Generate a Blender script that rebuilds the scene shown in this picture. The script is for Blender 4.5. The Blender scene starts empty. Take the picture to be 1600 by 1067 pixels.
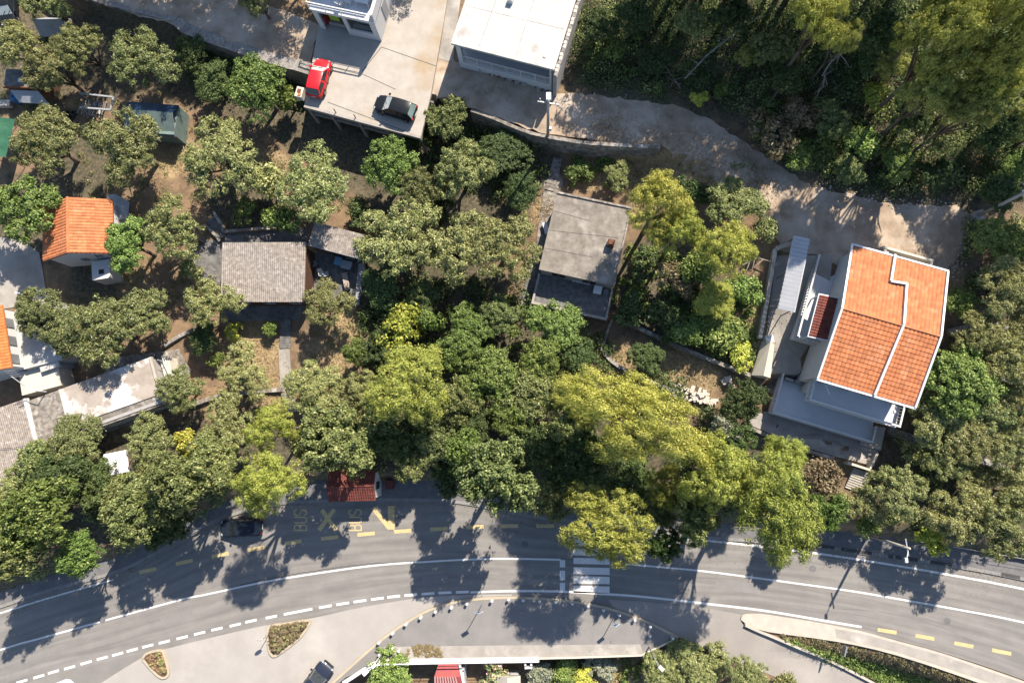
import bpy, bmesh, math, random
import numpy as np
from mathutils import Vector, Matrix, noise as mnoise
from mathutils.geometry import tessellate_polygon, delaunay_2d_cdt
R_ = random.Random(7)
NP = np.random.default_rng(11)
SC = bpy.context.scene
COL = SC.collection
rad = math.radians
# ---------------------------------------------------------------- camera, sky, sun, exposure
FPX = 24.0 / 36.0 * 1600
NADIR = Vector(((850 - 800) / FPX, -(675 - 533.5) / FPX, -1)).normalized()   # the pixel straight below the drone
ROT = NADIR.rotation_difference(Vector((0, 0, -1))).to_matrix()
def ray(px, py): return ROT @ Vector(((px - 800) / FPX, -(py - 533.5) / FPX, -1))
CAMZ = -66.7 * ray(900, 900).z
cam_d = bpy.data.cameras.new('camera'); cam_d.lens = 24; cam_d.sensor_width = 36
cam_d.clip_start = 1; cam_d.clip_end = 6000
cam = bpy.data.objects.new('camera', cam_d); COL.objects.link(cam)
cam.matrix_world = Matrix.Translation((0, 0, CAMZ)) @ ROT.to_4x4()
SC.camera = cam
SUN_EL, SUN_AZ = rad(46), math.atan2(.50, .866)
world = bpy.data.worlds.new('World'); SC.world = world; world.use_nodes = True
nt = world.node_tree
sky = nt.nodes.new('ShaderNodeTexSky'); sky.sky_type = 'NISHITA'; sky.sun_disc = False
sky.sun_elevation = SUN_EL; sky.sun_rotation = SUN_AZ; sky.air_density = 1.0; sky.dust_density = .6; sky.ozone_density = 1.5
nt.nodes['Background'].inputs['Strength'].default_value = 0.10
nt.links.new(sky.outputs[0], nt.nodes['Background'].inputs['Color'])
sun_d = bpy.data.lights.new('sun', 'SUN'); sun_d.energy = 5.0; sun_d.angle = rad(.53); sun_d.color = (1, .90, .77)
sun = bpy.data.objects.new('sun', sun_d); COL.objects.link(sun)
sv = Vector((math.sin(SUN_AZ) * math.cos(SUN_EL), math.cos(SUN_AZ) * math.cos(SUN_EL), math.sin(SUN_EL)))
sun.rotation_euler = sv.to_track_quat('Z', 'Y').to_euler(); sun.location = sv * 200
SC.view_settings.view_transform = 'Standard'; SC.view_settings.look = 'None'
SC.view_settings.exposure = 1.45; SC.view_settings.gamma = 1
SC.cycles.max_bounces = 6; SC.cycles.diffuse_bounces = 3; SC.cycles.glossy_bounces = 2
SC.cycles.transmission_bounces = 3; SC.cycles.transparent_max_bounces = 6
SC.cycles.caustics_reflective = False; SC.cycles.caustics_refractive = False
# ---------------------------------------------------------------- pixel of the photograph -> point of the place
def P(px, py, z=0.0):
    d = ray(px, py); t = (z - CAMZ) / d.z
    return Vector((d.x * t, d.y * t, z))
def sm(t): t = np.clip(t, 0, 1); return t * t * (3 - 2 * t)
def line(pts, z):
    q = np.array([P(a, b, z)[:2] for a, b in pts]); return q[:, 0], q[:, 1]
BACK = [(-300, 1010), (-80, 952), (0, 930), (76, 905), (177, 878), (228, 855), (300, 812), (364, 785), (440, 768), (500, 758), (612, 757),
        (720, 762), (823, 785), (863, 790), (1073, 818), (1273, 832), (1362, 843), (1500, 862), (1600, 882), (1900, 940)]
XN, YN = line(BACK, 0)
UP = [(-300, -120), (60, -25), (160, 8), (280, 44), (400, 82), (480, 106), (560, 122), (680, 152), (740, 172), (800, 195), (856, 213), (1032, 231),
      (1120, 262), (1200, 330), (1300, 385), (1450, 395), (1530, 350), (1700, 340)]
XU, YU = line(UP, 7)
sx, sy = line([(0, 10), (60, 10), (480, 100), (680, 150), (1030, 230), (1110, 260), (1240, 380), (1500, 400)], 7); SV = [1.5, 2.2, 2.8, 3.2, 2.4, .3, 0, 0]
XW, YW = line([(506, 1068), (540, 1056), (582, 1040), (600, 1034), (842, 1030), (1002, 1025), (1061, 996)], 0)
XB, YB = line([(1061, 996), (1110, 1000), (1160, 974), (1200, 985), (1306, 1000), (1402, 1022), (1544, 1069), (1900, 1190)], 0)
XR = [P(1165, 980).x, P(1430, 1050).x]
def hgt(x, y):
    x = np.asarray(x, float); y = np.asarray(y, float)
    yN = np.interp(x, XN, YN); yU = np.interp(x, XU, YU); st = np.interp(x, sx, SV)
    s = y - yN
    z = 1.5 * sm(s / 1.4) + (5.5 - st) * np.clip((s - 1.4) / (yU - yN - 1.4), 0, 1)
    z = z + sm((y - yU + .5) / .55) * st
    sl = np.interp(x, [P(850, 60, 7).x, P(950, 60, 7).x], [.07, .24])
    z = z + np.clip(y - yU - 7.5, 0, 260) * sl
    bump = .10 * np.sin(x * .9 + 1.3 * np.sin(y * .53)) * np.sin(y * .8 + x * .21) + .05 * np.sin(x * 2.3 + y * 1.1)
    z = z + bump * sm((s - 2) / 3)
    # south of the main road: the gardens below the railing and the side road that runs down
    zs = -2.6 * sm((x - XR[0]) / (XR[1] - XR[0]))
    south = np.where(x < XW[-1], np.where(x < XW[0], 0, -2.8 * sm((np.interp(x, XW, YW) - y) / .4)), 0)
    dB = np.interp(x, XB, YB) - y
    gard = -2.8 * sm((P(1190, 1050).x - x) / 7.0)
    yL = np.interp(x, *LEFTLINE)
    g2 = np.where(y < yL, gard * sm((yL - y) / 1.6), 0)
    south = np.where(x >= XW[-1], np.minimum(zs * sm(dB / 2.4), g2), south)
    for ring, cap in PADS:
        ins = np.zeros(x.shape, bool); j = len(ring) - 1
        for i in range(len(ring)):
            (xi, yi), (xj, yj) = ring[i], ring[j]; ins ^= ((yi > y) != (yj > y)) & (x < (xj - xi) * (y - yi) / (yj - yi + 1e-12) + xi); j = i
        z = np.where(ins, np.minimum(z, cap), z)
    return np.where(s > 0, z, south)
PADS = []
LEFTLINE = line([(1061, 994), (1106, 1013), (1134, 1026), (1195, 1048), (1250, 1072), (1330, 1110)], 0)
def H(x, y): return float(hgt(x, y))
def G(px, py, off=0.0):
    z = 3.0
    for _ in range(40):
        p = P(px, py, z + off); z += .5 * (H(p.x, p.y) - z)
    p = P(px, py, z + off)
    return Vector((p.x, p.y, H(p.x, p.y) + off))
# ---------------------------------------------------------------- materials
MATS = {}
def nod(t, ty, **kw):
    n = t.nodes.new(ty)
    for k, v in kw.items(): setattr(n, k, v)
    return n
def M(name, c1, c2=None, scale=3.0, c3=None, s3=.35, rough=.85, bump=.0, bscale=30, metal=0, spec=.3, lo=.35, hi=.65, detail=6, lo3=.55, hi3=.7):
    """colour c1/c2 mixed by noise in world position, large stains c3, fine bump"""
    kf = .8 if any(q in name for q in ('lamp_', 'paint_', 'skin', 'shirt', 'canvas')) else .58 if 'white' in name else .64
    if c2 is None: c2 = tuple(v * .85 for v in c1)
    c1, c2, c3 = [tuple(v * kf for v in c) if c else None for c in (c1, c2, c3)]
    m = bpy.data.materials.new(name); m.use_nodes = True; t = m.node_tree; b = t.nodes['Principled BSDF']
    b.inputs['Roughness'].default_value = rough; b.inputs['Metallic'].default_value = metal
    b.inputs['Specular IOR Level'].default_value = spec
    g = nod(t, 'ShaderNodeNewGeometry'); col = None
    def mixn(sc, lo, hi, a, bcol, det=detail):
        n = nod(t, 'ShaderNodeTexNoise'); n.inputs['Scale'].default_value = sc; n.inputs['Detail'].default_value = det; n.inputs['Roughness'].default_value = .62
        t.links.new(g.outputs['Position'], n.inputs['Vector'])
        r = nod(t, 'ShaderNodeMapRange'); r.inputs[1].default_value = lo; r.inputs[2].default_value = hi
        t.links.new(n.outputs['Fac'], r.inputs[0])
        x = nod(t, 'ShaderNodeMix', data_type='RGBA'); t.links.new(r.outputs[0], x.inputs[0])
        for s, c in ((6, a), (7, bcol)):
            if isinstance(c, tuple): x.inputs[s].default_value = (*c[:3], 1)
            else: t.links.new(c, x.inputs[s])
        return x.outputs[2]
    if c2 is None: c2 = tuple(v * .85 for v in c1)
    col = mixn(scale, lo, hi, c1, c2)
    if c3: col = mixn(s3, lo3, hi3, col, c3, 8)
    t.links.new(col, b.inputs['Base Color'])
    if bump:
        n = nod(t, 'ShaderNodeTexNoise'); n.inputs['Scale'].default_value = bscale; n.inputs['Detail'].default_value = 5
        t.links.new(g.outputs['Position'], n.inputs['Vector'])
        bp = nod(t, 'ShaderNodeBump'); bp.inputs['Strength'].default_value = bump; bp.inputs['Distance'].default_value = .05
        t.links.new(n.outputs['Fac'], bp.inputs['Height']); t.links.new(bp.outputs[0], b.inputs['Normal'])
    MATS[name] = m; return m
def LEAF(name, c1, c2, c3=None, trans=.26, rough=.6):
    kf = 1.7 if 'pine' in name else .95 if 'dark' in name else .8 if name in ('straw', 'leaf_dry', 'leaf_pale') else 1.32
    c1, c2, c3 = [tuple(v * kf for v in c) if c else None for c in (c1, c2, c3)]
    m = bpy.data.materials.new(name); m.use_nodes = True; t = m.node_tree; b = t.nodes['Principled BSDF']
    b.inputs['Roughness'].default_value = rough; b.inputs['Specular IOR Level'].default_value = .25
    g = nod(t, 'ShaderNodeNewGeometry'); oi = nod(t, 'ShaderNodeObjectInfo')
    cr = nod(t, 'ShaderNodeValToRGB'); e = cr.color_ramp.elements
    e[0].position = 0; e[0].color = (*c1, 1); e[1].position = .8; e[1].color = (*c2, 1)
    if c3: k = e.new(.97); k.color = (*c3, 1)
    t.links.new(g.outputs['Random Per Island'], cr.inputs[0])
    hv = nod(t, 'ShaderNodeHueSaturation')
    mr = nod(t, 'ShaderNodeMapRange'); mr.inputs[3].default_value = .74; mr.inputs[4].default_value = 1.2
    t.links.new(oi.outputs['Random'], mr.inputs[0]); t.links.new(mr.outputs[0], hv.inputs['Value'])
    mh = nod(t, 'ShaderNodeMapRange'); mh.inputs[3].default_value = .482; mh.inputs[4].default_value = .515
    w = nod(t, 'ShaderNodeTexWhiteNoise', noise_dimensions='1D'); t.links.new(oi.outputs['Random'], w.inputs[1])
    t.links.new(w.outputs[0], mh.inputs[0]); t.links.new(mh.outputs[0], hv.inputs['Hue'])
    t.links.new(cr.outputs[0], hv.inputs['Color']); t.links.new(hv.outputs[0], b.inputs['Base Color'])
    tr = nod(t, 'ShaderNodeBsdfTranslucent'); t.links.new(hv.outputs[0], tr.inputs[0])
    mx = nod(t, 'ShaderNodeMixShader'); mx.inputs[0].default_value = trans
    t.links.new(b.outputs[0], mx.inputs[1]); t.links.new(tr.outputs[0], mx.inputs[2])
    t.links.new(mx.outputs[0], t.nodes['Material Output'].inputs[0])
    MATS[name] = m; return m
# ---------------------------------------------------------------- mesh builder
def tag(o, label=None, cat=None, group=None, kind=None):
    if label: o['label'] = label
    if cat: o['category'] = cat
    if group: o['group'] = group
    if kind: o['kind'] = kind
    return o
def attach(o, parent, world):
    if parent is not None:
        o.parent = parent
        if world: o.matrix_parent_inverse = parent.matrix_basis.inverted()
def link(name, me, mat, parent=None, world=False):
    o = bpy.data.objects.new(name, me); COL.objects.link(o)
    if mat is not None and len(me.materials) == 0: me.materials.append(MATS[mat] if isinstance(mat, str) else mat)
    attach(o, parent, world); return o
def thing(name, label, cat, loc=(0, 0, 0), rz=0.0, group=None, kind=None):
    o = bpy.data.objects.new(name, None); COL.objects.link(o)
    o.location = loc; o.rotation_euler = (0, 0, rz); o.empty_display_size = .2
    o.matrix_basis = Matrix.Translation(loc) @ Matrix.Rotation(rz, 4, 'Z')
    return tag(o, label, cat, group, kind)
class MB:
    def __init__(s): s.v = []; s.f = []; s.uv = None
    def add(s, vs, fs):
        n = len(s.v); s.v += [tuple(v) for v in vs]; s.f += [tuple(i + n for i in f) for f in fs]; return s
    def box(s, x0, x1, y0, y1, z0, z1):
        return s.add([(x0, y0, z0), (x1, y0, z0), (x1, y1, z0), (x0, y1, z0), (x0, y0, z1), (x1, y0, z1), (x1, y1, z1), (x0, y1, z1)],
                     [(3, 2, 1, 0), (4, 5, 6, 7), (0, 1, 5, 4), (1, 2, 6, 5), (2, 3, 7, 6), (3, 0, 4, 7)])
    def cbox(s, c, sz, rz=0, top=1.0):
        x, y, z = [v / 2 for v in sz]; ca, sa = math.cos(rz), math.sin(rz); vs = []
        for k, zz in ((1, -z), (top, z)):
            for a, b in ((-x, -y), (x, -y), (x, y), (-x, y)): vs.append((c[0] + (a * ca - b * sa) * k, c[1] + (a * sa + b * ca) * k, c[2] + zz))
        return s.add(vs, [(3, 2, 1, 0), (4, 5, 6, 7), (0, 1, 5, 4), (1, 2, 6, 5), (2, 3, 7, 6), (3, 0, 4, 7)])
    def bar(s, a, b, w, hh):
        a, b = Vector(a), Vector(b); d = b - a; L = d.length; d.normalize()
        u = d.cross(Vector((0, 0, 1)));
        if u.length < 1e-4: u = Vector((1, 0, 0))
        u.normalize(); n = u.cross(d); vs = []
        for p in (a, b):
            for i, j in ((-1, -1), (1, -1), (1, 1), (-1, 1)): vs.append(p + u * (i * w / 2) + n * (j * hh / 2))
        return s.add(vs, [(0, 1, 2, 3), (7, 6, 5, 4), (1, 0, 4, 5), (2, 1, 5, 6), (3, 2, 6, 7), (0, 3, 7, 4)])
    def prism(s, pts, z0, z1):
        a = sum(pts[i][0] * pts[(i + 1) % len(pts)][1] - pts[(i + 1) % len(pts)][0] * pts[i][1] for i in range(len(pts)))
        if a < 0: pts = pts[::-1]
        n = len(pts); vs = [(p[0], p[1], z0) for p in pts] + [(p[0], p[1], z1) for p in pts]
        fs = [tuple(range(n, 2 * n)), tuple(range(n - 1, -1, -1))] + [(i, (i + 1) % n, n + (i + 1) % n, n + i) for i in range(n)]
        return s.add(vs, fs)
    def tube(s, pts, r, n=6, cap=True):
        pts = [Vector(p) for p in pts]; rs = r if isinstance(r, (list, tuple)) else [r] * len(pts); vs = []; fs = []
        for i, p in enumerate(pts):
            d = (pts[min(i + 1, len(pts) - 1)] - pts[max(i - 1, 0)]).normalized()
            u = d.cross(Vector((0, 0, 1)) if abs(d.z) < .95 else Vector((1, 0, 0))).normalized(); w = d.cross(u)
            for k in range(n):
                a = 2 * math.pi * k / n; vs.append(p + (u * math.cos(a) + w * math.sin(a)) * rs[i])
        for i in range(len(pts) - 1):
            for k in range(n): fs.append((i * n + k, i * n + (k + 1) % n, (i + 1) * n + (k + 1) % n, (i + 1) * n + k))
        if cap: fs += [tuple(range(n - 1, -1, -1)), tuple(range((len(pts) - 1) * n, len(pts) * n))]
        return s.add(vs, fs)
    def lathe(s, prof, c=(0, 0, 0), n=12):
        vs = [];
        for r, z in prof:
            for k in range(n): a = 2 * math.pi * k / n; vs.append((c[0] + r * math.cos(a), c[1] + r * math.sin(a), c[2] + z))
        fs = [(i * n + k, i * n + (k + 1) % n, (i + 1) * n + (k + 1) % n, (i + 1) * n + k) for i in range(len(prof) - 1) for k in range(n)]
        fs += [tuple(range(n - 1, -1, -1)), tuple(range((len(prof) - 1) * n, len(prof) * n))]
        return s.add(vs, fs)
    def mesh(s, name, smooth=False):
        me = bpy.data.meshes.new(name); me.from_pydata(s.v, [], s.f); me.validate()
        bm = bmesh.new(); bm.from_mesh(me); bmesh.ops.recalc_face_normals(bm, faces=bm.faces); bm.to_mesh(me); bm.free()
        if smooth: me.polygons.foreach_set('use_smooth', [True] * len(me.polygons))
        return me
    def build(s, name, mat, parent=None, world=False, smooth=False):
        return link(name, s.mesh(name, smooth), mat, parent, world)
def npmesh(name, V, F):
    """V (n,3), F (m,k) constant k -> mesh, fast"""
    me = bpy.data.meshes.new(name); V = np.asarray(V, np.float32); F = np.asarray(F, np.int32); m, k = F.shape
    me.vertices.add(len(V)); me.vertices.foreach_set('co', V.ravel())
    me.loops.add(m * k); me.loops.foreach_set('vertex_index', F.ravel())
    me.polygons.add(m); me.polygons.foreach_set('loop_start', np.arange(m, dtype=np.int32) * k)
    me.update(calc_edges=True); return me
def smooth_px(pts, n=6):
    pts = [Vector((a, b)) for a, b in pts]; out = []
    for i in range(len(pts) - 1):
        p0 = pts[max(i - 1, 0)]; p1 = pts[i]; p2 = pts[i + 1]; p3 = pts[min(i + 2, len(pts) - 1)]
        for k in range(n):
            t = k / n
            out.append(.5 * ((2 * p1) + (p2 - p0) * t + (2 * p0 - 5 * p1 + 4 * p2 - p3) * t * t + (3 * p1 - p0 - 3 * p2 + p3) * t ** 3))
    out.append(pts[-1]); return [(p.x, p.y) for p in out]
def px2w(pts, z): return [P(a, b, z) for a, b in pts]
def offs(pts, d):
    out = []
    for i, p in enumerate(pts):
        t = (Vector(pts[min(i + 1, len(pts) - 1)][:2]) - Vector(pts[max(i - 1, 0)][:2])).normalized()
        out.append((p[0] - t.y * d, p[1] + t.x * d))
    return out
def ribbon(pts, w, z, zf=None):
    L = offs(pts, w / 2); Rr = offs(pts, -w / 2); n = len(pts); b = MB()
    b.add([(p[0], p[1], z if zf is None else zf(p[0], p[1]) + z) for p in Rr + L], [(i, i + 1, n + i + 1, n + i) for i in range(n - 1)])
    return b
def wall_strip(pts, w, z0, z1):
    """solid wall following pts (x,y,[z]); z0/z1 numbers or functions of (x,y)"""
    L = offs(pts, w / 2); Rr = offs(pts, -w / 2); n = len(pts); vs = []
    for q in (Rr, L):
        for zz in (z0, z1):
            for c, p in zip(pts, q): vs.append((p[0], p[1], zz(c[0], c[1]) if callable(zz) else zz))
    fs = []
    for i in range(n - 1):
        a, b_, c, d = i, n + i, 2 * n + i, 3 * n + i
        fs += [(a, a + 1, b_ + 1, b_), (c + 1, c, d, d + 1), (b_, b_ + 1, d + 1, d), (a + 1, a, c, c + 1)]
    fs += [(0, n, 3 * n, 2 * n), (n - 1, 3 * n - 1, 4 * n - 1, 2 * n - 1)]
    return MB().add(vs, fs)
def flat(pxs, z, thick=0):
    w = px2w(pxs, z); b = MB()
    if thick: return b.prism([(p.x, p.y) for p in w], z - thick, z)
    tri = tessellate_polygon([[Vector((p.x, p.y, 0)) for p in w]])
    return b.add([(p.x, p.y, z) for p in w], tri)
def drape(pxs, off, step=.6, jit=0.0, seed=1, pxz=None):
    """polygon given in photo pixels laid over the terrain"""
    rr = random.Random(seed); w = [G(a, b) if pxz is None else P(a, b, pxz) for a, b in pxs]; ring = []
    for i, p in enumerate(w):
        q = w[(i + 1) % len(w)]; k = max(1, int((q - p).length / step))
        for j in range(k):
            a = p.lerp(q, j / k); ring.append(Vector((a.x + rr.uniform(-jit, jit), a.y + rr.uniform(-jit, jit))))
    xs = [p.x for p in ring]; ys = [p.y for p in ring]; pts = list(ring)
    ed = [(i, (i + 1) % len(ring)) for i in range(len(ring))]
    x = min(xs)
    while x < max(xs):
        y = min(ys)
        while y < max(ys): pts.append(Vector((x + rr.uniform(-.1, .1), y + rr.uniform(-.1, .1)))); y += step
        x += step
    v, e, f, *_ = delaunay_2d_cdt(pts, ed, [list(range(len(ring)))], 1, 1e-4)
    hz = hgt([p.x for p in v], [p.y for p in v])
    return MB().add([(p.x, p.y, float(z) + off) for p, z in zip(v, hz)], f)
class Frame:
    """rectangle from three photo pixels at height z: origin, end of x side, end of y side"""
    def __init__(s, o, a, b, z):
        s.o = P(*o, z); A = P(*a, z); B = P(*b, z); d = (A - s.o); s.W = d.length; s.rz = math.atan2(d.y, d.x); s.z = z
        n = Vector((-d.y, d.x, 0)).normalized(); s.L = (B - s.o).dot(n)
    def w(s, u, v, z=None):
        c, q = math.cos(s.rz), math.sin(s.rz); return Vector((s.o.x + u * c - v * q, s.o.y + u * q + v * c, s.z if z is None else z))
    def inv(s, p):
        d = Vector((p[0] - s.o.x, p[1] - s.o.y)); c, q = math.cos(s.rz), math.sin(s.rz); return (d.x * c + d.y * q, -d.x * q + d.y * c)
# ---------------------------------------------------------------- surfaces
M('soil', (.27, .18, .108), (.15, .104, .064), 1.3, c3=(.34, .235, .12), s3=.22, rough=.95, bump=.6, bscale=9)
M('dirt', (.41, .315, .23), (.285, .215, .152), 1.1, c3=(.50, .42, .335), s3=.28, rough=.95, bump=.5, bscale=14, lo3=.45, hi3=.62)
M('asphalt_lot', (.38, .355, .325), (.34, .315, .29), .5, c3=(.44, .41, .375), s3=.12, bump=.12, bscale=60)
M('asphalt_court', (.24, .225, .215), (.20, .19, .183), .6, c3=(.28, .26, .245), s3=.25, bump=.15, bscale=60)
M('asphalt_side', (.30, .275, .25), (.265, .245, .225), .5, c3=(.34, .31, .28), s3=.15, bump=.12, bscale=60)
M('pavement', (.17, .165, .165), (.13, .127, .13), 1.5, c3=(.21, .20, .195), s3=.3, bump=.15, bscale=40)
M('concrete', (.38, .35, .31), (.30, .275, .245), .9, c3=(.50, .47, .43), s3=.25, bump=.15, bscale=25)
M('concrete_deck', (.44, .40, .35), (.37, .33, .28), .8, c3=(.36, .265, .16), s3=.16, bump=.12, bscale=30, lo3=.56, hi3=.72)
M('concrete_old', (.31, .275, .235), (.145, .128, .11), 2.6, c3=(.46, .43, .39), s3=1.1, bump=.3, bscale=18, lo3=.53, hi3=.66, lo=.4, hi=.62)
M('concrete_dark', (.21, .205, .195), (.10, .098, .094), 2.4, c3=(.25, .24, .225), s3=.4, bump=.3, bscale=18)
M('concrete_pale', (.50, .455, .39), (.42, .38, .325), 1.2, rough=.9, bump=.2, bscale=20)
M('roof_slab', (.40, .35, .30), (.30, .25, .21), .9, c3=(.66, .64, .62), s3=.33, lo3=.47, hi3=.57, bump=.2, bscale=14)
M('white_roof', (.58, .565, .54), (.50, .485, .46), .9, c3=(.38, .355, .32), s3=.45, lo3=.56, hi3=.76, bump=.08, bscale=12)
M('white_wall', (.74, .73, .71), (.70, .69, .67), 1.0, c3=(.62, .61, .59), s3=.4, lo3=.6, hi3=.8, rough=.9)
M('cream_wall', (.62, .57, .47), (.57, .52, .43), 1.0, rough=.9)
M('grey_render', (.40, .39, .38), (.33, .32, .31), 1.5, rough=.9, bump=.2)
M('stone', (.36, .33, .30), (.20, .185, .17), 4.0, c3=(.44, .41, .37), s3=1.4, bump=1.0, bscale=7)
M('stone_pale', (.68, .62, .55), (.52, .46, .40), 4.0, bump=.6, bscale=7)
M('kerb', (.46, .39, .28), (.40, .34, .25), 1.2, c3=(.52, .44, .32), s3=.6)
M('kerb_grey', (.27, .26, .25), (.20, .195, .19), 1.5)
M('tile', (.55, .205, .085), (.47, .155, .06), 2.2, c3=(.58, .25, .125), s3=.8, rough=.8)
M('tile_dark', (.20, .055, .04), (.15, .042, .032), 2.0, rough=.85)
M('fibre_cement', (.36, .315, .275), (.20, .175, .155), 3.2, c3=(.47, .42, .37), s3=2.4, lo3=.55, hi3=.68, rough=.95, bump=.2)
M('metal_sheet', (.56, .57, .59), (.50, .51, .53), .8, rough=.55)
M('metal_grey', (.35, .36, .37), (.28, .29, .30), 2, rough=.5, metal=.5)
M('galvanised', (.55, .55, .55), (.45, .45, .45), 3, rough=.45, metal=.6)
M('white_metal', (.80, .80, .80), (.76, .76, .76), 2, rough=.4)
M('white_paint', (.78, .77, .75), (.70, .69, .67), 2.5, c3=(.45, .43, .40), s3=3.5, lo3=.62, hi3=.72)
M('yellow_paint', (.60, .46, .23), (.50, .39, .20), 2.5, c3=(.38, .32, .20), s3=3.0, lo3=.58, hi3=.7)
M('dark', (.03, .03, .032), (.022, .022, .024), 2, rough=.8)
M('crack', (.07, .068, .066), (.05, .05, .05), 3)
M('brown', (.12, .06, .035), (.08, .042, .026), 3, rough=.85)
M('wood', (.27, .18, .10), (.19, .125, .07), 5, rough=.8)
M('bark', (.17, .125, .09), (.10, .075, .055), 6, bump=.6, bscale=12)
M('dead_wood', (.42, .36, .30), (.30, .25, .21), 6, bump=.5, bscale=12)
M('floor_tile', (.72, .725, .74), (.66, .665, .68), 1.4, rough=.55)
M('glass', (.03, .045, .05), (.02, .03, .035), 1.5, rough=.06, spec=.6)
M('tarp_blue', (.015, .05, .11), (.012, .038, .085), 2, rough=.55)
M('tarp_green', (.04, .15, .08), (.02, .085, .045), 9, rough=.6)
M('tarp_grey', (.36, .38, .40), (.28, .30, .32), 2, rough=.6)
M('sheet_green', (.20, .27, .25), (.15, .21, .20), 1.5, rough=.35)
M('blue', (.03, .16, .36), (.025, .13, .30), 2, rough=.5)
M('cyan', (.16, .36, .46), (.13, .30, .40), 2, rough=.5)
M('red_plastic', (.45, .03, .03), (.38, .025, .025), 2, rough=.4)
M('lime', (.35, .50, .05), (.30, .42, .04), 4, rough=.7)
M('rust', (.22, .085, .04), (.15, .06, .03), 4, rough=.9)
M('canvas', (.82, .82, .83), (.78, .78, .79), 1, rough=.75)
M('red_brown', (.17, .05, .045), (.13, .04, .036), 3, rough=.8)
M('stripe_red', (.36, .075, .07), (.30, .06, .06), 3, rough=.6)
M('rubble', (.66, .58, .50), (.48, .41, .35), 7, bump=.5, bscale=9)
M('orange', (.60, .20, .06), (.52, .17, .05), 3)
M('leaf_litter', (.14, .09, .055), (.085, .058, .036), 1.5, c3=(.21, .14, .085), s3=.5, rough=.95, bump=.6, bscale=10)
M('ruin_roof', (.27, .24, .205), (.165, .146, .124), 1.5, c3=(.37, .34, .30), s3=.55, lo3=.52, hi3=.68, bump=.3, bscale=18)
M('pale_red', (.55, .34, .31), (.48, .28, .26), 3)
def tile_tones(name, lo, hi):
    t = MATS[name].node_tree; b = t.nodes['Principled BSDF']; src = b.inputs['Base Color'].links[0].from_socket; g = nod(t, 'ShaderNodeNewGeometry'); r = nod(t, 'ShaderNodeMapRange'); r.inputs[3].default_value = lo; r.inputs[4].default_value = hi
    t.links.new(g.outputs['Random Per Island'], r.inputs[0]); h = nod(t, 'ShaderNodeHueSaturation'); t.links.new(r.outputs[0], h.inputs['Value']); t.links.new(src, h.inputs['Color']); t.links.new(h.outputs[0], b.inputs['Base Color'])
for q in ('tile', 'tile_dark', 'orange'): tile_tones(q, .78, 1.16)
# the carriageway: lane wear runs along the road, through the uv of the strip
def road_material():
    m = M('asphalt', (.255, .24, .222), (.225, .212, .198), .7, c3=(.28, .264, .245), s3=.15, bump=.12, bscale=70)
    t = m.node_tree; b = t.nodes['Principled BSDF']; src = b.inputs['Base Color'].links[0].from_socket
    uv = nod(t, 'ShaderNodeUVMap', uv_map='UVMap'); mp = nod(t, 'ShaderNodeMapping'); mp.inputs['Scale'].default_value = (1.2, 16, 1)
    t.links.new(uv.outputs[0], mp.inputs[0])
    n = nod(t, 'ShaderNodeTexNoise'); n.inputs['Scale'].default_value = 1.0; n.inputs['Detail'].default_value = 4
    t.links.new(mp.outputs[0], n.inputs['Vector'])
    r = nod(t, 'ShaderNodeMapRange'); r.inputs[1].default_value = .35; r.inputs[2].default_value = .68; t.links.new(n.outputs['Fac'], r.inputs[0])
    x = nod(t, 'ShaderNodeMix', data_type='RGBA', blend_type='MULTIPLY'); x.inputs[7].default_value = (.72, .72, .725, 1)
    t.links.new(r.outputs[0], x.inputs[0]); t.links.new(src, x.inputs[6]); t.links.new(x.outputs[2], b.inputs['Base Color'])
road_material()
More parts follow.
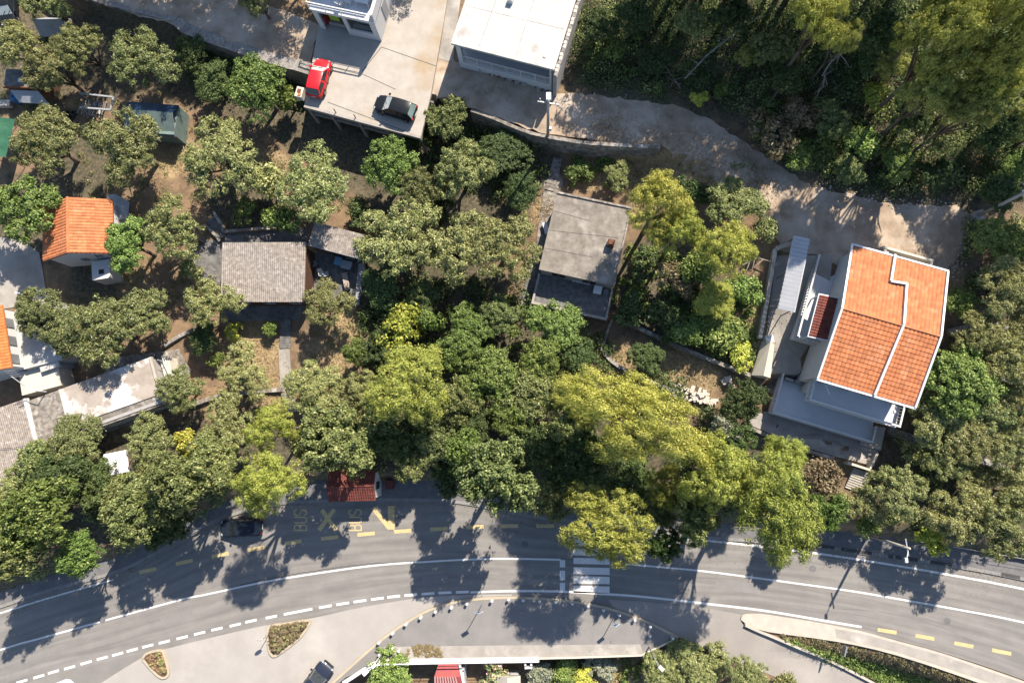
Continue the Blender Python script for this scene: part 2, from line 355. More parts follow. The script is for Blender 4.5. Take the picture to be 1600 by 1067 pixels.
# terrain colour: straw, bare earth, dark leaf litter (attribute 'cover' says what grows where)
def terrain_material():
    m = MATS['soil']; t = m.node_tree; b = t.nodes['Principled BSDF']; src = b.inputs['Base Color'].links[0].from_socket
    at = nod(t, 'ShaderNodeAttribute', attribute_name='cover'); g = nod(t, 'ShaderNodeNewGeometry')
    n = nod(t, 'ShaderNodeTexNoise'); n.inputs['Scale'].default_value = .8; n.inputs['Detail'].default_value = 6; t.links.new(g.outputs['Position'], n.inputs['Vector'])
    ad = nod(t, 'ShaderNodeMath', operation='MULTIPLY_ADD'); ad.inputs[1].default_value = .8; ad.inputs[2].default_value = -.4
    t.links.new(n.outputs['Fac'], ad.inputs[0])
    def mix(sock, col, base):
        s = nod(t, 'ShaderNodeMath', operation='ADD', use_clamp=True); t.links.new(sock, s.inputs[0]); t.links.new(ad.outputs[0], s.inputs[1])
        r = nod(t, 'ShaderNodeMapRange'); r.inputs[1].default_value = .35; r.inputs[2].default_value = .65; t.links.new(s.outputs[0], r.inputs[0])
        x = nod(t, 'ShaderNodeMix', data_type='RGBA'); t.links.new(r.outputs[0], x.inputs[0]); t.links.new(base, x.inputs[6])
        if isinstance(col, tuple): x.inputs[7].default_value = (*col, 1)
        else: t.links.new(col, x.inputs[7])
        return x.outputs[2]
    n2 = nod(t, 'ShaderNodeTexNoise'); n2.inputs['Scale'].default_value = 3.5; n2.inputs['Detail'].default_value = 8; t.links.new(g.outputs['Position'], n2.inputs['Vector'])
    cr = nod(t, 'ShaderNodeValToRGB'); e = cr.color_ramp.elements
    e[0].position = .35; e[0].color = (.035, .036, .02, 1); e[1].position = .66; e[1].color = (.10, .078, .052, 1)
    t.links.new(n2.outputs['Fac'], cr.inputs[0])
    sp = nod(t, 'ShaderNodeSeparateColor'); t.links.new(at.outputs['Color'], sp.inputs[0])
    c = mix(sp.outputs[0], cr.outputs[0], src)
    cr2 = nod(t, 'ShaderNodeValToRGB'); e = cr2.color_ramp.elements
    e[0].position = .35; e[0].color = (.155, .115, .062, 1); e[1].position = .66; e[1].color = (.27, .20, .11, 1)
    t.links.new(n2.outputs['Fac'], cr2.inputs[0])
    c = mix(sp.outputs[1], cr2.outputs[0], c)
    t.links.new(c, b.inputs['Base Color'])
terrain_material()
# ---------------------------------------------------------------- terrain
gd = G(1225, 560).z; ZE = gd + 5.2      # villa: level of its drive and of its eaves
PADS.append(([tuple(P(*q, ZE - 6.2)[:2]) for q in ((1192, 596), (1250, 585), (1425, 625), (1400, 690), (1384, 716), (1190, 660))], ZE - 7.1))
def axis(lo, hi, st, far):
    a = list(np.arange(lo, hi, st)); d = st
    while a[-1] < far: d *= 1.35; a.append(a[-1] + d)
    d = st; b = []; x = lo
    while x > -far: d *= 1.35; x -= d; b.append(x)
    return np.array(b[::-1] + a)
ax_x = axis(-62, 56, .5, 1800); ax_y = axis(-34, 52, .5, 1800)
GX, GY = np.meshgrid(ax_x, ax_y); GZ = hgt(GX, GY)
under = (GY - np.interp(GX, XN, YN) < .6) & (GZ > -.01) & (GZ < .4)
GZ = np.where(under, -.08, GZ - .02)
nx, ny = len(ax_x), len(ax_y)
idx = np.arange(nx * ny).reshape(ny, nx)
me = npmesh('ground', np.stack([GX, GY, GZ], -1).reshape(-1, 3), np.stack([idx[:-1, :-1], idx[:-1, 1:], idx[1:, 1:], idx[1:, :-1]], -1).reshape(-1, 4))
# cover: R = dark leaf litter, G = dry straw; spots as (pixel x, pixel y, radius in metres, amount)
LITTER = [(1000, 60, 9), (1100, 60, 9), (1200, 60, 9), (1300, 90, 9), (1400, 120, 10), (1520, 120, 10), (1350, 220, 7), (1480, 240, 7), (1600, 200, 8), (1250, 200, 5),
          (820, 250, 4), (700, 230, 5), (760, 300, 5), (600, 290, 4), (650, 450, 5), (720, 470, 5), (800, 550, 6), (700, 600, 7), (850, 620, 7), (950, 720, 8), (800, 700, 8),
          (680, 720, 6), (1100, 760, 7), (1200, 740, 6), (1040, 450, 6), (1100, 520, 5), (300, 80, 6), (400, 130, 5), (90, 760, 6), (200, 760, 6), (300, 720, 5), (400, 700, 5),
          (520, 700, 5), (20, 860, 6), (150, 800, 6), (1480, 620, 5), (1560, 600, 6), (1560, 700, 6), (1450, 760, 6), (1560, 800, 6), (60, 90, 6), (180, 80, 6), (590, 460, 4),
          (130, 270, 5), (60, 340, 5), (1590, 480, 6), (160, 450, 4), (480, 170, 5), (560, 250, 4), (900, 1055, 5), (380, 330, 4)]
STRAW = [(390, 560, 3.2), (510, 570, 2.6), (350, 640, 2), (270, 240, 2.5), (420, 260, 2), (1010, 250, 3), (930, 265, 2), (1100, 260, 3), (1180, 300, 2), (1080, 580, 3.2),
         (960, 560, 2), (1170, 500, 3), (950, 205, 1.8), (1490, 440, 1.5), (540, 500, 2.5), (280, 620, 1.5), (850, 330, 1.3), (1540, 260, 2), (1260, 220, 3), (960, 1060, 3),
         (320, 460, 2), (200, 440, 2), (420, 620, 2), (1010, 310, 2)]
cov = np.zeros((nx * ny, 4), np.float32); fx, fy = GX.ravel(), GY.ravel()
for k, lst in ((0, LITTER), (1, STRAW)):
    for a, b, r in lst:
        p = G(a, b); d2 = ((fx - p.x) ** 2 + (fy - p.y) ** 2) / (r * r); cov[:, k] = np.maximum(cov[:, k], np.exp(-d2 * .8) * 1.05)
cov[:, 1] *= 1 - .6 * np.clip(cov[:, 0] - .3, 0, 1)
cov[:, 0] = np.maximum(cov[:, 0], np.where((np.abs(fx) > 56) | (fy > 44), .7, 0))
cov[:, 3] = 1
at = me.color_attributes.new('cover', 'FLOAT_COLOR', 'POINT'); at.data.foreach_set('color', cov.ravel())
me.polygons.foreach_set('use_smooth', [True] * len(me.polygons))
ground = tag(link('ground', me, 'soil'), 'dry hillside earth with straw and leaf litter between the houses', kind='structure')
# ---------------------------------------------------------------- main road
RN = smooth_px([(-260, 1025), (-80, 972), (0, 950), (76, 925), (177, 897), (228, 875), (304, 832), (364, 806), (430, 790), (486, 786), (612, 783), (719, 787), (823, 808), (863, 813),
      (960, 825), (1073, 840), (1160, 846), (1273, 855), (1362, 868), (1500, 888), (1600, 907), (1860, 960)])
RS = [(-260, 1175), (-80, 1115), (0, 1088), (100, 1054), (260, 1017), (400, 983), (486, 969), (562, 953), (653, 938), (729, 932), (800, 934), (876, 938), (942, 948), (1002, 953),
      (1100, 960), (1180, 962), (1270, 973), (1345, 986), (1402, 1000), (1478, 1021), (1600, 1062), (1860, 1160)]
rn = px2w(RN, 0); rs = px2w(smooth_px(RS), 0)
sx_ = np.array([p.x for p in rs]); sy_ = np.array([p.y for p in rs]); me = bpy.data.meshes.new('main_road'); V = []; F = []; UV = []; dist = 0
for i, p in enumerate(rn):
    if i: dist += (p - rn[i - 1]).length
    q = Vector((p.x, float(np.interp(p.x, sx_, sy_)), 0))
    for k in range(6): V.append(p.lerp(q, k / 5)); UV.append((dist / 10, k / 5))
    if i: F += [((i - 1) * 6 + k, (i - 1) * 6 + k + 1, i * 6 + k + 1, i * 6 + k) for k in range(5)]
me.from_pydata([tuple(v) for v in V], [], F); ul = me.uv_layers.new(name='UVMap')
for l in me.loops: ul.data[l.index].uv = UV[l.vertex_index]
road = tag(link('main_road', me, 'asphalt'), kind='structure')
def mark(name, pts, w, mat, z=.009, parent=road): return ribbon(pts, w, z).build(name, mat, parent)
def dashes(name, ctr, length, w, mat):
    """each dash its own piece, laid along the polyline of its neighbours"""
    c = px2w(ctr, 0)
    for i, p in enumerate(c):
        t = (c[min(i + 1, len(c) - 1)] - c[max(i - 1, 0)]).normalized(); L = length[i] if isinstance(length, list) else length
        mark(name, [p - t * L / 2, p, p + t * L / 2], w, mat)
CEN = [(-260, 1100), (0, 1015), (66, 996), (273, 939), (319, 929), (400, 911.5), (458, 901), (577, 884), (671, 877), (740, 873.5), (800, 872.5), (876, 874)]
mark('centre_line', px2w(smooth_px(CEN), 0), .17, 'white_paint')
mark('centre_line', px2w(smooth_px([(956, 878), (992, 882), (1100, 892), (1200, 905), (1327, 922.5), (1407, 936), (1500, 952.5), (1600, 972), (1850, 1030)]), 0), .17, 'white_paint')
mark('edge_line', px2w(smooth_px([(-260, 1038), (0, 957.5), (76, 934), (178, 905)]), 0), .16, 'white_paint')
mark('edge_line', px2w(smooth_px([(1040, 838), (1150, 849), (1260, 862), (1362, 877), (1480, 897), (1600, 920), (1850, 975)]), 0), .2, 'white_paint')
mark('edge_line', px2w(smooth_px([(735, 925), (800, 923), (876, 923.7), (952, 928), (1002, 931.6), (1106, 943), (1200, 954.5), (1301, 971.6), (1346, 979)]), 0), .2, 'white_paint')
dz = [(135, 1055), (240, 1025), (330, 997), (430, 970), (532, 940), (632, 912), (727, 887), (817, 862), (913, 837), (1015, 812), (1125, 785), (1233, 758), (1340, 732), (1453, 707), (1550, 683)]
dl = [(a / 3.9525, 797 + b / 3.9525) for a, b in dz]
d2 = [(95, 658), (260, 625), (428, 594), (536, 576), (642, 560), (750, 545), (850, 532), (957, 522), (1062, 514), (1167, 508), (1275, 504)]
dl += [(400 + a / 3.9525, 797 + b / 3.9525) for a, b in d2]
dashes('dash_line', dl, [1.15] * 16 + [2.9] + [1.28] * 9, .24, 'white_paint')
dashes('bus_lane_dash', [(231, 891), (288, 878), (344, 866.6), (400, 857), (458, 847), (515, 840), (572, 834), (629, 829.5), (686, 826), (742, 823), (796, 821.5), (852, 821.5)], 1.75, .36, 'yellow_paint')
dashes('bus_lane_dash', [(1386, 985.5), (1445, 995), (1506, 1007), (1565, 1018), (1626, 1031)], 1.75, .34, 'yellow_paint')
for y0, y1 in ((829, 839), (842.5, 853), (856.5, 867), (871, 880.5), (885.6, 896.5), (899.6, 911), (914.7, 925.6)):
    flat([(896, y0), (952.5, y0 + 1.2), (952.5, y1 + 1.2), (896, y1)], .009).build('crosswalk_stripe', 'white_paint', road)
for y0, y1 in ((874.5, 886), (891, 906), (910, 922.5)):
    flat([(874.7, y0), (883, y0), (883, y1), (874.7, y1)], .013).build('stop_line', 'white_paint', road)
# bus stop lettering, read from the kerb towards the left
def stroke(name, pts, w): return mark(name, px2w(pts, 0), w, 'yellow_paint', .010)
def letter(ch, cx, cy, hw=9.5, hh=4.3):
    # tops of the letters point to the left of the photograph
    f = lambda u, v: (cx + (1 - 2 * v) * hw, cy + (1 - 2 * u) * hh)     # u across the letter, v from its foot to its top
    if ch == 'B': S = [[(0, 0), (0, 1)], [(0, 1), (.7, 1), (.95, .88), (.95, .65), (.7, .52), (0, .52)], [(0, .52), (.75, .52), (1, .38), (1, .14), (.75, 0), (0, 0)]]
    if ch == 'U': S = [[(0, 1), (0, .2), (.2, 0), (.8, 0), (1, .2), (1, 1)]]
    if ch == 'S': S = [[(1, .82), (.8, 1), (.2, 1), (0, .85), (0, .65), (.2, .54), (.8, .46), (1, .34), (1, .15), (.8, 0), (.2, 0), (0, .18)]]
    b = MB()
    for i, s in enumerate(S):
        r = ribbon(px2w([f(u, v) for u, v in s], 0), .13, .010 + i * .0015); b.add(r.v, r.f)
    b.build('letter', 'yellow_paint', road)
for bx in (469.5, 555): 
    for ch, cy in (('B', 824), ('U', 812), ('S', 800.5)): letter(ch, bx, cy)
stroke('bus_stop_cross', [(503, 796.5), (525, 828)], .42); mark('bus_stop_cross', px2w([(522.5, 795.5), (498.5, 828)], 0), .42, 'yellow_paint', .012)
flat([(606, 790), (616.5, 790), (616.5, 826.8), (606, 826.8)], .010).build('bus_stop_bar', 'yellow_paint', road)
mark('bus_stop_bar', px2w([(582.5, 793), (609, 825.5)], 0), .42, 'yellow_paint', .012)
# patches, manholes and a second crack
for q in ([(1120, 905), (1190, 913), (1188, 928), (1118, 919)], [(250, 965), (300, 952), (303, 962), (253, 976)], [(660, 900), (700, 898), (700, 910), (660, 912)]): flat(q, .005).build('tarmac_patch', 'asphalt_court', road)
for q in ((530, 868), (820, 850), (1270, 888), (160, 968), (1480, 970)):
    p = P(*q, .006); MB().lathe([(.33, 0), (.33, .004), (.3, .006)], p, 14).build('manhole_cover', 'pavement', road)
# crack along the centre joint
ck = []
for i in range(60):
    a = 375 + i * 3.9; ck.append((a, float(np.interp(a, [375, 400, 458, 540, 577, 610], [914, 908, 897, 884.5, 880.5, 879])) + R_.uniform(-.8, .8)))
mark('crack', px2w(ck, 0), .06, 'crack', .007)
# ---------------------------------------------------------------- pavement with kerb on the uphill side
def zone(outer, inner, z, name, mat, kind='structure', thick=.2):
    return tag(flat(outer + inner[::-1], z, thick).build(name, mat), kind=kind)
RNk = [p for p in RN]
side_in = offs([(p.x, p.y) for p in rn], .32)
wb = px2w(smooth_px([(a, b) for a, b in BACK], 4), 0)
b = MB(); n1 = len(rn); top = .13
xs_b = np.array([p.x for p in wb]); ys_b = np.array([p.y for p in wb]); vs = []; fs = []
for i, p in enumerate(side_in):
    q = (p[0], float(np.interp(p[0], xs_b, ys_b)) + .9); vs += [(p[0], p[1], top - .003), (q[0], q[1], top - .003)]
    if i: fs.append((2 * i - 2, 2 * i, 2 * i + 1, 2 * i - 1))
pavement = tag(MB().add(vs, fs).build('pavement', 'pavement'), kind='structure')
kl = offs([(p.x, p.y) for p in rn], .16)
wall_strip(kl, .32, -.05, top).build('kerb', 'kerb_grey', pavement)
for a0, a1 in ((1272, 1303), (1313, 1361), (1387, 1394), (1398, 1408), (1416, 1433), (1452, 1486), (1563, 1592)):   # drain slots in the kerb
    q = [(x, float(np.interp(x, [r[0] for r in RN], [r[1] for r in RN])) - 1.5) for x in np.linspace(a0, a1, 4)]
    w = offs([P(*u, 0) for u in q], .12)
    ribbon(w, .34, top + .004).build('drain_slot', 'crack', pavement)
# ---------------------------------------------------------------- parking apron, forecourt, side road
KC = smooth_px([(490, 1090), (516, 1067), (592, 1000), (640, 966.5), (678, 947.5), (729, 935), (800, 931), (876, 935), (942, 946), (1002, 965), (1060.6, 993)])
lot = tag(flat(smooth_px([(60, 1130), (157, 1067), (222, 1027), (260, 1013), (400, 979.5), (486, 965.5), (562, 949), (653, 934), (729, 929), (800, 928)]) + [(800, 932)] + [q for q in KC[::-1] if q[0] < 800] + [(440, 1130)], .006).build('parking_apron', 'asphalt_lot'), kind='structure')
flat([(86, 1067), (104, 1060), (110, 1061), (126, 1075), (80, 1078)], .010).build('painted_chevron', 'white_paint', lot)
flat([(-260, 1168), (-80, 1108), (0, 1082), (100, 1049), (262, 1010), (300, 1040), (160, 1082), (80, 1150), (-260, 1300)], .003).build('tarmac_patch', 'asphalt', lot)
court = tag(flat([q for q in KC] + [(1061, 996), (1002, 1025), (842, 1030), (600, 1034), (582, 1040), (540, 1058), (520, 1075), (497, 1090)], .10, .2).build('forecourt', 'asphalt_court'), kind='structure')
kw = px2w(KC, 0)
wall_strip(offs(kw, -.12), .24, -.05, .125).build('kerb', 'kerb', court)
flat([(600, 1010), (760, 1008), (1000, 1006), (1006, 1021), (842, 1027), (602, 1031)], .105).build('concrete_strip', 'concrete', court)
side = tag(drape([(950, 936), (1002, 939), (1106, 950), (1161, 960), (1158, 971), (1166, 981), (1200, 990.5), (1296, 1031), (1370, 1069), (1440, 1110), (1330, 1125), (1250, 1074), (1195, 1050), (1134, 1027), (1106, 1014), (1061, 995), (1002, 966), (960, 951)], .022, .6, pxz=None).build('side_road', 'asphalt_side'), kind='structure')
# traffic island between main road and side road
isl = smooth_px([(1158, 968), (1161, 960), (1180, 958.5), (1200, 960)], 4) + smooth_px([(1270, 971), (1342, 985), (1402, 1001), (1478, 1022), (1600, 1064), (1700, 1100)], 3)
islb = smooth_px([(1680, 1122), (1544, 1069), (1402, 1021), (1306, 999), (1200, 984), (1170, 978)], 3)
island = tag(flat(isl + islb, .12, .5).build('island_pavement', 'concrete_pale'), kind='structure')
flat([(1305, 982), (1342, 988.5), (1402, 1004.5), (1478, 1025.5), (1600, 1067), (1600, 1084), (1544, 1065), (1402, 1018.5), (1307, 996.5)], .126).build('paving', 'concrete', island)
wall_strip(px2w(smooth_px([(1163, 973), (1200, 984.5), (1306, 999.5), (1402, 1021.5), (1544, 1069.5), (1680, 1122)], 3), 0), .18, -.6, .2).build('edging', 'concrete_pale', island)
retw = [G(a, b) for a, b in smooth_px([(1163, 975), (1185, 985), (1205, 993), (1250, 1012), (1298, 1032), (1370, 1069), (1440, 1108)], 4)]
tag(wall_strip(retw, .22, lambda x, y: H(x, y) - 1, lambda x, y: max(H(x, y) + .25, .25 * 0 + H(x, y) + .35)).build('retaining_wall', 'concrete_pale'), 'low pale retaining wall along the side road below the hedge', 'wall')
# planted islands on the apron
def planter(name, pts, label):
    t = thing(name, label, 'planter', P(sum(p[0] for p in pts) / len(pts), sum(p[1] for p in pts) / len(pts), .004))
    q = smooth_px(pts + [pts[0]], 4); w = px2w(q, 0)
    wall_strip(w, .22, -.02, .16).build('kerb', 'kerb', t, True)
    flat(q[:-1], .12).build('earth_bed', 'leaf_litter', t, True)
    return t, q
ISL1 = [(a / 3.9525, 797 + b / 3.9525) for a, b in [(885, 915), (905, 885), (960, 866), (1005, 866), (1024, 910), (1045, 1000), (1020, 1030), (985, 1022), (930, 970)]]
ISL2 = [(400 + a / 3.9525, 797 + b / 3.9525) for a, b in [(72, 760), (92, 712), (180, 698), (310, 678), (335, 692), (270, 785), (135, 890), (95, 885), (78, 830)]]
pl1, pq1 = planter('traffic_island', ISL1, 'small triangular planted island with pale kerb at the lower left')
pl2, pq2 = planter('traffic_island', ISL2, 'larger wedge-shaped planted island full of dry shrub beside the road dashes')
# ---------------------------------------------------------------- dirt roads and yards
dirt = tag(drape([(100, -40), (330, -15), (420, 8), (500, 40), (483, 107), (440, 95), (400, 82), (330, 60), (280, 43), (160, 7), (60, -26)], .03, .5, .12, 3).build('dirt_road', 'dirt'), kind='structure')
drape([(668, 150), (690, 62), (703, 80), (712, 96), (790, 122), (873, 146), (960, 152), (1060, 166), (1120, 192), (1190, 242), (1270, 292), (1400, 320), (1495, 322), (1522, 338), (1500, 400), (1478, 425),
       (1400, 440), (1330, 430), (1275, 400), (1222, 395), (1196, 340), (1130, 292), (1060, 256), (1033, 229), (940, 223), (856, 211), (800, 193), (740, 170)], .03, .5, .14, 4).build('track', 'dirt', dirt)
def yard(name, pxs, mat, label=None, off=.05, st=.6, jit=.0): return tag(drape(pxs, off, st, jit).build(name, mat), label, kind='structure')
yard('concrete_yard', [(-40, 372), (30, 372), (62, 395), (70, 440), (75, 470), (25, 480), (-40, 490)], 'concrete')
yard('driveway', [(1212, 400), (1300, 400), (1290, 500), (1250, 560), (1246, 606), (1196, 602), (1186, 585), (1196, 530)], 'concrete', off=.10)
yard('house_apron', [(1168, 648), (1210, 640), (1372, 700), (1364, 728), (1300, 712), (1230, 690), (1172, 664)], 'concrete', off=.22)
yard('side_yard', [(690, -40), (724, -40), (708, 98), (684, 92)], 'concrete')
yard('garden_path', [(436, 545), (453, 545), (455, 612), (438, 612)], 'concrete', off=.06, st=.4)
yard('yard_slab', [(300, 372), (352, 378), (352, 445), (318, 446), (296, 430)], 'concrete_dark')
yard('yard_slab', [(352, 360), (480, 355), (482, 382), (352, 382)], 'concrete_dark')
yard('yard_slab', [(350, 468), (478, 470), (470, 500), (352, 502)], 'concrete_dark')
yard('yard_slab', [(480, 395), (566, 402), (560, 480), (482, 470)], 'concrete_dark')
yard('yard_slab', [(170, 560), (280, 545), (300, 580), (262, 640), (160, 680), (120, 690)], 'concrete_old')
yard('stepped_path', [(850, 285), (872, 262), (880, 285), (846, 418), (828, 480), (812, 478), (838, 380)], 'concrete_old', off=.05)
# ---------------------------------------------------------------- building helpers
def tiles(o, ex, es, W, S, pw=.33, pr=.40, seed=1):
    """overlapping pantiles laid over a slope: o eave corner, ex along the eave, es up the slope"""
    rr = np.random.default_rng(seed); o, ex, es = np.array(o), np.array(ex), np.array(es); n = np.cross(ex, es); n /= np.linalg.norm(n)
    nc = max(1, round(W / pw)); nr = max(1, round(S / pr)); pw, pr = W / nc, S / nr
    us = np.array([0, .12, .3, .5, .68, .8, 1.0]) * pw; hs = np.array([.0, .03, .045, .045, .03, .0, .0]); V = []; F = []
    for r in range(nr):
        for c in range(nc):
            j = rr.uniform(-.006, .006, 3); b = len(V)
            for sv_, lift in ((-.02, -.045), (-.02, .034), (1.06, -.008)):
                for u, hh in zip(us, hs):
                    k = .0 if lift < -.02 else hh
                    V.append(o + ex * (c * pw + u * .995) + es * ((r + sv_) * pr + j[0]) + n * ((hh - .03 if lift < -.02 else k + lift) + .03 + (j[1] if lift > 0 else 0)))
            for q in range(2):
                for k in range(6): F.append((b + q * 7 + k, b + q * 7 + k + 1, b + q * 7 + k + 8, b + q * 7 + k + 7))
    me = npmesh('roof_tiles', np.array(V), np.array(F)); me.shade_flat(); return me
def corrugated(W, L, pitch=.18, amp=.03, seg=6, zf=lambda u, v: 0.0, nv=2, thick=.0):
    nu = int(W / pitch * seg); u = np.linspace(0, W, nu + 1); v = np.linspace(0, L, nv); U, Vv = np.meshgrid(u, v)
    Z = amp * np.sin(U / pitch * 2 * math.pi) + np.vectorize(zf)(U, Vv); idx = np.arange(U.size).reshape(U.shape)
    return npmesh('sheet', np.stack([U, Vv, Z], -1).reshape(-1, 3), np.stack([idx[:-1, :-1], idx[:-1, 1:], idx[1:, 1:], idx[1:, :-1]], -1).reshape(-1, 4))
_bal = None
def baluster_mesh():
    global _bal
    if _bal is None: _bal = MB().lathe([(.05, 0), (.05, .08), (.03, .14), (.062, .34), (.03, .62), (.05, .74), (.05, .82)], n=6).mesh('baluster')
    return _bal
def railing(par, p0, p1, z, sp=.27, hgt_=.95, mat='white_wall', me=None, w=.16, endposts=True):
    """solid handrail on separate balusters, in the local frame of par"""
    a, b = Vector((*p0, z)), Vector((*p1, z)); d = b - a; L = d.length; d.normalize()
    MB().bar(a + Vector((0, 0, hgt_ - .06)), b + Vector((0, 0, hgt_ - .06)), w, .12).build('handrail', mat, par)
    MB().bar(a + Vector((0, 0, .04)), b + Vector((0, 0, .04)), w * .9, .08).build('plinth', mat, par)
    n = max(1, int(L / sp))
    for i in range(n):
        o = link('baluster', me or baluster_mesh(), mat, par); p = a + d * (L * (i + .5) / n); o.location = (p.x, p.y, z + .07)
def steps(par, p0, p1, width, z0, z1, n, mat, name='step', world=True, depth=None):
    """n separate treads from p0 (z0) to p1 (z1), points in world xy"""
    a, b = Vector((p0[0], p0[1])), Vector((p1[0], p1[1])); d = b - a; L = d.length; ang = math.atan2(d.y, d.x)
    for i in range(n):
        c = a + d * ((i + .5) / n); zt = z0 + (z1 - z0) * (i + .5) / n
        MB().cbox((c.x, c.y, zt - .45), (L / n * 1.02, width, .9), ang).build(name, mat, par, world)
def window(par, x0, x1, z0, z1, y, out=-1, mat='glass', frame='white_metal', axis='x'):
    """frame with recessed pane on a wall; axis x: wall runs along local x at y"""
    t = .07; f = MB()
    def bx(a0, a1, c0, c1, d0, d1):
        lo, hi = min(d0, d1), max(d0, d1)
        return (a0, a1, lo, hi, c0, c1) if axis == 'x' else (lo, hi, a0, a1, c0, c1)
    y0, y1 = y + out * .002, y + out * .05
    for q in ((x0, x1, z0, z0 + t), (x0, x1, z1 - t, z1), (x0, x0 + t, z0 + t, z1 - t), (x1 - t, x1, z0 + t, z1 - t), ((x0 + x1) / 2 - t / 2, (x0 + x1) / 2 + t / 2, z0 + t, z1 - t)): f.box(*bx(*q, y0, y1))
    w = f.build('window', frame, par); g = MB(); g.box(*bx(x0 + t, x1 - t, z0 + t, z1 - t, y + out * .004, y + out * .015)); g.build('pane', mat, w); return w
def lean(*a): return G(*a).z
# ---------------------------------------------------------------- the white villa with the orange roof
F = Frame((1276, 592), (1428, 637), (1329, 383), ZE); W, L = F.W, F.L
villa = thing('villa', 'tall white villa with bright orange tiled gable roof and stacked south balconies', 'house', (F.o.x, F.o.y, 0), F.rz)
def vl(px, py, z): return F.inv(P(px, py, z))
RISE = 1.4; VM = L * .5
def roofz(v): return ZE + .12 + RISE * (1 - abs(v - VM) / VM)
def roofpt(px, py):
    z = ZE
    for _ in range(12): u, v = vl(px, py, z); z = roofz(v)
    return u, v, z
b = MB(); b.box(.35, W - .35, .35, L - .35, 0, ZE); b.add([(.35, .35, ZE), (.35, L - .35, ZE), (.35, VM, ZE + RISE - .05), (W - .35, .35, ZE), (W - .35, L - .35, ZE), (W - .35, VM, ZE + RISE - .05)], [(0, 1, 2), (3, 5, 4)])
b.build('wall', 'white_wall', villa)
sl = math.hypot(VM, RISE); rz_ = RISE / sl; vh = VM / sl
b = MB(); b.add([(0, 0, ZE - .08), (W, 0, ZE - .08), (W, VM, ZE + RISE - .08), (0, VM, ZE + RISE - .08), (W, L, ZE - .08), (0, L, ZE - .08),
                 (0, 0, ZE + .08), (W, 0, ZE + .08), (W, VM, ZE + RISE + .08), (0, VM, ZE + RISE + .08), (W, L, ZE + .08), (0, L, ZE + .08)],
                [(3, 2, 1, 0), (2, 3, 5, 4), (6, 7, 8, 9), (9, 8, 10, 11), (0, 1, 7, 6), (1, 2, 8, 7), (2, 4, 10, 8), (4, 5, 11, 10), (5, 3, 9, 11), (3, 0, 6, 9)])
roof = b.build('roof', 'white_wall', villa)
tag(link('roof_tiles', tiles((.12, .1, ZE + .09), (1, 0, 0), (0, vh, rz_), W - .24, sl - .12, .335, .385, 1), 'tile', roof), kind='stuff')
tag(link('roof_tiles', tiles((W - .12, L - .1, ZE + .09), (-1, 0, 0), (0, -vh, rz_), W - .24, sl - .12, .335, .385, 2), 'tile', roof), kind='stuff')
MB().tube([(.1, VM, ZE + RISE + .12), (W - .1, VM, ZE + RISE + .12)], .11, 6).build('ridge_cap', 'tile', roof)
for q in ((0, 0, 0, VM), (0, VM, 0, L), (W, 0, W, VM), (W, VM, W, L)):
    MB().bar((q[0], q[1], roofz(q[1]) + .05), (q[2], q[3], roofz(q[3]) + .05), .17, .2).build('verge', 'white_metal', roof)
for v_ in (-.06, L + .06): MB().bar((-.08, v_, ZE + .1), (W + .08, v_, ZE + .1), .16, .16).build('gutter', 'white_metal', roof)
fl = [roofpt(*q) for q in ((1397, 399), (1390.5, 440), (1415, 444), (1410.5, 507), (1365, 617))]
for p, q in zip(fl[:-1], fl[1:]): MB().bar((p[0], p[1], roofz(p[1]) + .14), (q[0], q[1], roofz(q[1]) + .14), .19, .26).build('flashing', 'white_metal', roof)
# west balcony over the drive, with its small dark red roof
ZB = ZE - 3.2
c0, c1, c2 = vl(1243, 526, ZB + .9), vl(1280, 397, ZB + .9), vl(1250, 530, ZB)
ub, v0b, v1b = min(c0[0], c1[0]) + .1, c0[1], min(c1[1], L - .3)
MB().box(ub, .35, v0b, v1b, ZB - .25, ZB).build('balcony_floor', 'floor_tile', villa)
MB().box(ub + .15, .348, v0b + .15, v1b - .15, gd - 1, ZB - .25).build('balcony_base', 'white_wall', villa)
railing(villa, (ub + .1, v0b + .1), (ub + .1, v1b), ZB)
railing(villa, (ub + .2, v0b + .1), (.3, v0b + .1), ZB)
a0, a1 = vl(1270, 524, ZB + 2.3), vl(1292, 466, ZB + 2.3)
aw = MB(); y0, y1, x0 = a0[1] - .2, a1[1] + .3, a0[0] - .35
aw.add([(x0, y0, ZB + 2.0), (.34, y0, ZB + 2.45), (.34, y1, ZB + 2.45), (x0, y1, ZB + 2.0), (x0, y0, ZB + 2.1), (.34, y0, ZB + 2.55), (.34, y1, ZB + 2.55), (x0, y1, ZB + 2.1)], [(3, 2, 1, 0), (4, 5, 6, 7), (0, 1, 5, 4), (1, 2, 6, 5), (2, 3, 7, 6), (3, 0, 4, 7)])
awn = aw.build('porch_roof', 'white_metal', villa)
dx = .34 - x0; dn = math.hypot(dx, .45)
tag(link('roof_tiles', tiles((x0 + .12, y1 - .12, ZB + 2.12), (0, -1, 0), (dx / dn, 0, .45 / dn), y1 - y0 - .24, dn - .2, .25, .33, 5), 'tile_dark', awn), kind='stuff')
for q in (y0 + .1, y1 - .1): MB().box(x0 + .1, x0 + .22, q - .06, q + .06, ZB, ZB + 2.05).build('porch_post', 'white_metal', villa)
for q in (vl(1297, 470, ZB + 2), vl(1288, 503, ZB + 2)): window(villa, q[1] - .5, q[1] + .5, ZB + .9, ZB + 2.2, .35, -1, 'white_metal', 'white_metal', 'y')
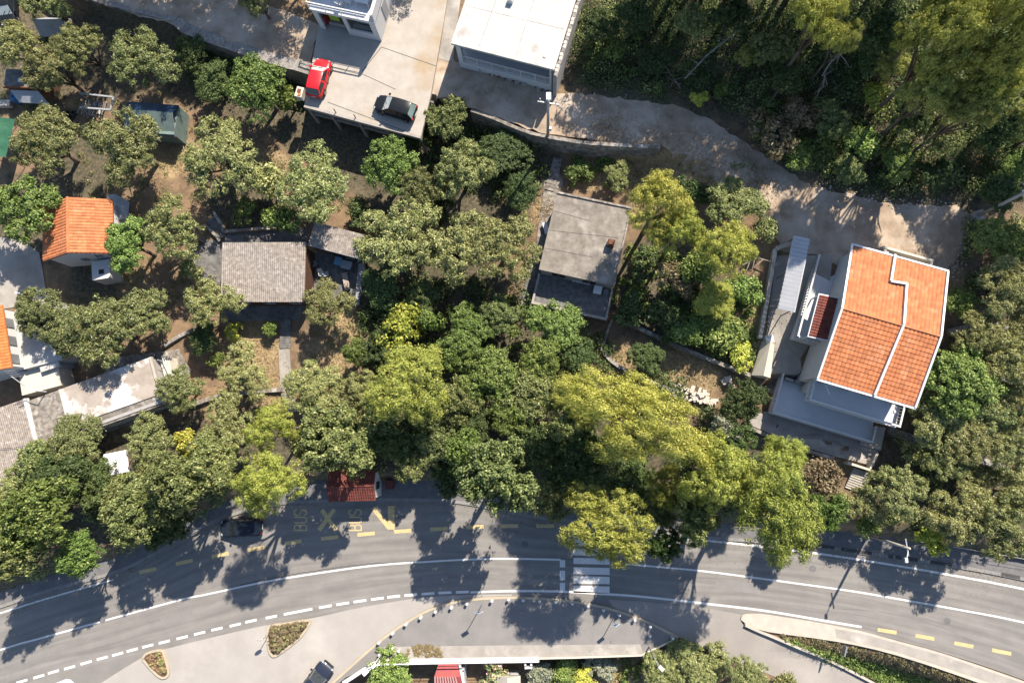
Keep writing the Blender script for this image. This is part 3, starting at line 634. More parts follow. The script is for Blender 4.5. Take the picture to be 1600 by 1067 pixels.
# south balconies
Z1, Z2 = ZE - 3.1, ZE - 6.1
q = [vl(1258, 627, Z1), vl(1399, 667, Z1)]; u0, vb = q[0][0], (q[0][1] + q[1][1]) / 2; u1 = q[1][0]
MB().box(u0, u1, vb, .345, Z1 - .25, Z1).build('balcony_floor', 'floor_tile', villa)
railing(villa, (u0, vb + .08), (u1, vb + .08), Z1); railing(villa, (u0 + .08, vb + .2), (u0 + .08, .3), Z1); railing(villa, (u1 - .08, vb + .2), (u1 - .08, .3), Z1)
r = [vl(1202, 645, Z2), vl(1357, 692, Z2), vl(1364, 668, Z2)]; t0, tv, t1 = r[0][0], (r[0][1] + r[1][1]) / 2, r[1][0]
MB().box(t0, t1, tv, .342, Z2 - .25, Z2).build('terrace_floor', 'floor_tile', villa)
MB().box(t0 + .1, t1 - .1, tv + .1, .341, -2, Z2 - .25).build('terrace_base', 'white_wall', villa)
MB().box(u0 + .3, u1 - .3, vb + 1.1, .340, Z2, Z1 - .25).build('storey_wall', 'white_wall', villa)
for k in range(4): window(villa, u0 + .8 + k * 2.0, u0 + 1.9 + k * 2.0, Z2 + .1, Z2 + 2.2, vb + 1.1, -1)
for k in range(4): window(villa, .9 + k * 2.0, 2.0 + k * 2.0, Z1 + .1, Z1 + 2.2, .35, -1)
railing(villa, (t0, tv + .08), (t1, tv + .08), Z2); railing(villa, (t0 + .08, tv + .2), (t0 + .08, .6), Z2); railing(villa, (t1 - .08, tv + .2), (t1 - .08, tv + 1.6), Z2)
for k in (0, 1): MB().box(t0 + .35 + k * .9, t0 + 1.15 + k * .9, .1, .335, Z2 + .02, Z2 + .9).build('storage_chest', 'metal_grey', villa)
# landing and the stair down at the south-east corner
l0, l1, l2 = vl(1384, 668, Z2 - .6), vl(1376, 704, Z2 - .6), vl(1342, 694, Z2 - .6)
MB().prism([l0, l1, l2, (t1 + .003, tv + 1.7)], -2, Z2 - .6).build('landing', 'concrete_pale', villa)
m_ = [G(1362, 706), G(1351, 736), G(1318, 722), G(1290, 700)]
steps(villa, G(1346, 735), G(1333, 766), 1.65, G(1346, 735).z + .35, G(1333, 766).z + .1, 9, 'concrete_pale')
wall_strip([G(1318, 722), G(1352, 733), G(1364, 708)], .22, lambda x, y: H(x, y) - 1, lambda x, y: H(x, y) + .9).build('parapet', 'cream_wall', villa, True)
# entrance stair with white parapets on the north side
zn = G(1420, 400).z
def nv(px, py, z): u, v = vl(px, py, z); return u, v
s0, s1, s2, s3 = nv(1379, 386, zn + .9), nv(1461, 393, zn + .9), nv(1455, 415, zn + .9), nv(1376, 390, zn + .9)
nb = MB().prism([(s0[0], s0[1] - .1), (s1[0], s0[1] - .1), (s1[0], s0[1] + .1), (s0[0], s0[1] + .1)], zn - 1, zn + 1.0); nb.build('parapet', 'cream_wall', villa)
MB().box(s1[0] - .2, s1[0], L + .1, s0[1] - .1, zn - 1, zn + 1.0).build('parapet', 'cream_wall', villa)
MB().box(s0[0] + 1.7, s1[0] - .2, L - .34, s0[1] - .1, zn - 1, zn + .1).build('porch_slab', 'concrete_pale', villa)
for k in range(7): MB().box(s0[0] + .15 + k * .27, s0[0] + .42 + k * .27 - .002, L - .34, s0[1] - .1, zn - 1, zn + .95 - k * .12).build('step', 'concrete_pale', villa)
# satellite aerial bar under the eave
MB().tube([(vl(1285, 600, ZE - .4)[0], .2, ZE - .5), (*vl(1297, 618, ZE - 1), ZE - 1.0)], .035, 5).build('aerial', 'white_metal', villa)
# ---------------------------------------------------------------- drive, carport, walls beside the villa
zc = G(1245, 430).z + 2.3
FC = Frame((1215, 482), (1240, 488), (1247, 370), zc)
cp = thing('carport', 'narrow white ribbed metal carport beside the villa drive', 'carport', (FC.o.x, FC.o.y, 0), FC.rz)
nrib = 18; rw = FC.L / nrib
for k in range(nrib):
    b = MB(); b.add([(0, k * rw, zc), (FC.W, k * rw, zc + .05), (FC.W, (k + .92) * rw, zc + .22), (0, (k + .92) * rw, zc + .17), (0, (k + .92) * rw, zc - .02), (FC.W, (k + .92) * rw, zc + .03), (0, k * rw, zc - .03), (FC.W, k * rw, zc + .02)],
                    [(0, 1, 2, 3), (3, 2, 5, 4), (0, 6, 7, 1), (6, 4, 5, 7), (0, 3, 4, 6), (1, 7, 5, 2)])
    b.build('panel', 'metal_sheet', cp)
for u, v in ((.1, .2), (FC.W - .1, .2), (.1, FC.L / 2), (FC.W - .1, FC.L / 2), (.1, FC.L - .2), (FC.W - .1, FC.L - .2)): MB().box(u - .04, u + .04, v - .04, v + .04, zc - 4, zc - .031).build('post', 'metal_grey', cp)
MB().box(FC.W + .01, FC.W + .12, 0, FC.L, zc - .05, zc + .03).build('gutter', 'metal_grey', cp)
bl = thing('masonry_block', 'cream rendered wedge-topped block at the foot of the villa drive', 'block', G(1190, 566))
zt = G(1190, 570).z
q = [G(1170, 587), G(1197, 592), G(1206, 540), G(1190, 533)]; mid = (q[0] + q[3]) / 2 * .35 + (q[1] + q[2]) / 2 * .65
b = MB(); b.add([(p.x, p.y, p.z - .5) for p in q] + [(q[0].x, q[0].y, zt + .5), (q[1].x, q[1].y, zt + 1.1), (q[2].x, q[2].y, zt + 1.3), (q[3].x, q[3].y, zt + .8)] +
                [(*(q[0].lerp(q[1], .5))[:2], zt + 1.6), (*(q[3].lerp(q[2], .5))[:2], zt + 1.7)], [(0, 3, 2, 1), (0, 1, 5, 8, 4), (3, 7, 9, 6, 2), (4, 8, 9, 7), (8, 5, 6, 9), (1, 2, 6, 5), (0, 4, 7, 3)])
b.build('body', 'cream_wall', bl, True)
MB().cbox((*(q[2].lerp(q[3], .5) + Vector((0, .3, 0)))[:2], zt + .75), (.7, .7, 1.5), .2).build('cap', 'white_wall', bl, True)
st = thing('garden_steps', 'short grey steps between the cream block and the villa terrace', 'steps', G(1200, 605))
steps(st, G(1202, 598), G(1198, 612), 1.6, G(1200, 598).z + .2, G(1200, 612).z - .05, 4, 'concrete_old')
def wall(px, w, up, mat, label, name='garden_wall', dn=1.2, n=5, jit=0):
    p = [G(a, b) for a, b in smooth_px(px, n)]
    c = p[len(p) // 2]; rr = random.Random(len(label))
    zj = {}
    o = wall_strip(p, w, lambda x, y: H(x, y) - dn, lambda x, y: H(x, y) + up + (rr.uniform(-jit, jit) if jit else 0)).build(name, mat)
    return tag(o, label, 'wall')
wall([(1170, 668), (1230, 694), (1300, 716)], .3, .5, 'concrete_old', 'low old concrete wall under the villa apron among the pines', n=4)
wall([(1208, 392), (1202, 430), (1194, 478), (1184, 530)], .35, .7, 'stone_pale', 'pale stone wall along the west side of the villa drive', jit=.06)
wall([(1208, 392), (1225, 386), (1240, 384)], .4, .8, 'concrete_pale', 'short concrete wall end behind the white carport')
# retaining walls of the terraces
def rwall(px, w, top, depth, mat, label, n=5, jit=.05, name='retaining_wall'):
    p = [P(a, b, top) for a, b in smooth_px(px, n)]; rr = random.Random(3)
    return tag(wall_strip(p, w, top - depth, lambda x, y: top + rr.uniform(-jit, jit)).build(name, mat), label, 'wall')
rwall([(274, 30), (290, 44), (330, 60), (400, 84), (440, 96), (484, 108)], 1.1, 7.15, 3.6, 'stone', 'rough stone retaining wall below the dirt road left of the parking deck', jit=.12)
rwall([(60, -30), (160, 2), (220, 18), (276, 32)], .5, 7.1, 3.2, 'stone', 'thin stone retaining wall of the dirt road at the top left', jit=.08)
rwall([(736, 172), (775, 186), (800, 197), (830, 208), (858, 214)], .3, 7.15, 3.4, 'concrete_old', 'thin concrete edge wall of the dirt road west of the lamp post', jit=.03)
rwall([(858, 214), (900, 221), (940, 225), (1032, 230)], .34, 7.25, 3.6, 'concrete_old', 'pale concrete retaining wall of the dirt road east of the lamp post', jit=.03)
wall([(300, 634), (345, 619), (392, 613), (442, 609)], .4, .5, 'concrete_old', 'long terrace wall below the dry straw garden', dn=2)
wall([(940, 542), (948, 558), (970, 575), (1010, 594), (1052, 612)], .35, .5, 'stone', 'curved stone wall along the lower edge of the straw terrace', jit=.08)
wall([(966, 500), (1010, 520), (1052, 540), (1100, 560), (1172, 588)], .35, .7, 'concrete_old', 'straight concrete wall above the straw terrace', dn=1.5)
wall([(956, 500), (948, 520), (942, 540)], .25, .5, 'concrete_old', 'short wall stub at the corner of the flat-roofed ruin')
wall([(1385, 672), (1450, 694), (1520, 716), (1610, 748)], .7, .45, 'stone', 'dry stone terrace wall on the slope south of the villa', jit=.15)
wall([(1478, 560), (1530, 580), (1610, 606)], .6, .4, 'stone', 'dry stone wall among the olives east of the villa', jit=.15)
wall([(1480, 520), (1540, 508), (1610, 520)], .6, .4, 'stone', 'upper dry stone wall among the olives right of the orange roof', jit=.15)
wall([(258, 542), (290, 522), (330, 508)], .35, .4, 'stone', 'curved terrace wall above the long flat roof', jit=.08)
wall([(352, 364), (400, 360), (445, 357)], .3, .5, 'concrete_old', 'wall edging the raised bed north of the corrugated house')
wall([(335, 332), (345, 348), (352, 364)], .28, .35, 'concrete_old', 'stair cheek wall north-west of the corrugated house')
wall([(322, 352), (336, 366), (346, 378)], .28, .35, 'concrete_old', 'lower stair cheek wall west of the corrugated house')
st = thing('yard_steps', 'dark concrete steps north-west of the corrugated house', 'steps', G(338, 358)); steps(st, G(330, 342), G(348, 372), 1.0, G(330, 342).z + .15, G(348, 372).z + .1, 7, 'concrete_dark')
st = thing('garden_stairs', 'long concrete stairs from the corrugated house down to the garden path', 'steps', G(446, 520)); steps(st, G(447, 498), G(446, 544), 1.1, G(447, 498).z + .2, G(446, 544).z + .1, 12, 'concrete_dark')
st = thing('garden_stairs', 'weathered steps descending from the garden path towards the pines', 'steps', G(452, 630)); steps(st, G(449, 613), G(456, 645), 1.15, G(449, 613).z + .25, G(456, 645).z + .1, 8, 'concrete_old')
st = thing('stone_stairs', 'old stone stairs along the west side of the flat-roofed ruin', 'steps', G(825, 440)); steps(st, G(842, 398), G(820, 470), .95, G(842, 398).z + .2, G(820, 470).z + .12, 18, 'concrete_dark')
st = thing('stone_stairs', 'worn stone stairs climbing from the ruin to the dirt road', 'steps', G(862, 270)); steps(st, G(872, 248), G(858, 298), .9, G(872, 248).z + .15, G(858, 298).z + .12, 10, 'concrete_old')
rk = thing('rubble_pile', 'heap of pale broken stone slabs on the straw terrace', 'rubble', G(1080, 618)); rr = random.Random(4)
for k in range(46):
    t = k / 46; p = G(1052 + t * 62 + rr.uniform(-5, 5), 606 + t * 22 + rr.uniform(-9, 8))
    MB().cbox((p.x, p.y, p.z + rr.uniform(.02, .3)), (rr.uniform(.25, .8), rr.uniform(.2, .5), rr.uniform(.12, .3)), rr.uniform(0, 3)).build('slab', 'rubble', rk, True)
for k in range(5):
    p = G(1134 + rr.uniform(-6, 8), 596 + rr.uniform(-7, 7)); MB().cbox((p.x, p.y, p.z + .1), (.6, .4, .3), rr.uniform(0, 3)).build('slab', 'rubble', rk, True)
# ---------------------------------------------------------------- parking deck on columns
ZD = 7.45
dk = thing('parking_deck', 'concrete parking deck standing on columns with two cars on it', 'parking deck', P(565, 120, ZD - .4))
dpx = [(497, 46), (475, 168), (657, 217), (673, 149), (683.5, 90), (693, 36), (705, -40), (560, -60), (508, -40)]
dw = [(p.x, p.y) for p in px2w(dpx, ZD)]
MB().prism(dw, ZD - .4, ZD).build('slab', 'concrete_deck', dk, True)
a, b_ = P(475, 168, ZD), P(657, 217, ZD); dd = (b_ - a).normalized(); nn = Vector((-dd.y, dd.x, 0))
for t in (.02, .22, .46, .70, .985):
    p = a.lerp(b_, t) + nn * .25; MB().cbox((p.x, p.y, ZD - 2.6), (.32, .32, 4.38), math.atan2(dd.y, dd.x)).build('column', 'concrete', dk, True)
for i, zz in enumerate((ZD - 1.6,)): MB().bar(a + nn * .25 + Vector((0, 0, zz - ZD)), b_ + nn * .25 + Vector((0, 0, zz - ZD)), .2, .25).build('beam', 'concrete', dk, True)
MB().bar(a + nn * 4 + Vector((0, 0, -1.8)), b_ + nn * 4 + Vector((0, 0, -1.8)), .2, 3.0).build('rear_wall', 'concrete_dark', dk, True)
MB().bar(a + nn * .12 + Vector((0, 0, .02)), b_ + nn * .12 + Vector((0, 0, .02)), .26, .14).build('edge_beam', 'concrete', dk, True)
for q0, q1 in (((596, 74), (682, 104)), ((497, 100), (560, 116)), ((512, 160), (640, 208)), ((566, 116), (618, 140)), ((596, 74), (566, 112))):
    ribbon([P(*q0, ZD), P(*q1, ZD)], .06, ZD + .004).build('joint', 'crack', dk, True)
for t in (.27, .44): p = a.lerp(b_, t) + nn * .3; MB().tube([p, p + Vector((0, 0, .8))], .05, 5).build('stub_post', 'rust', dk, True)
p = P(472, 150, ZD)
ch = thing('brick_barbecue', 'small brick barbecue at the deck corner by the red car', 'barbecue', p); MB().cbox((0, 0, .4), (.7, 1.0, .8), -.25).build('body', 'cream_wall', ch); MB().cbox((0, .1, .83), (.35, .35, .08), -.25).build('fire_grate', 'rust', ch); MB().cbox((.02, -.28, .83), (.3, .25, .07), -.25).build('brick', 'orange', ch)
# ---------------------------------------------------------------- terrace house on the deck
FT = Frame((502, 45), (596.5, 65), (520, -20), ZD); TW = FT.W; TD = 10.0; TH = 3.3
th = thing('terrace_house', 'white house with open front and railed roof terrace on the deck', 'house', (FT.o.x, FT.o.y, ZD), FT.rz)
b = MB(); b.box(.18, TW - .18, 1.6, 1.75, .004, TH - .2); b.box(0, .18, .0, TD, .004, TH - .2); b.box(TW - .18, TW, 0, TD, .004, TH - .2)
b.box(.181, .5, 0, .18, .004, TH - .2); b.box(TW * .47, TW * .53, 0, .18, .004, TH - .2); b.box(TW * .531, TW - .181, 0, .18, .004, .95); b.box(TW - .6, TW - .181, 0, .18, .951, TH - .2); b.box(.501, TW * .469, 0, .18, TH - .55, TH - .2); b.box(TW * .531, TW - .601, 0, .18, TH - .55, TH - .2)
b.build('wall', 'white_wall', th)
MB().box(-.1, TW + .1, -.1, TD, TH - .199, TH).build('terrace_floor', 'floor_tile', th)
rod = MB().box(-.012, .012, -.012, .012, 0, .8).mesh('rod')
MB().bar((-.05, -.04, TH + 1.0), (TW, -.04, TH + 1.0), .1, .07).build('handrail', 'white_metal', th); MB().bar((-.05, -.04, TH + .15), (TW, -.04, TH + .15), .04, .04).build('rail', 'white_metal', th); MB().bar((-.05, -.04, TH + .6), (TW, -.04, TH + .6), .04, .04).build('rail', 'white_metal', th)
for k in range(5): MB().box(k * TW / 4 - .03 - .0, k * TW / 4 + .03, -.07, -.01, TH, TH + .965).build('rail_post', 'white_metal', th)
MB().box(TW - .2, TW + .1, 0, TD, TH + .001, TH + 1.0).build('parapet', 'white_wall', th)
MB().bar((.0, 0.05, TH + 1.0), (.0, TD, TH + 1.0), .08, .07).build('handrail', 'white_metal', th)
MB().box(1.0, TW * .42, .3, .36, .5, .95).build('counter', 'galvanised', th); MB().box(TW * .56, TW - .7, .3, .7, .96, 1.05).build('counter', 'galvanised', th)
MB().box(1.15, 2.1, .55, .7, 1.0, 2.0).build('towel', 'lime', th); MB().box(.52, .7, .4, 1.2, .3, 1.4).build('curtain', 'red_plastic', th); MB().box(TW * .6, TW * .85, .8, 1.2, 1.1, 1.9).build('awning_sheet', 'sheet_green', th)
MB().box(TW, TW + .06, 2.0, 3.0, .5, 2.6).build('shutter', 'grey_render', th)
MB().box(.3, TW - .1, 3.0, TD, TH + .001, TH + 3.2).build('upper_storey', 'white_wall', th)
def chair(loc, rz, mat, label):
    t = thing('garden_chair', label, 'chair', loc, rz, 'plastic garden chairs')
    MB().box(-.24, .24, -.24, .22, .40, .44).build('seat', mat, t)
    b = MB(); b.add([(-.24, .2, .44), (.24, .2, .44), (.22, .34, .95), (-.22, .34, .95), (-.24, .24, .44), (.24, .24, .44), (.22, .38, .95), (-.22, .38, .95)], [(0, 1, 2, 3), (7, 6, 5, 4), (0, 4, 5, 1), (1, 5, 6, 2), (2, 6, 7, 3), (3, 7, 4, 0)]); b.build('backrest', mat, t)
    for x in (-.21, .21):
        MB().box(x - .03, x + .03, -.22, .24, .62, .66).build('armrest', mat, t)
        for y in (-.21, .19): MB().box(x - .025, x + .025, y - .025, y + .025, 0, .4 if y > 0 else .62).build('leg', mat, t)
    return t
def table(loc, rz, sx_, sy_, h_, mat, label, cat='table'):
    t = thing('garden_table', label, cat, loc, rz); MB().box(-sx_ / 2, sx_ / 2, -sy_ / 2, sy_ / 2, h_ - .05, h_).build('table_top', mat, t)
    for x in (-1, 1):
        for y in (-1, 1): MB().cbox((x * (sx_ / 2 - .08), y * (sy_ / 2 - .08), (h_ - .05) / 2), (.06, .06, h_ - .05)).build('leg', mat, t)
    return t
ZT = ZD + TH
chair(P(533, 10, ZT), 2.6, 'white_metal', 'left white plastic chair on the roof terrace'); chair(P(547, 6, ZT), 1.2, 'white_metal', 'right white plastic chair on the roof terrace')
table(P(569, 6, ZT), FT.rz, 1.3, .8, .75, 'white_metal', 'white table on the roof terrace above the deck')
# ---------------------------------------------------------------- white flat-roofed house by the dirt road
zw = 7.3; ZR = zw + 4.0
FW = Frame((704.5, 68), (866, 109.5), (721, 0), ZR); ww = FW.W; wl = 12.0
wh = thing('flat_roof_house', 'low white house with large flat white roof and railed front porch', 'house', (FW.o.x, FW.o.y, 0), FW.rz)
MB().box(0, ww, 0, wl, ZR - .25, ZR).build('roof', 'white_roof', wh)
MB().box(.35, ww - .1, 1.6, wl, zw - 2, ZR - .25).build('wall', 'grey_render', wh)
MB().box(.3, ww - .1, .2, 1.599, zw - 2, zw + .75).build('porch_base', 'white_wall', wh)
MB().box(.3, .75, .2, .6, zw + .751, ZR - .251).build('pillar', 'white_wall', wh); MB().box(ww - .5, ww - .1, .2, .6, zw + .751, ZR - .251).build('pillar', 'white_wall', wh)
MB().bar((.75, .3, zw + 1.75), (ww - .5, .3, zw + 1.75), .08, .07).build('handrail', 'white_metal', wh); MB().bar((.75, .3, zw + .9), (ww - .5, .3, zw + .9), .05, .05).build('rail', 'white_metal', wh)
nb_ = int((ww - 1.3) / .14)
rb = MB().box(-.02, .02, -.02, .02, 0, .84).mesh('baluster')
for k in range(nb_): o = link('baluster', rb, 'white_metal', wh); o.location = (.82 + k * .14, .3, zw + .9)
for k in range(1, 6): MB().box(.75 + k * (ww - 1.25) / 6 - .04, .75 + k * (ww - 1.25) / 6 + .04, .26, .34, zw + .751, zw + 1.75).build('rail_post', 'white_metal', wh)
for k in range(3): window(wh, 1.5 + k * 2.8, 2.9 + k * 2.8, zw + .9, zw + 2.9, 1.6, -1)
MB().box(ww + .003, ww + .35, -.3, wl, zw - 2, ZR - .6).build('side_wall', 'grey_render', wh)
rr = random.Random(9)
for k in range(30): MB().cbox((ww + .18 + rr.uniform(-.04, .04), -.1 + k * .4, ZR - .52), (.28, .34, .16), rr.uniform(-.15, .15)).build('coping_stone', 'stone_pale' if k % 3 else 'stone', wh)
for q in ((2.6, .3, 2.9, wl), (6.1, .3, 6.0, wl), (.3, 3.9, ww - .3, 4.0)): ribbon([(q[0], q[1]), ((q[0] + q[2]) / 2 + .05, (q[1] + q[3]) / 2), (q[2], q[3])], .04, ZR + .004).build('seam', 'concrete_old', wh)
MB().lathe([(.16, 0), (.16, .05), (.12, .06)], (ww - 1.2, 1.0, ZR), 10).build('roof_drain', 'metal_grey', wh)
u, v = FW.inv(P(798, 3, ZR)); MB().box(u - .25, u + .25, v - .25, v + .25, ZR, ZR + .5).build('chimney', 'white_wall', wh)
MB().cbox((u, v, ZR + .53), (.35, .35, .06)).build('chimney_cap', 'rust', wh)
MB().tube([(ww - .2, .1, zw), (ww - .2, .05, ZR)], .06, 6).build('downpipe', 'sheet_green', wh)
def pile(name, label, cat, pxs, mat, sz, part, seed=1, z=0.0):
    t = thing(name, label, cat, G(*pxs[0])); r2 = random.Random(seed)
    for q in pxs: p = G(*q); MB().cbox((p.x, p.y, p.z + z + sz[2] / 2), sz, r2.uniform(-.3, .3)).build(part, mat, t, True)
    return t
pile('block_stack', 'grey concrete blocks stacked against the porch of the white house', 'blocks', [(800, 120), (806, 124), (812, 122), (816, 127), (808, 130), (819, 131), (798, 125)], 'grey_render', (.45, .3, .3), 'block', 2)
pile('crate_stack', 'two pale green crates beside the white house porch', 'crates', [(744, 104), (755, 108)], 'sheet_green', (.7, .6, .5), 'crate', 3)
t = thing('rubble_strip', 'strip of reddish rubble along the front of the white house', 'rubble', G(790, 116)); rr = random.Random(6)
for k in range(60): p = G(738 + k * 2.1 + rr.uniform(-3, 3), 105 + k * .62 + rr.uniform(-3, 4)); MB().cbox((p.x, p.y, p.z + .06), (rr.uniform(.1, .3), rr.uniform(.1, .25), .16), rr.uniform(0, 3)).build('stone', ('rubble', 'stone', 'rust')[k % 3], t, True)
# ---------------------------------------------------------------- flat-roofed ruin in the middle
gz = G(905, 370).z; ZF = gz + 2.9; FR = Frame((842, 421), (960, 447), (877, 301), ZF); rw_, rl = FR.W, FR.L
ru = thing('concrete_house', 'abandoned concrete house with cracked flat grey roof and lower shaded terrace', 'house', (FR.o.x, FR.o.y, 0), FR.rz)
MB().box(.15, rw_ - .15, .15, rl - .15, gz - 3, ZF - .2).build('wall', 'grey_render', ru)
MB().box(0, rw_, 0, rl, ZF - .199, ZF).build('roof', 'ruin_roof', ru)
MB().box(0, rw_, rl - .18, rl, ZF + .001, ZF + .14).build('coping', 'concrete_old', ru); MB().box(rw_ - .15, rw_, 0, rl - .181, ZF + .001, ZF + .1).build('coping', 'concrete_old', ru)
ZF2 = ZF - 2.3; q = FR.inv(P(827, 470, ZF2)), FR.inv(P(940, 504, ZF2))
tv0 = (q[0][1] + q[1][1]) / 2; tu0, tu1 = -.1, rw_ + .1
MB().box(tu0, tu1, tv0, .149, gz - 4, ZF2).build('terrace', 'concrete_dark', ru)
for bx in ((tu0, tu1, tv0, tv0 + .25, ZF2 + .001, ZF2 + .25), (tu0, tu0 + .2, tv0 + .251, .1, ZF2 + .001, ZF2 + .2), (tu1 - .2, tu1, tv0 + .251, .1, ZF2 + .001, ZF2 + .25)): MB().box(*bx).build('parapet', 'concrete', ru)
for k in range(2): window(ru, 1.2 + k * 3, 2.6 + k * 3, ZF2 + .3, ZF2 + 1.9, .15, -1, 'dark', 'concrete')
u, v = FR.inv(P(955, 379, ZF + .7)); MB().box(u - .32, u + .32, v - .3, v + .3, ZF, ZF + .75).build('chimney', 'brown', ru); MB().box(u - .22, u + .22, v - .2, v + .2, ZF + .751, ZF + .85).build('chimney_pot', 'rust', ru)
for q0, q1 in (((858, 360), (965, 372)), ((852, 388), (926, 402)), ((866, 330), (920, 345))):
    a0, a1 = FR.inv(P(*q0, ZF)), FR.inv(P(*q1, ZF)); ribbon([(*a0,), (*a1,)], .05, ZF + .004).build('seam', 'crack', ru)
bx = thing('water_tank', 'white square water tank on the shaded terrace of the ruin', 'tank', P(933, 455, ZF2), FR.rz); MB().box(-.35, .35, -.35, .35, 0, .7).build('body', 'white_metal', bx); MB().cbox((0, 0, .73), (.78, .78, .06)).build('lid', 'white_metal', bx)
bx = thing('bucket', 'small pale bucket next to the white tank', 'bucket', P(946, 458, ZF2)); MB().lathe([(.18, 0), (.24, .5), (.25, .52), (.2, .5), (.19, .3)], n=12).build('body', 'tarp_grey', bx); MB().tube([(-.24, 0, .5), (-.1, 0, .62), (.1, 0, .62), (.24, 0, .5)], .012, 4).build('handle', 'metal_grey', bx)
bx = thing('concrete_bench', 'grey concrete bench against the upper wall of the ruin terrace', 'bench', P(908, 441, ZF2), FR.rz); MB().box(-.9, .9, -.2, .2, .38, .46).build('seat', 'metal_sheet', bx); [MB().box(x - .1, x + .1, -.18, .18, 0, .379).build('leg', 'grey_render', bx) for x in (-.7, .7)]
p = G(853, 359); ct = thing('white_box', 'small white box beside the path west of the ruin', 'box', p, -1.3); MB().box(-.55, .55, -.22, .22, 0, .5).build('body', 'white_metal', ct); MB().box(-.58, .58, -.24, .24, .5, .56).build('lid', 'white_metal', ct)
# ---------------------------------------------------------------- house under corrugated roof and its yard
gz = G(412, 425).z; zc = gz + 3.0; FK = Frame((345, 472), (476, 472), (350, 381), zc)
kh = thing('corrugated_house', 'house under a broad grey-brown corrugated fibre-cement roof', 'house', (FK.o.x, FK.o.y, 0), FK.rz)
MB().box(.25, FK.W - .25, .25, FK.L - .25, gz - 3, zc - .1).build('wall', 'brown', kh)
me = corrugated(FK.W, FK.L, .2, .04, 6, lambda u, v: zc + .06 + .07 * v); link('roof_sheet', me, 'fibre_cement', kh)
b = MB(); b.add([(0, 0, zc - .06), (FK.W, 0, zc - .06), (FK.W, FK.L, zc - .06 + .07 * FK.L), (0, FK.L, zc - .06 + .07 * FK.L), (0, 0, zc), (FK.W, 0, zc), (FK.W, FK.L, zc + .07 * FK.L), (0, FK.L, zc + .07 * FK.L)], [(3, 2, 1, 0), (4, 5, 6, 7), (0, 1, 5, 4), (1, 2, 6, 5), (2, 3, 7, 6), (3, 0, 4, 7)]); b.build('roof_deck', 'wood', kh)
for k in range(3): window(kh, 1.0 + k * 2.6, 2.0 + k * 2.6, gz + .9, gz + 2.1, .25, -1)
MB().box(.17, .249, 1.9, 2.7, gz, gz + 2).build('door', 'dark', kh)
gz2 = G(520, 380).z; zs = gz2 + 2.4; FS = Frame((481, 383), (564, 405), (487, 346), zs)
sh = thing('shed', 'low shed with speckled grey sheet roof behind the yard', 'shed', (FS.o.x, FS.o.y, 0), FS.rz)
MB().box(.1, FS.W - .1, FS.L - 1.5, FS.L - .1, gz2 - 1, zs - .05).build('wall', 'brown', sh)
link('roof_sheet', corrugated(FS.W, FS.L, .2, .025, 6, lambda u, v: zs + .08 * v), 'fibre_cement', sh)
MB().bar((0, -.02, zs), (FS.W, -.02, zs), .06, .2).build('fascia', 'metal_grey', sh)
for k in range(4): MB().box(.15 + k * (FS.W - .4) / 3, .25 + k * (FS.W - .4) / 3, .1, .2, gz2 - 1, zs - .03).build('post', 'wood', sh)
def crate(px, sz, mat, label, cat='box', name='storage_box', rz=0, lid=None):
    t = thing(name, label, cat, G(px[0], px[1]), rz); MB().box(-sz[0] / 2, sz[0] / 2, -sz[1] / 2, sz[1] / 2, 0, sz[2]).build('body', mat, t)
    MB().box(-sz[0] / 2 - .03, sz[0] / 2 + .03, -sz[1] / 2 - .03, sz[1] / 2 + .03, sz[2] + .001, sz[2] + .06).build('lid', lid or mat, t); return t
crate((532, 411), (.65, .75, .8), 'cyan', 'light blue box in the yard under the shed eave', rz=-.2)
crate((545, 417), (1.0, .75, .85), 'tarp_grey', 'grey chest freezer beside the light blue box', 'freezer', 'chest_freezer', rz=-.25)
crate((551, 404), (.75, .5, .6), 'sheet_green', 'dull green box at the corner under the shed eave', rz=-.25)
chair(G(504, 429), .3, 'white_metal', 'round-backed white chair in the walled yard'); crate((512, 430), (.45, .4, .5), 'tarp_grey', 'pale stool beside the white chair in the yard', 'stool', 'stool', .3)
chair(G(494, 414), 2.2, 'metal_grey', 'grey chair near the corrugated roof edge in the yard')
wt = thing('plank_bench', 'long grey plank bench along the east side of the yard', 'bench', G(543, 440)); p0, p1 = G(540, 428), G(546, 455)
MB().bar((p0.x, p0.y, p0.z + .5), (p1.x, p1.y, p0.z + .5), .55, .06).build('seat', 'dead_wood', wt, True)
for p in (p0.lerp(p1, .12), p0.lerp(p1, .88)): MB().cbox((p.x, p.y, p0.z + .1), (.4, .1, .74)).build('leg', 'dead_wood', wt, True)
bw = thing('block_wall', 'dry-stacked wall of grey concrete blocks beside the yard', 'wall', G(561, 450)); p0, p1 = G(566, 424), G(560, 478); nb_ = 13
for k in range(nb_):
    for r in range(3):
        p = p0.lerp(p1, (k + .5) / nb_); MB().cbox((p.x + R_.uniform(-.03, .03), p.y, H(p.x, p.y) + .11 + r * .23), (.5, .24, .22), R_.uniform(-.06, .06) - .1).build('block', 'tarp_grey' if k % 2 else 'grey_render', bw, True)
p = G(567, 420); MB().cbox((p.x, p.y, p.z + .3), (.6, .8, .6), .1).build('block', 'grey_render', bw, True)
pb = thing('board', 'white board leaning against the corrugated house wall', 'board', G(483, 440)); p = G(482, 440); MB().add([(p.x - .1, p.y - .7, p.z), (p.x + .35, p.y - .7, p.z), (p.x + .1, p.y + .7, p.z), (p.x - .1, p.y - .7, p.z + 1.3), (p.x + .0, p.y + .8, p.z + 1.4), (p.x + .12, p.y + .8, p.z + 1.4)], [(0, 1, 2), (3, 5, 4), (0, 3, 4, 2), (1, 0, 3), (1, 2, 4, 5), (1, 5, 3)]).build('panel', 'white_metal', pb, True)
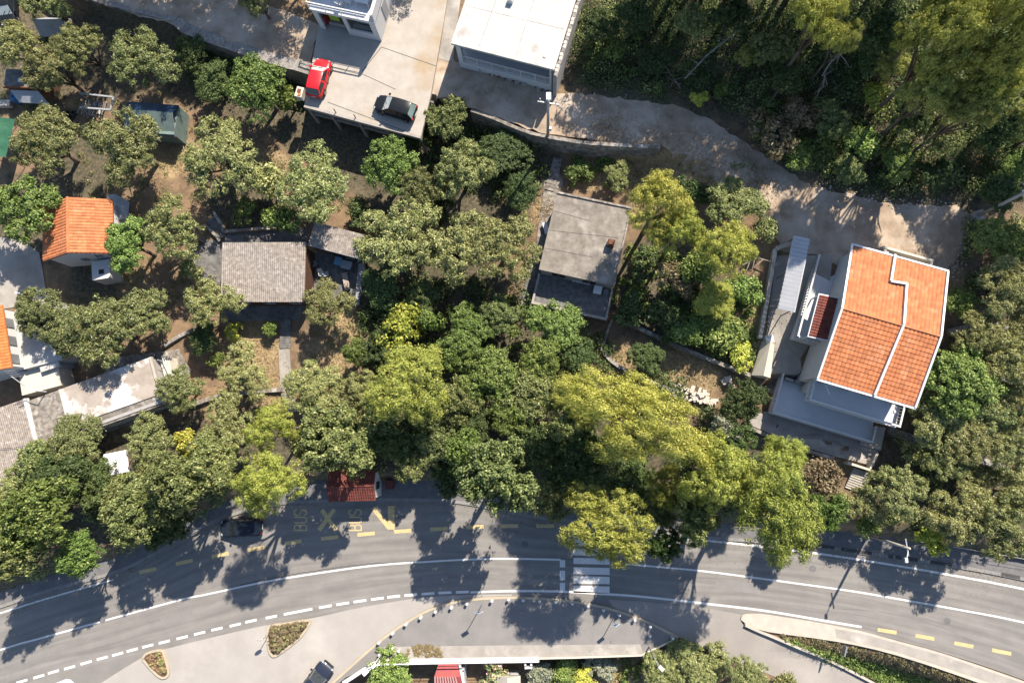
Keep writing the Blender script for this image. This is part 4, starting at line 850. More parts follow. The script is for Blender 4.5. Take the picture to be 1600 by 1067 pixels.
pl = thing('clothes_line', 'white pipe clothes line frame beside the corrugated house', 'clothes line', G(487, 470)); q0, q1 = G(488, 402, 0), G(486, 468, 0)
MB().tube([q0 + Vector((0, 0, 2.2)), q1 + Vector((0, 0, 2.2))], .06, 6).build('bar', 'white_metal', pl, True); [MB().tube([q - Vector((0, 0, .2)), q + Vector((0, 0, 2.2))], .04, 6).build('post', 'white_metal', pl, True) for q in (q0, q1)]
# ---------------------------------------------------------------- small tiled house on the left
gz = G(120, 380).z; zh = gz + 3.4; FL = Frame((69, 409), (178, 397), (60, 325), zh); lw, ll = FL.W, FL.L
tl = thing('tiled_house', 'small white house with orange tiled gable roof on the left', 'house', (FL.o.x, FL.o.y, 0), FL.rz)
lr = 1.7; um = FL.inv(P(107.5, 395, zh + lr))[0]
b = MB(); b.box(.3, lw - .3, .3, ll - .3, gz - 3, zh - .05); b.add([(.3, .3, zh - .05), (lw - .3, .3, zh - .05), (um, .3, zh + lr - .15), (.3, ll - .3, zh - .05), (lw - .3, ll - .3, zh - .05), (um, ll - .3, zh + lr - .15)], [(0, 1, 2), (3, 5, 4)]); b.build('wall', 'white_wall', tl)
b = MB(); b.add([(0, 0, zh - .06), (um, 0, zh + lr - .06), (lw, 0, zh - .06), (0, ll, zh - .06), (um, ll, zh + lr - .06), (lw, ll, zh - .06), (0, 0, zh + .06), (um, 0, zh + lr + .06), (lw, 0, zh + .06), (0, ll, zh + .06), (um, ll, zh + lr + .06), (lw, ll, zh + .06)],
    [(6, 7, 10, 9), (7, 8, 11, 10), (1, 0, 3, 4), (2, 1, 4, 5), (0, 1, 7, 6), (1, 2, 8, 7), (4, 3, 9, 10), (5, 4, 10, 11), (3, 0, 6, 9), (2, 5, 11, 8)]); rf = b.build('roof', 'tile', tl)
s1 = math.hypot(um, lr); s2 = math.hypot(lw - um, lr)
tag(link('roof_tiles', tiles((0, ll - .05, zh + .07), (0, -1, 0), (um / s1, 0, lr / s1), ll - .1, s1, .3, .36, 3), 'tile', rf), kind='stuff')
tag(link('roof_tiles', tiles((lw, .05, zh + .07), (0, 1, 0), (-(lw - um) / s2, 0, lr / s2), ll - .1, s2, .3, .36, 4), 'tile', rf), kind='stuff')
MB().tube([(um, 0, zh + lr + .12), (um, ll, zh + lr + .12)], .12, 6).build('ridge_cap', 'tile', rf)
window(tl, um - 1.0, um - .2, gz + 1.3, gz + 2.4, .3, -1); window(tl, um + .8, um + 1.6, gz + 2.0, gz + 2.9, .3, -1); window(tl, um + 2.1, um + 2.8, gz + 2.0, gz + 2.9, .3, -1)
MB().box(um - .2, um + 1.3, .0, .3, gz + .9, gz + 1.1).build('awning', 'dark', tl)
an = Frame((144, 438), (172, 434), (142, 418), gz + 1.9); ax = thing('utility_shed', 'little white shed with a hatch in front of the tiled house', 'shed', (an.o.x, an.o.y, 0), an.rz)
MB().box(0, an.W, 0, an.L + .6, gz - 1.5, gz + 1.9).build('body', 'white_wall', ax); MB().box(an.W * .4, an.W * .4 + .5, .5, .95, gz + 1.901, gz + 1.95).build('hatch', 'dark', ax)
lt = Frame((172, 344), (203, 338), (172, 305), gz + 2.3); ln = thing('lean_to', 'pale grey sheet lean-to behind the tiled house', 'lean-to', (lt.o.x, lt.o.y, 0), lt.rz)
b = MB(); b.add([(0, 0, gz + 2.2), (lt.W * .8, -.1, gz + 2.0), (lt.W, lt.L * .6, gz + 2.1), (lt.W * .4, lt.L, gz + 2.4), (0, lt.L, gz + 2.4), (lt.W * .45, lt.L * .5, gz + 2.5)], [(0, 1, 5), (1, 2, 5), (2, 3, 5), (3, 4, 5), (4, 0, 5)]); b.build('sheet', 'tarp_grey', ln)
for u, v in ((.2, .2), (lt.W * .75, .1), (lt.W * .4, lt.L - .25)): MB().box(u - .04, u + .04, v - .04, v + .04, gz - 1, gz + 2.0).build('post', 'wood', ln)
# ---------------------------------------------------------------- far left houses, long flat roof, second corrugated roof, canopy
gz = G(20, 530).z; zo = gz + 4.2
Fo = Frame((18.5, 573), (4, 478), (-60, 585), zo); ho = thing('orange_roof_house', 'white house at the left edge with steep orange roof', 'house', (Fo.o.x, Fo.o.y, 0), Fo.rz)
b = MB(); b.add([(-.1, 0, zo), (Fo.W + .1, 0, zo), (Fo.W + .1, Fo.L, zo + 2.2), (-.1, Fo.L, zo + 2.2), (-.1, 0, zo - .12), (Fo.W + .1, 0, zo - .12), (Fo.W + .1, Fo.L, zo + 2.08), (-.1, Fo.L, zo + 2.08)], [(0, 1, 2, 3), (7, 6, 5, 4), (4, 5, 1, 0), (5, 6, 2, 1), (6, 7, 3, 2), (7, 4, 0, 3)]); rf = b.build('roof', 'orange', ho)
so = math.hypot(Fo.L, 2.2); tag(link('roof_tiles', tiles((-.1, 0, zo + .02), (1, 0, 0), (0, Fo.L / so, 2.2 / so), Fo.W + .2, so, .3, .36, 7), 'orange', rf), kind='stuff')
MB().box(.2, Fo.W - .2, .3, Fo.L, gz - 2, zo - .13).build('wall', 'white_wall', ho)
MB().box(-.0, Fo.W, -3.6, .299, gz - 2, zo - 1.9).build('terrace', 'white_roof', ho)
for k in range(3): MB().box(.5 + k * 1.8, 1.4 + k * 1.8, .21, .299, zo - 1.4, zo - .4).build('shutter', 'metal_grey', ho)
MB().box(-2.3, -.01, -2.6, 1.4, gz - 2, zo - 2.6).build('lower_terrace', 'cream_wall', ho)
fb = Frame((58, 581), (87, 571), (46, 528), gz + 2.6); wr = thing('white_flat_roof', 'small white flat roof next to the orange-roofed house', 'roof', (fb.o.x, fb.o.y, 0), fb.rz)
MB().box(0, fb.W, 0, fb.L, gz + 1.9, gz + 2.1).build('slab', 'white_roof', wr); MB().box(.1, fb.W - .1, .1, fb.L - .1, gz - 2, gz + 1.9).build('wall', 'grey_render', wr)
gz = G(150, 640).z; zl = gz + 3.0; Fl = Frame((60, 700), (257, 630), (35, 629), zl)
lh = thing('long_flat_house', 'long low house with stained white and grey flat roof', 'house', (Fl.o.x, Fl.o.y, 0), Fl.rz)
MB().box(.2, Fl.W - .2, .2, Fl.L - .1, gz - 3, zl - .25).build('wall', 'grey_render', lh)
MB().box(3.4, Fl.W, 1.0, Fl.L, zl - .249, zl).build('roof', 'roof_slab', lh); MB().box(0, 3.39, 1.0, Fl.L, zl - .249, zl - .08).build('roof', 'concrete_old', lh)
b = MB(); b.add([(0, 0, zl - .4), (Fl.W, 0, zl - .4), (Fl.W, .99, zl - .1), (0, .99, zl - .1), (0, 0, zl - .5), (Fl.W, 0, zl - .5), (Fl.W, .99, zl - .25), (0, .99, zl - .25)], [(0, 1, 2, 3), (7, 6, 5, 4), (4, 5, 1, 0), (5, 6, 2, 1), (6, 7, 3, 2), (7, 4, 0, 3)]); b.build('eave', 'concrete_old', lh)
MB().box(Fl.W + .003, Fl.W + .9, 1.0, Fl.L - .2, gz - 2, zl - 1.3).build('side_porch', 'cream_wall', lh); MB().box(Fl.W - .2, Fl.W - .001, 1.02, Fl.L - .02, zl + .001, zl + .18).build('parapet', 'concrete_pale', lh)
MB().bar((3.4, 1.0, zl + .05), (3.4, Fl.L, zl + .05), .15, .1).build('kerb', 'white_roof', lh)
for k in range(4): window(lh, 4.5 + k * 2.2, 5.5 + k * 2.2, gz + 1, gz + 2.1, .2, -1)
def frame_pole(px0, h0, px1, h1, name, label, cat='pole', r=.04, arms=()):
    p = G(*px0); q = P(px1[0], px1[1], p.z + h1); t = thing(name, label, cat, p)
    return t, p
ae = thing('aerial_mast', 'bent white aerial mast on the corner of the long flat roof', 'mast', P(66, 610, zl)); p0 = P(72, 612, zl)
MB().tube([p0, p0 + Vector((0, 0, 1.5)), p0 + Vector((-.8, .4, 1.7)), p0 + Vector((-1.0, 1.2, 3.2))], .05, 6).build('mast', 'white_metal', ae, True); [MB().tube([p0 + Vector((-1.5, 1.2 + k * .15, 2.6 + k * .3)), p0 + Vector((-.5, 1.3 + k * .15, 2.6 + k * .3))], .02, 4).build('aerial_rod', 'galvanised', ae, True) for k in range(4)]
gf = thing('goal_posts', 'white pipe goal frame east of the long flat roof', 'frame', G(276, 560)); p0, p1 = G(271, 560), G(284, 590)
for p in (p0, p1): MB().tube([p - Vector((0, 0, .2)), p + Vector((0, 0, 2.2))], .04, 6).build('post', 'white_metal', gf, True)
MB().tube([p0 + Vector((0, 0, 2.2)), p1 + Vector((0, 0, 2.2))], .04, 6).build('crossbar', 'white_metal', gf, True); MB().tube([p0.lerp(p1, .3) + Vector((0, 0, 2.2)), P(246, 562, zl + .2)], .035, 6).build('stay', 'white_metal', gf, True)
gz = G(30, 700).z; zk = gz + 2.6; F2 = Frame((-25, 772), (72, 740), (-65, 665), zk)
k2 = thing('corrugated_shed', 'shed under pale corrugated roof at the left edge', 'shed', (F2.o.x, F2.o.y, 0), F2.rz)
link('roof_sheet', corrugated(F2.W, F2.L + .3, .2, .035, 6, lambda u, v: zk + .05 + .06 * v), 'fibre_cement', k2)
MB().box(.2, F2.W - .2, .2, F2.L, gz - 2, zk - .05).build('wall', 'grey_render', k2)
MB().bar((F2.W + .1, -.2, zk + .2), (F2.W + .1, F2.L + .3, zk + .6), .25, .5).build('verge_wall', 'white_wall', k2)
MB().tube([(0, F2.L * .6, zk + .5), (F2.W * .7, F2.L * .45, zk + .42), (F2.W, F2.L * .42, zk + .5)], .025, 5).build('cable', 'dark', k2)
gz = G(177, 724).z; Fg = Frame((164, 744), (199, 737), (157, 714), gz + 2.3); gb = thing('gazebo', 'white canvas gazebo among the olives', 'gazebo', (Fg.o.x, Fg.o.y, 0), Fg.rz); zg = gz + 2.2
gl = Fg.L + .2
MB().add([(0, 0, zg), (Fg.W, 0, zg), (Fg.W, gl, zg), (0, gl, zg), (Fg.W / 2, gl / 2, zg + .55), (0, 0, zg - .25), (Fg.W, 0, zg - .25), (Fg.W, gl, zg - .25), (0, gl, zg - .25)], [(0, 1, 4), (1, 2, 4), (2, 3, 4), (3, 0, 4), (5, 6, 1, 0), (6, 7, 2, 1), (7, 8, 3, 2), (8, 5, 0, 3)]).build('canopy', 'canvas', gb)
for u in (.05, Fg.W - .05):
    for v in (.05, gl - .05): MB().box(u - .03, u + .03, v - .03, v + .03, gz - 1, zg).build('leg', 'white_metal', gb)
# ---------------------------------------------------------------- sheds and clutter at the top left
gz = G(235, 185).z; zb = gz + 2.2; Fb = Frame((194, 206), (272, 212), (188, 158), zb); hb = thing('tarp_shed', 'long hut with dark blue tarpaulin and clear sheet roof', 'shed', (Fb.o.x, Fb.o.y, 0), Fb.rz)
MB().box(.1, Fb.W - .05, .1, Fb.L - .1, gz - 2, zb - .05).build('wall', 'sheet_green', hb)
r1 = .9; MB().add([(0, 0, zb - .3), (Fb.W, 0, zb - .3), (Fb.W, Fb.L * .62, zb + r1), (0, Fb.L * .62, zb + r1), (0, 0, zb - .35), (Fb.W, 0, zb - .35), (Fb.W, Fb.L * .62, zb + r1 - .06), (0, Fb.L * .62, zb + r1 - .06)], [(0, 1, 2, 3), (7, 6, 5, 4), (4, 5, 1, 0), (5, 6, 2, 1), (7, 4, 0, 3)]).build('roof_sheet', 'sheet_green', hb)
MB().add([(0, Fb.L * .625, zb + r1), (Fb.W, Fb.L * .625, zb + r1), (Fb.W, Fb.L, zb), (0, Fb.L, zb), (0, Fb.L * .625, zb + r1 - .05), (Fb.W, Fb.L * .625, zb + r1 - .05), (Fb.W, Fb.L, zb - .05), (0, Fb.L, zb - .05)], [(0, 1, 2, 3), (7, 6, 5, 4), (5, 6, 2, 1), (6, 7, 3, 2), (7, 4, 0, 3)]).build('tarpaulin', 'tarp_blue', hb)
for k in range(5): MB().bar((k * Fb.W / 4 * .98 + .05, 0, zb - .27), (k * Fb.W / 4 * .98 + .05, Fb.L * .62, zb + r1 + .02), .05, .05).build('batten', 'galvanised', hb)
gz = G(150, 160).z; pg = thing('pergola', 'grey metal pergola frame beside the tarpaulin hut', 'pergola', G(150, 160)); c = [P(124, 146, gz + 2.1), P(177, 152, gz + 2.1), P(173, 172, gz + 2.1), P(124, 168, gz + 2.1)]
for i in range(3): MB().bar(c[i], c[(i + 1)], .16, .12).build('beam', 'tarp_grey', pg, True)
for p in c: MB().tube([(p.x, p.y, gz - .5), p], .05, 6).build('post', 'tarp_grey', pg, True)
pp = thing('pipe_stack', 'jumble of grey pipes and poles under the pergola', 'pipes', G(150, 172)); rr = random.Random(2)
for k in range(26):
    a = G(132 + k * 1.5 + rr.uniform(-2, 2), 162 + rr.uniform(-3, 4)); e = G(130 + k * 1.4 + rr.uniform(-6, 6), 184 + rr.uniform(-4, 4)); h0 = rr.uniform(.05, .5)
    MB().tube([a + Vector((0, 0, h0)), e + Vector((0, 0, h0 + rr.uniform(-.02, .1)))], rr.uniform(.03, .06), 5).build('pipe', ('galvanised', 'tarp_grey', 'dead_wood')[k % 3], pp, True)
gz = G(70, 30).z; tt = Frame((46, 44), (97, 46), (52, 14), gz + 1.8); tn = thing('tarp_tent', 'grey tarpaulin tent shelter at the top left', 'shelter', (tt.o.x, tt.o.y, 0), tt.rz)
MB().add([(0, 0, gz + .2), (tt.W, 0, gz + .2), (tt.W * .95, tt.L * .5, gz + 1.9), (.1, tt.L * .45, gz + 1.8), (tt.W * .9, tt.L, gz + .3), (.3, tt.L, gz + .3)], [(0, 1, 2, 3), (3, 2, 4, 5), (1, 4, 2), (0, 3, 5)]).build('tarpaulin', 'tarp_grey', tn)
for u in (.15, tt.W - .2): MB().tube([(u, tt.L * .48, gz - .3), (u, tt.L * .48, gz + 1.85)], .04, 5).build('pole', 'wood', tn)
gz = G(25, 125).z; rs_ = Frame((5, 136), (62, 138), (8, 108), gz + 2.4); rh = thing('rusty_shed', 'shed with rust-red edged terrace roof at the left edge', 'shed', (rs_.o.x, rs_.o.y, 0), rs_.rz)
MB().box(.1, rs_.W - .1, .1, rs_.L, gz - 2, gz + 2.2).build('wall', 'brown', rh); MB().box(0, rs_.W, 0, rs_.L, gz + 2.201, gz + 2.4).build('roof', 'concrete_dark', rh); MB().bar((0, -.05, gz + 2.45), (rs_.W, -.05, gz + 2.45), .1, .3).build('edge_rail', 'rust', rh)
MB().lathe([(.25, 0), (.28, .05), (.1, .2), (.0, .2)], (rs_.W * .45, rs_.L * .4, gz + 2.4)).build('satellite_dish', 'white_metal', rh)
MB().add([(.6, -.2, gz + 2.2), (rs_.W - .3, -.2, gz + 2.2), (rs_.W + .6, -1.3, gz + 1.6), (1.2, -1.2, gz + 1.6), (.6, -.2, gz + 2.15), (rs_.W - .3, -.2, gz + 2.15), (rs_.W + .6, -1.3, gz + 1.55), (1.2, -1.2, gz + 1.55)], [(0, 1, 2, 3), (7, 6, 5, 4), (3, 2, 6, 7), (0, 3, 7, 4), (1, 5, 6, 2)]).build('sheet_awning', 'tarp_grey', rh)
br = thing('barrel', 'blue plastic barrel below the rusty shed', 'barrel', G(31, 158)); MB().lathe([(.4, 0), (.46, .2), (.48, .5), (.46, .85), (.38, 1.0), (.36, .98)], n=14).build('body', 'blue', br); MB().lathe([(.1, 1.0), (.1, 1.05)], n=10).build('cap', 'dark', br)
gz = G(5, 210).z; gn = Frame((-15, 243), (9, 246), (-13, 182), gz + 2.2); ns = thing('shade_net', 'green shade net stretched on a frame at the left edge', 'net', (gn.o.x, gn.o.y, 0), gn.rz)
nu, nv_ = 6, 12; V = [(i * gn.W / nu, j * gn.L / nv_, gz + 2.2 - .12 * math.sin(i / nu * math.pi) * abs(math.sin(j / nv_ * 3 * math.pi))) for j in range(nv_ + 1) for i in range(nu + 1)]
link('net', npmesh('net', V, [(j * (nu + 1) + i, j * (nu + 1) + i + 1, (j + 1) * (nu + 1) + i + 1, (j + 1) * (nu + 1) + i) for j in range(nv_) for i in range(nu)]), 'tarp_green', ns)
for u in (0, gn.W):
    for v in (0, gn.L): MB().tube([(u, v, gz - .5), (u, v, gz + 2.2)], .04, 5).build('post', 'wood', ns)
crate((10, 165), (1.6, .6, .5), 'concrete_pale', 'pale wooden trough at the left edge above the green net', 'trough', 'trough')
for k, q in enumerate(((108, 178), (116, 178), (112, 184))):
    t = thing('tyre', ('left of three tyres lying below the pergola', 'right of three tyres lying below the pergola', 'lowest of three tyres lying below the pergola')[k], 'tyre', G(*q), 0, 'old tyres'); MB().lathe([(.18, 0), (.33, .0), (.36, .1), (.33, .2), (.18, .2), (.18, 0)], n=14).build('rubber', 'dark', t)
# ---------------------------------------------------------------- bus shelter
Fp = Frame((513.5, 783), (588, 781), (512, 737), 2.7); bs = thing('bus_shelter', 'bus shelter with dark red tiled gable roof and white end wall', 'bus shelter', (Fp.o.x, Fp.o.y, .127), Fp.rz); pw_, pl_ = Fp.W, Fp.L
zz = 2.55; rr_ = .75
MB().box(pw_ - .35, pw_ - .1, .2, pl_ - .2, 0, zz).build('end_wall', 'white_wall', bs); MB().add([(pw_ - .35, .2, zz), (pw_ - .35, pl_ - .2, zz), (pw_ - .35, pl_ / 2, zz + rr_ - .1), (pw_ - .1, .2, zz), (pw_ - .1, pl_ - .2, zz), (pw_ - .1, pl_ / 2, zz + rr_ - .1)], [(0, 1, 2), (3, 5, 4), (0, 2, 5, 3), (1, 4, 5, 2)]).build('gable', 'white_wall', bs)
MB().box(.1, .35, .2, pl_ - .2, 0, zz).build('end_wall', 'white_wall', bs); MB().box(.351, pw_ - .351, pl_ - .4, pl_ - .2, 0, zz).build('back_wall', 'white_wall', bs)
MB().box(.6, pw_ - .6, pl_ - .85, pl_ - .42, .42, .48).build('bench', 'wood', bs)
MB().add([(0, 0, zz), (pw_ - .05, 0, zz), (pw_ - .05, pl_ / 2, zz + rr_), (0, pl_ / 2, zz + rr_), (pw_ - .05, pl_, zz), (0, pl_, zz), (0, 0, zz - .08), (pw_ - .05, 0, zz - .08), (pw_ - .05, pl_ / 2, zz + rr_ - .08), (0, pl_ / 2, zz + rr_ - .08), (pw_ - .05, pl_, zz - .08), (0, pl_, zz - .08)], [(0, 1, 2, 3), (3, 2, 4, 5), (7, 6, 9, 8), (8, 9, 11, 10), (6, 7, 1, 0), (4, 10, 11, 5), (7, 8, 2, 1), (8, 10, 4, 2), (9, 6, 0, 3), (11, 9, 3, 5)]).build('roof', 'tile_dark', bs)
s = math.hypot(pl_ / 2, rr_); tag(link('roof_tiles', tiles((0, 0, zz + .01), (1, 0, 0), (0, pl_ / 2 / s, rr_ / s), pw_ - .05, s, .23, .34, 8), 'tile_dark', bs), kind='stuff'); tag(link('roof_tiles', tiles((pw_ - .05, pl_, zz + .01), (-1, 0, 0), (0, -pl_ / 2 / s, rr_ / s), pw_ - .05, s, .23, .34, 9), 'tile_dark', bs), kind='stuff')
MB().tube([(0, pl_ / 2, zz + rr_ + .06), (pw_ - .05, pl_ / 2, zz + rr_ + .06)], .09, 6).build('ridge_cap', 'tile_dark', bs)
MB().box(pw_ - .1, pw_ - .06, pl_ * .35, pl_ * .6, 1.0, 2.2).build('timetable_board', 'dark', bs)
p = P(611, 756, .127); bn = thing('litter_bin', 'dark red bin on the pavement right of the bus shelter', 'bin', p); MB().cbox((0, 0, .45), (.7, .8, .9)).build('body', 'red_brown', bn); MB().cbox((0, 0, .93), (.76, .86, .06)).build('lid', 'red_brown', bn)
# ---------------------------------------------------------------- below the forecourt: railing, striped roof, little roofs
rl_ = thing('railing', 'white railing along the lower edge of the forecourt', 'railing', P(700, 1034, .1)); rp = [P(a, b, .1) for a, b in smooth_px([(536, 1067), (556, 1054), (580, 1038.5), (596, 1033.5), (640, 1032), (720, 1030.5), (842, 1028.5)], 4)]
wall_strip([(p.x, p.y) for p in rp], .36, -3.2, .16).build('coping', 'white_wall', rl_, True)
top = MB(); top.tube([p + Vector((0, 0, .95)) for p in rp], .06, 6).build('handrail', 'white_metal', rl_, True); MB().tube([p + Vector((0, 0, .55)) for p in rp], .03, 5).build('rail', 'white_metal', rl_, True)
acc = 0
for i, p in enumerate(rp):
    if i % 3 == 0: MB().tube([p, p + Vector((0, 0, .95))], .035, 5).build('post', 'white_metal', rl_, True)
ga = [P(a, b, .1) for a, b in [(842, 1028), (900, 1026.5), (1002, 1023), (1050, 1000)]]
tag(wall_strip([(p.x, p.y) for p in ga], .16, -3.2, .2).build('parapet_wall', 'cream_wall'), 'thin beige parapet at the right end of the forecourt', 'wall')
zgd = -2.8; Fs = Frame((678, 1085), (728, 1085), (690, 1036), zgd + 2.6); sr = thing('striped_roof', 'hut with red and white striped ribbed roof below the railing', 'hut', (Fs.o.x, Fs.o.y, 0), Fs.rz); z_ = zgd + 2.5
MB().box(.2, Fs.W - .2, .2, Fs.L - .6, zgd - .5, z_ - .1).build('wall', 'white_wall', sr); MB().add([(0, 0, z_), (Fs.W, 0, z_), (Fs.W * .85, Fs.L * .62, z_ + .5), (.1, Fs.L * .62, z_ + .5), (Fs.W * .78, Fs.L, z_ + .1), (.45, Fs.L, z_ + .1)], [(0, 1, 2, 3), (3, 2, 4, 5)]).build('roof', 'stripe_red', sr)
for k in range(9):
    x = .15 + k * (Fs.W - .5) / 9; MB().bar((x, 0, z_ + .05), (x * .85 + .05, Fs.L * .62, z_ + .55), .13, .06).build('rib', 'pale_red', sr)
MB().bar((Fs.W, 0, z_ + .05), (Fs.W * .82, Fs.L, z_ + .35), .22, .1).build('verge', 'white_metal', sr)
F3 = Frame((775, 1085), (812, 1085), (785, 1056), zgd + 2.4); s3_ = thing('garden_hut', 'small hut with pale roof at the bottom edge', 'hut', (F3.o.x, F3.o.y, 0), F3.rz); MB().box(.1, F3.W - .1, .1, F3.L - .2, zgd - .5, zgd + 2.2).build('wall', 'white_wall', s3_); MB().add([(-.1, 0, zgd + 2.2), (F3.W / 2, 0, zgd + 2.9), (F3.W + .1, 0, zgd + 2.2), (-.1, F3.L, zgd + 2.2), (F3.W / 2, F3.L, zgd + 2.9), (F3.W + .1, F3.L, zgd + 2.2)], [(0, 1, 4, 3), (1, 2, 5, 4), (0, 2, 1), (3, 4, 5)]).build('roof', 'concrete_pale', s3_)
Fc = Frame((820, 1045), (832, 1044), (819, 1032), zgd + 2.4); c3_ = thing('chimney_stack', 'square white chimney below the right end of the railing', 'chimney', (Fc.o.x, Fc.o.y, zgd), Fc.rz)
q = Fc.W
for bx in ((0, q, 0, .18), (0, q, q - .18, q), (0, .18, .181, q - .181), (q - .18, q, .181, q - .181)): MB().box(*bx, -.3, 2.4).build('side', 'white_wall', c3_)
MB().box(.181, q - .181, .181, q - .181, -.3, 1.6).build('flue', 'dark', c3_)
# ---------------------------------------------------------------- cars
def carpaint(name, c):
    m = M(name, c, tuple(v * .96 for v in c), 1, rough=.35, spec=.28 if max(c) > .1 else .12); m.node_tree.nodes['Principled BSDF'].inputs['Coat Weight'].default_value = .25 if max(c) > .1 else .08; m.node_tree.nodes['Principled BSDF'].inputs['Coat Roughness'].default_value = .06
carpaint('paint_red', (.50, .012, .018)); carpaint('paint_black', (.012, .014, .017)); carpaint('paint_navy', (.018, .024, .042)); carpaint('paint_dark', (.015, .02, .03))
M('car_glass', (.02, .028, .032), (.016, .022, .026), 1, rough=.05, spec=.35); M('car_glass_pale', (.42, .46, .46), (.30, .36, .36), 3, rough=.1, spec=.8); M('tyre', (.02, .02, .02), (.015, .015, .015), 5); M('rim', (.45, .45, .46), (.4, .4, .41), 5, rough=.3, metal=.8)
M('lamp_clear', (.34, .36, .38), (.26, .28, .3), 5, rough=.1); M('lamp_red', (.4, .01, .01), (.3, .008, .008), 5, rough=.15); M('bumper_black', (.03, .03, .03), (.025, .025, .025), 5)
def car(loc, rz, paint, label, Lc=4.1, Wc=1.78, Hc=1.48, sedan=False, screen='car_glass', rear='car_glass', roofc=None):
    t = thing('parked_car', label, 'car', loc, rz, 'parked cars'); k = Lc / 4.1; hw = Wc / 2
    st = [(-2.05, .70, .42, .72, .80), (-1.98, .84, .32, .86, .92), (-1.75, .93, .25, .93, .97), (-1.2, .99, .22, .95, .98), (-.4, 1.0, .2, .95, .98), (.5, 1.0, .2, .94, .98), (1.0, .99, .22, .90, .97),
          (1.45, .96, .25, .80, .87), (1.75, .90, .28, .72, .77), (1.93, .80, .30, .64, .68), (2.02, .66, .34, .56, .58), (2.05, .55, .38, .50, .50)]
    if sedan: st[1] = (-2.0, .84, .32, .80, .84)
    V = []; Fc_ = []
    for x, w, zl, zb, zc in st:
        w *= hw; x *= k
        V += [(x, -w * .88, zl), (x, -w, zl + .16), (x, -w * 1.0, (zl + zb) / 2 + .05), (x, -w * .95, zb), (x, -w * .72, zc - .01), (x, 0, zc), (x, w * .72, zc - .01), (x, w * .95, zb), (x, w, (zl + zb) / 2 + .05), (x, w, zl + .16), (x, w * .88, zl)]
    n = 11
    for i in range(len(st) - 1):
        for j in range(n - 1): Fc_.append((i * n + j, (i + 1) * n + j, (i + 1) * n + j + 1, i * n + j + 1))
        Fc_.append((i * n + n - 1, (i + 1) * n + n - 1, (i + 1) * n, i * n))
    Fc_ += [tuple(range(n)), tuple(range((len(st) - 1) * n, len(st) * n))[::-1]]
    body = MB().add(V, Fc_).build('body', paint, t, smooth=True); md = body.modifiers.new('sub', 'SUBSURF'); md.levels = md.render_levels = 1
    # cabin: base ring at the belt, roof ring
    x0b, x1b = (-1.55 if sedan else -1.96) * k, 1.02 * k; x0r, x1r = (-1.0 if sedan else -1.55) * k, .28 * k; wb_, wr_ = hw * .93, hw * .74; zb, zr = .92, Hc - .06
    B = lambda f, s: Vector((x0b + (x1b - x0b) * f, s * wb_ * (1 - .06 * abs(2 * f - 1)), zb)); T = lambda f, s: Vector((x0r + (x1r - x0r) * f, s * wr_ * (1 - .05 * abs(2 * f - 1)), zr))
    cab = MB(); fs = [0, .33, .66, 1]; vs = []
    for s in (-1, 1):
        vs += [B(f, s) for f in fs] + [T(f, s) for f in fs]
    cab.add(vs, [(0, 1, 5, 4), (1, 2, 6, 5), (2, 3, 7, 6), (9, 8, 12, 13), (10, 9, 13, 14), (11, 10, 14, 15), (3, 11, 15, 7), (8, 0, 4, 12)]); cab.build('pillars', paint, t)
    rv = [];
    for f, zz_ in ((-.02, -.02), (.06, .035), (.35, .06), (.7, .06), (.93, .035), (1.02, -.015)):
        for s, dz in ((-1.03, -.03), (-.8, .02), (0, .04), (.8, .02), (1.03, -.03)): q = T(min(max(f, 0), 1), 1); rv.append((x0r + (x1r - x0r) * f, q.y * s, zr + zz_ + dz - .0))
    MB().add(rv, [(i * 5 + j, (i + 1) * 5 + j, (i + 1) * 5 + j + 1, i * 5 + j + 1) for i in range(5) for j in range(4)]).build('roof', roofc or paint, t, smooth=True)
    def pane(name, q, mat, m=.07, out=.012):
        c = sum(q, Vector()) / 4; nrm = (q[1] - q[0]).cross(q[3] - q[0]).normalized()
        if nrm.dot(c - Vector((c.x * .6, 0, .8))) < 0: nrm = -nrm
        MB().add([c + (p - c) * (1 - m) + nrm * out for p in q], [(0, 1, 2, 3)]).build(name, mat, t)
    pane('windscreen', [B(1, -1), B(1, 1), T(1, 1), T(1, -1)], screen); pane('rear_window', [B(0, -1), B(0, 1), T(0, 1), T(0, -1)], rear, .12)
    for s in (-1, 1):
        pane('side_window', [B(.04, s), B(.47, s), T(.47, s), T(.04, s)], 'car_glass', .1); pane('side_window', [B(.52, s), B(.97, s), T(.97, s), T(.52, s)], 'car_glass', .1)
        MB().cbox((.82 * k, s * (hw + .1), 1.0), (.16, .22, .14), s * .2, .85).build('mirror', paint, t)
        MB().cbox((1.86 * k, s * hw * .66, .66), (.22, .30, .10), -s * .5, .7).build('headlight', 'lamp_clear', t); MB().cbox((-1.97 * k, s * hw * .72, .84), (.12, .26, .22), s * .25, .8).build('tail_light', 'lamp_red', t)
        for xw in (1.28 * k, -1.28 * k):
            w = MB().tube([(xw, s * (hw - .2), .31), (xw, s * (hw + .005), .31)], .31, 16).build('tyre', 'tyre', t); MB().tube([(xw, s * (hw - .1), .31), (xw, s * (hw + .012), .31)], .2, 12).build('rim', 'rim', w)
    for s in (-.3, .3): MB().bar((1.0 * k, s * hw, .965), (.72 * k, s * hw + .35, 1.16), .03, .03).build('wiper', 'bumper_black', t)
    for s in (-1, 1):
        for xx in (.55, -.35, -1.1): MB().box(xx * k - .008, xx * k + .008, s * hw * .985 - .012, s * hw * .985 + .012, .35, .9).build('shut_line', 'bumper_black', t)
    MB().cbox((2.02 * k, 0, .42), (.1, 1.1, .16), 0, .95).build('grille', 'bumper_black', t); MB().cbox((-2.05 * k, 0, .62), (.03, .5, .11)).build('number_plate', 'white_metal', t)
    return t
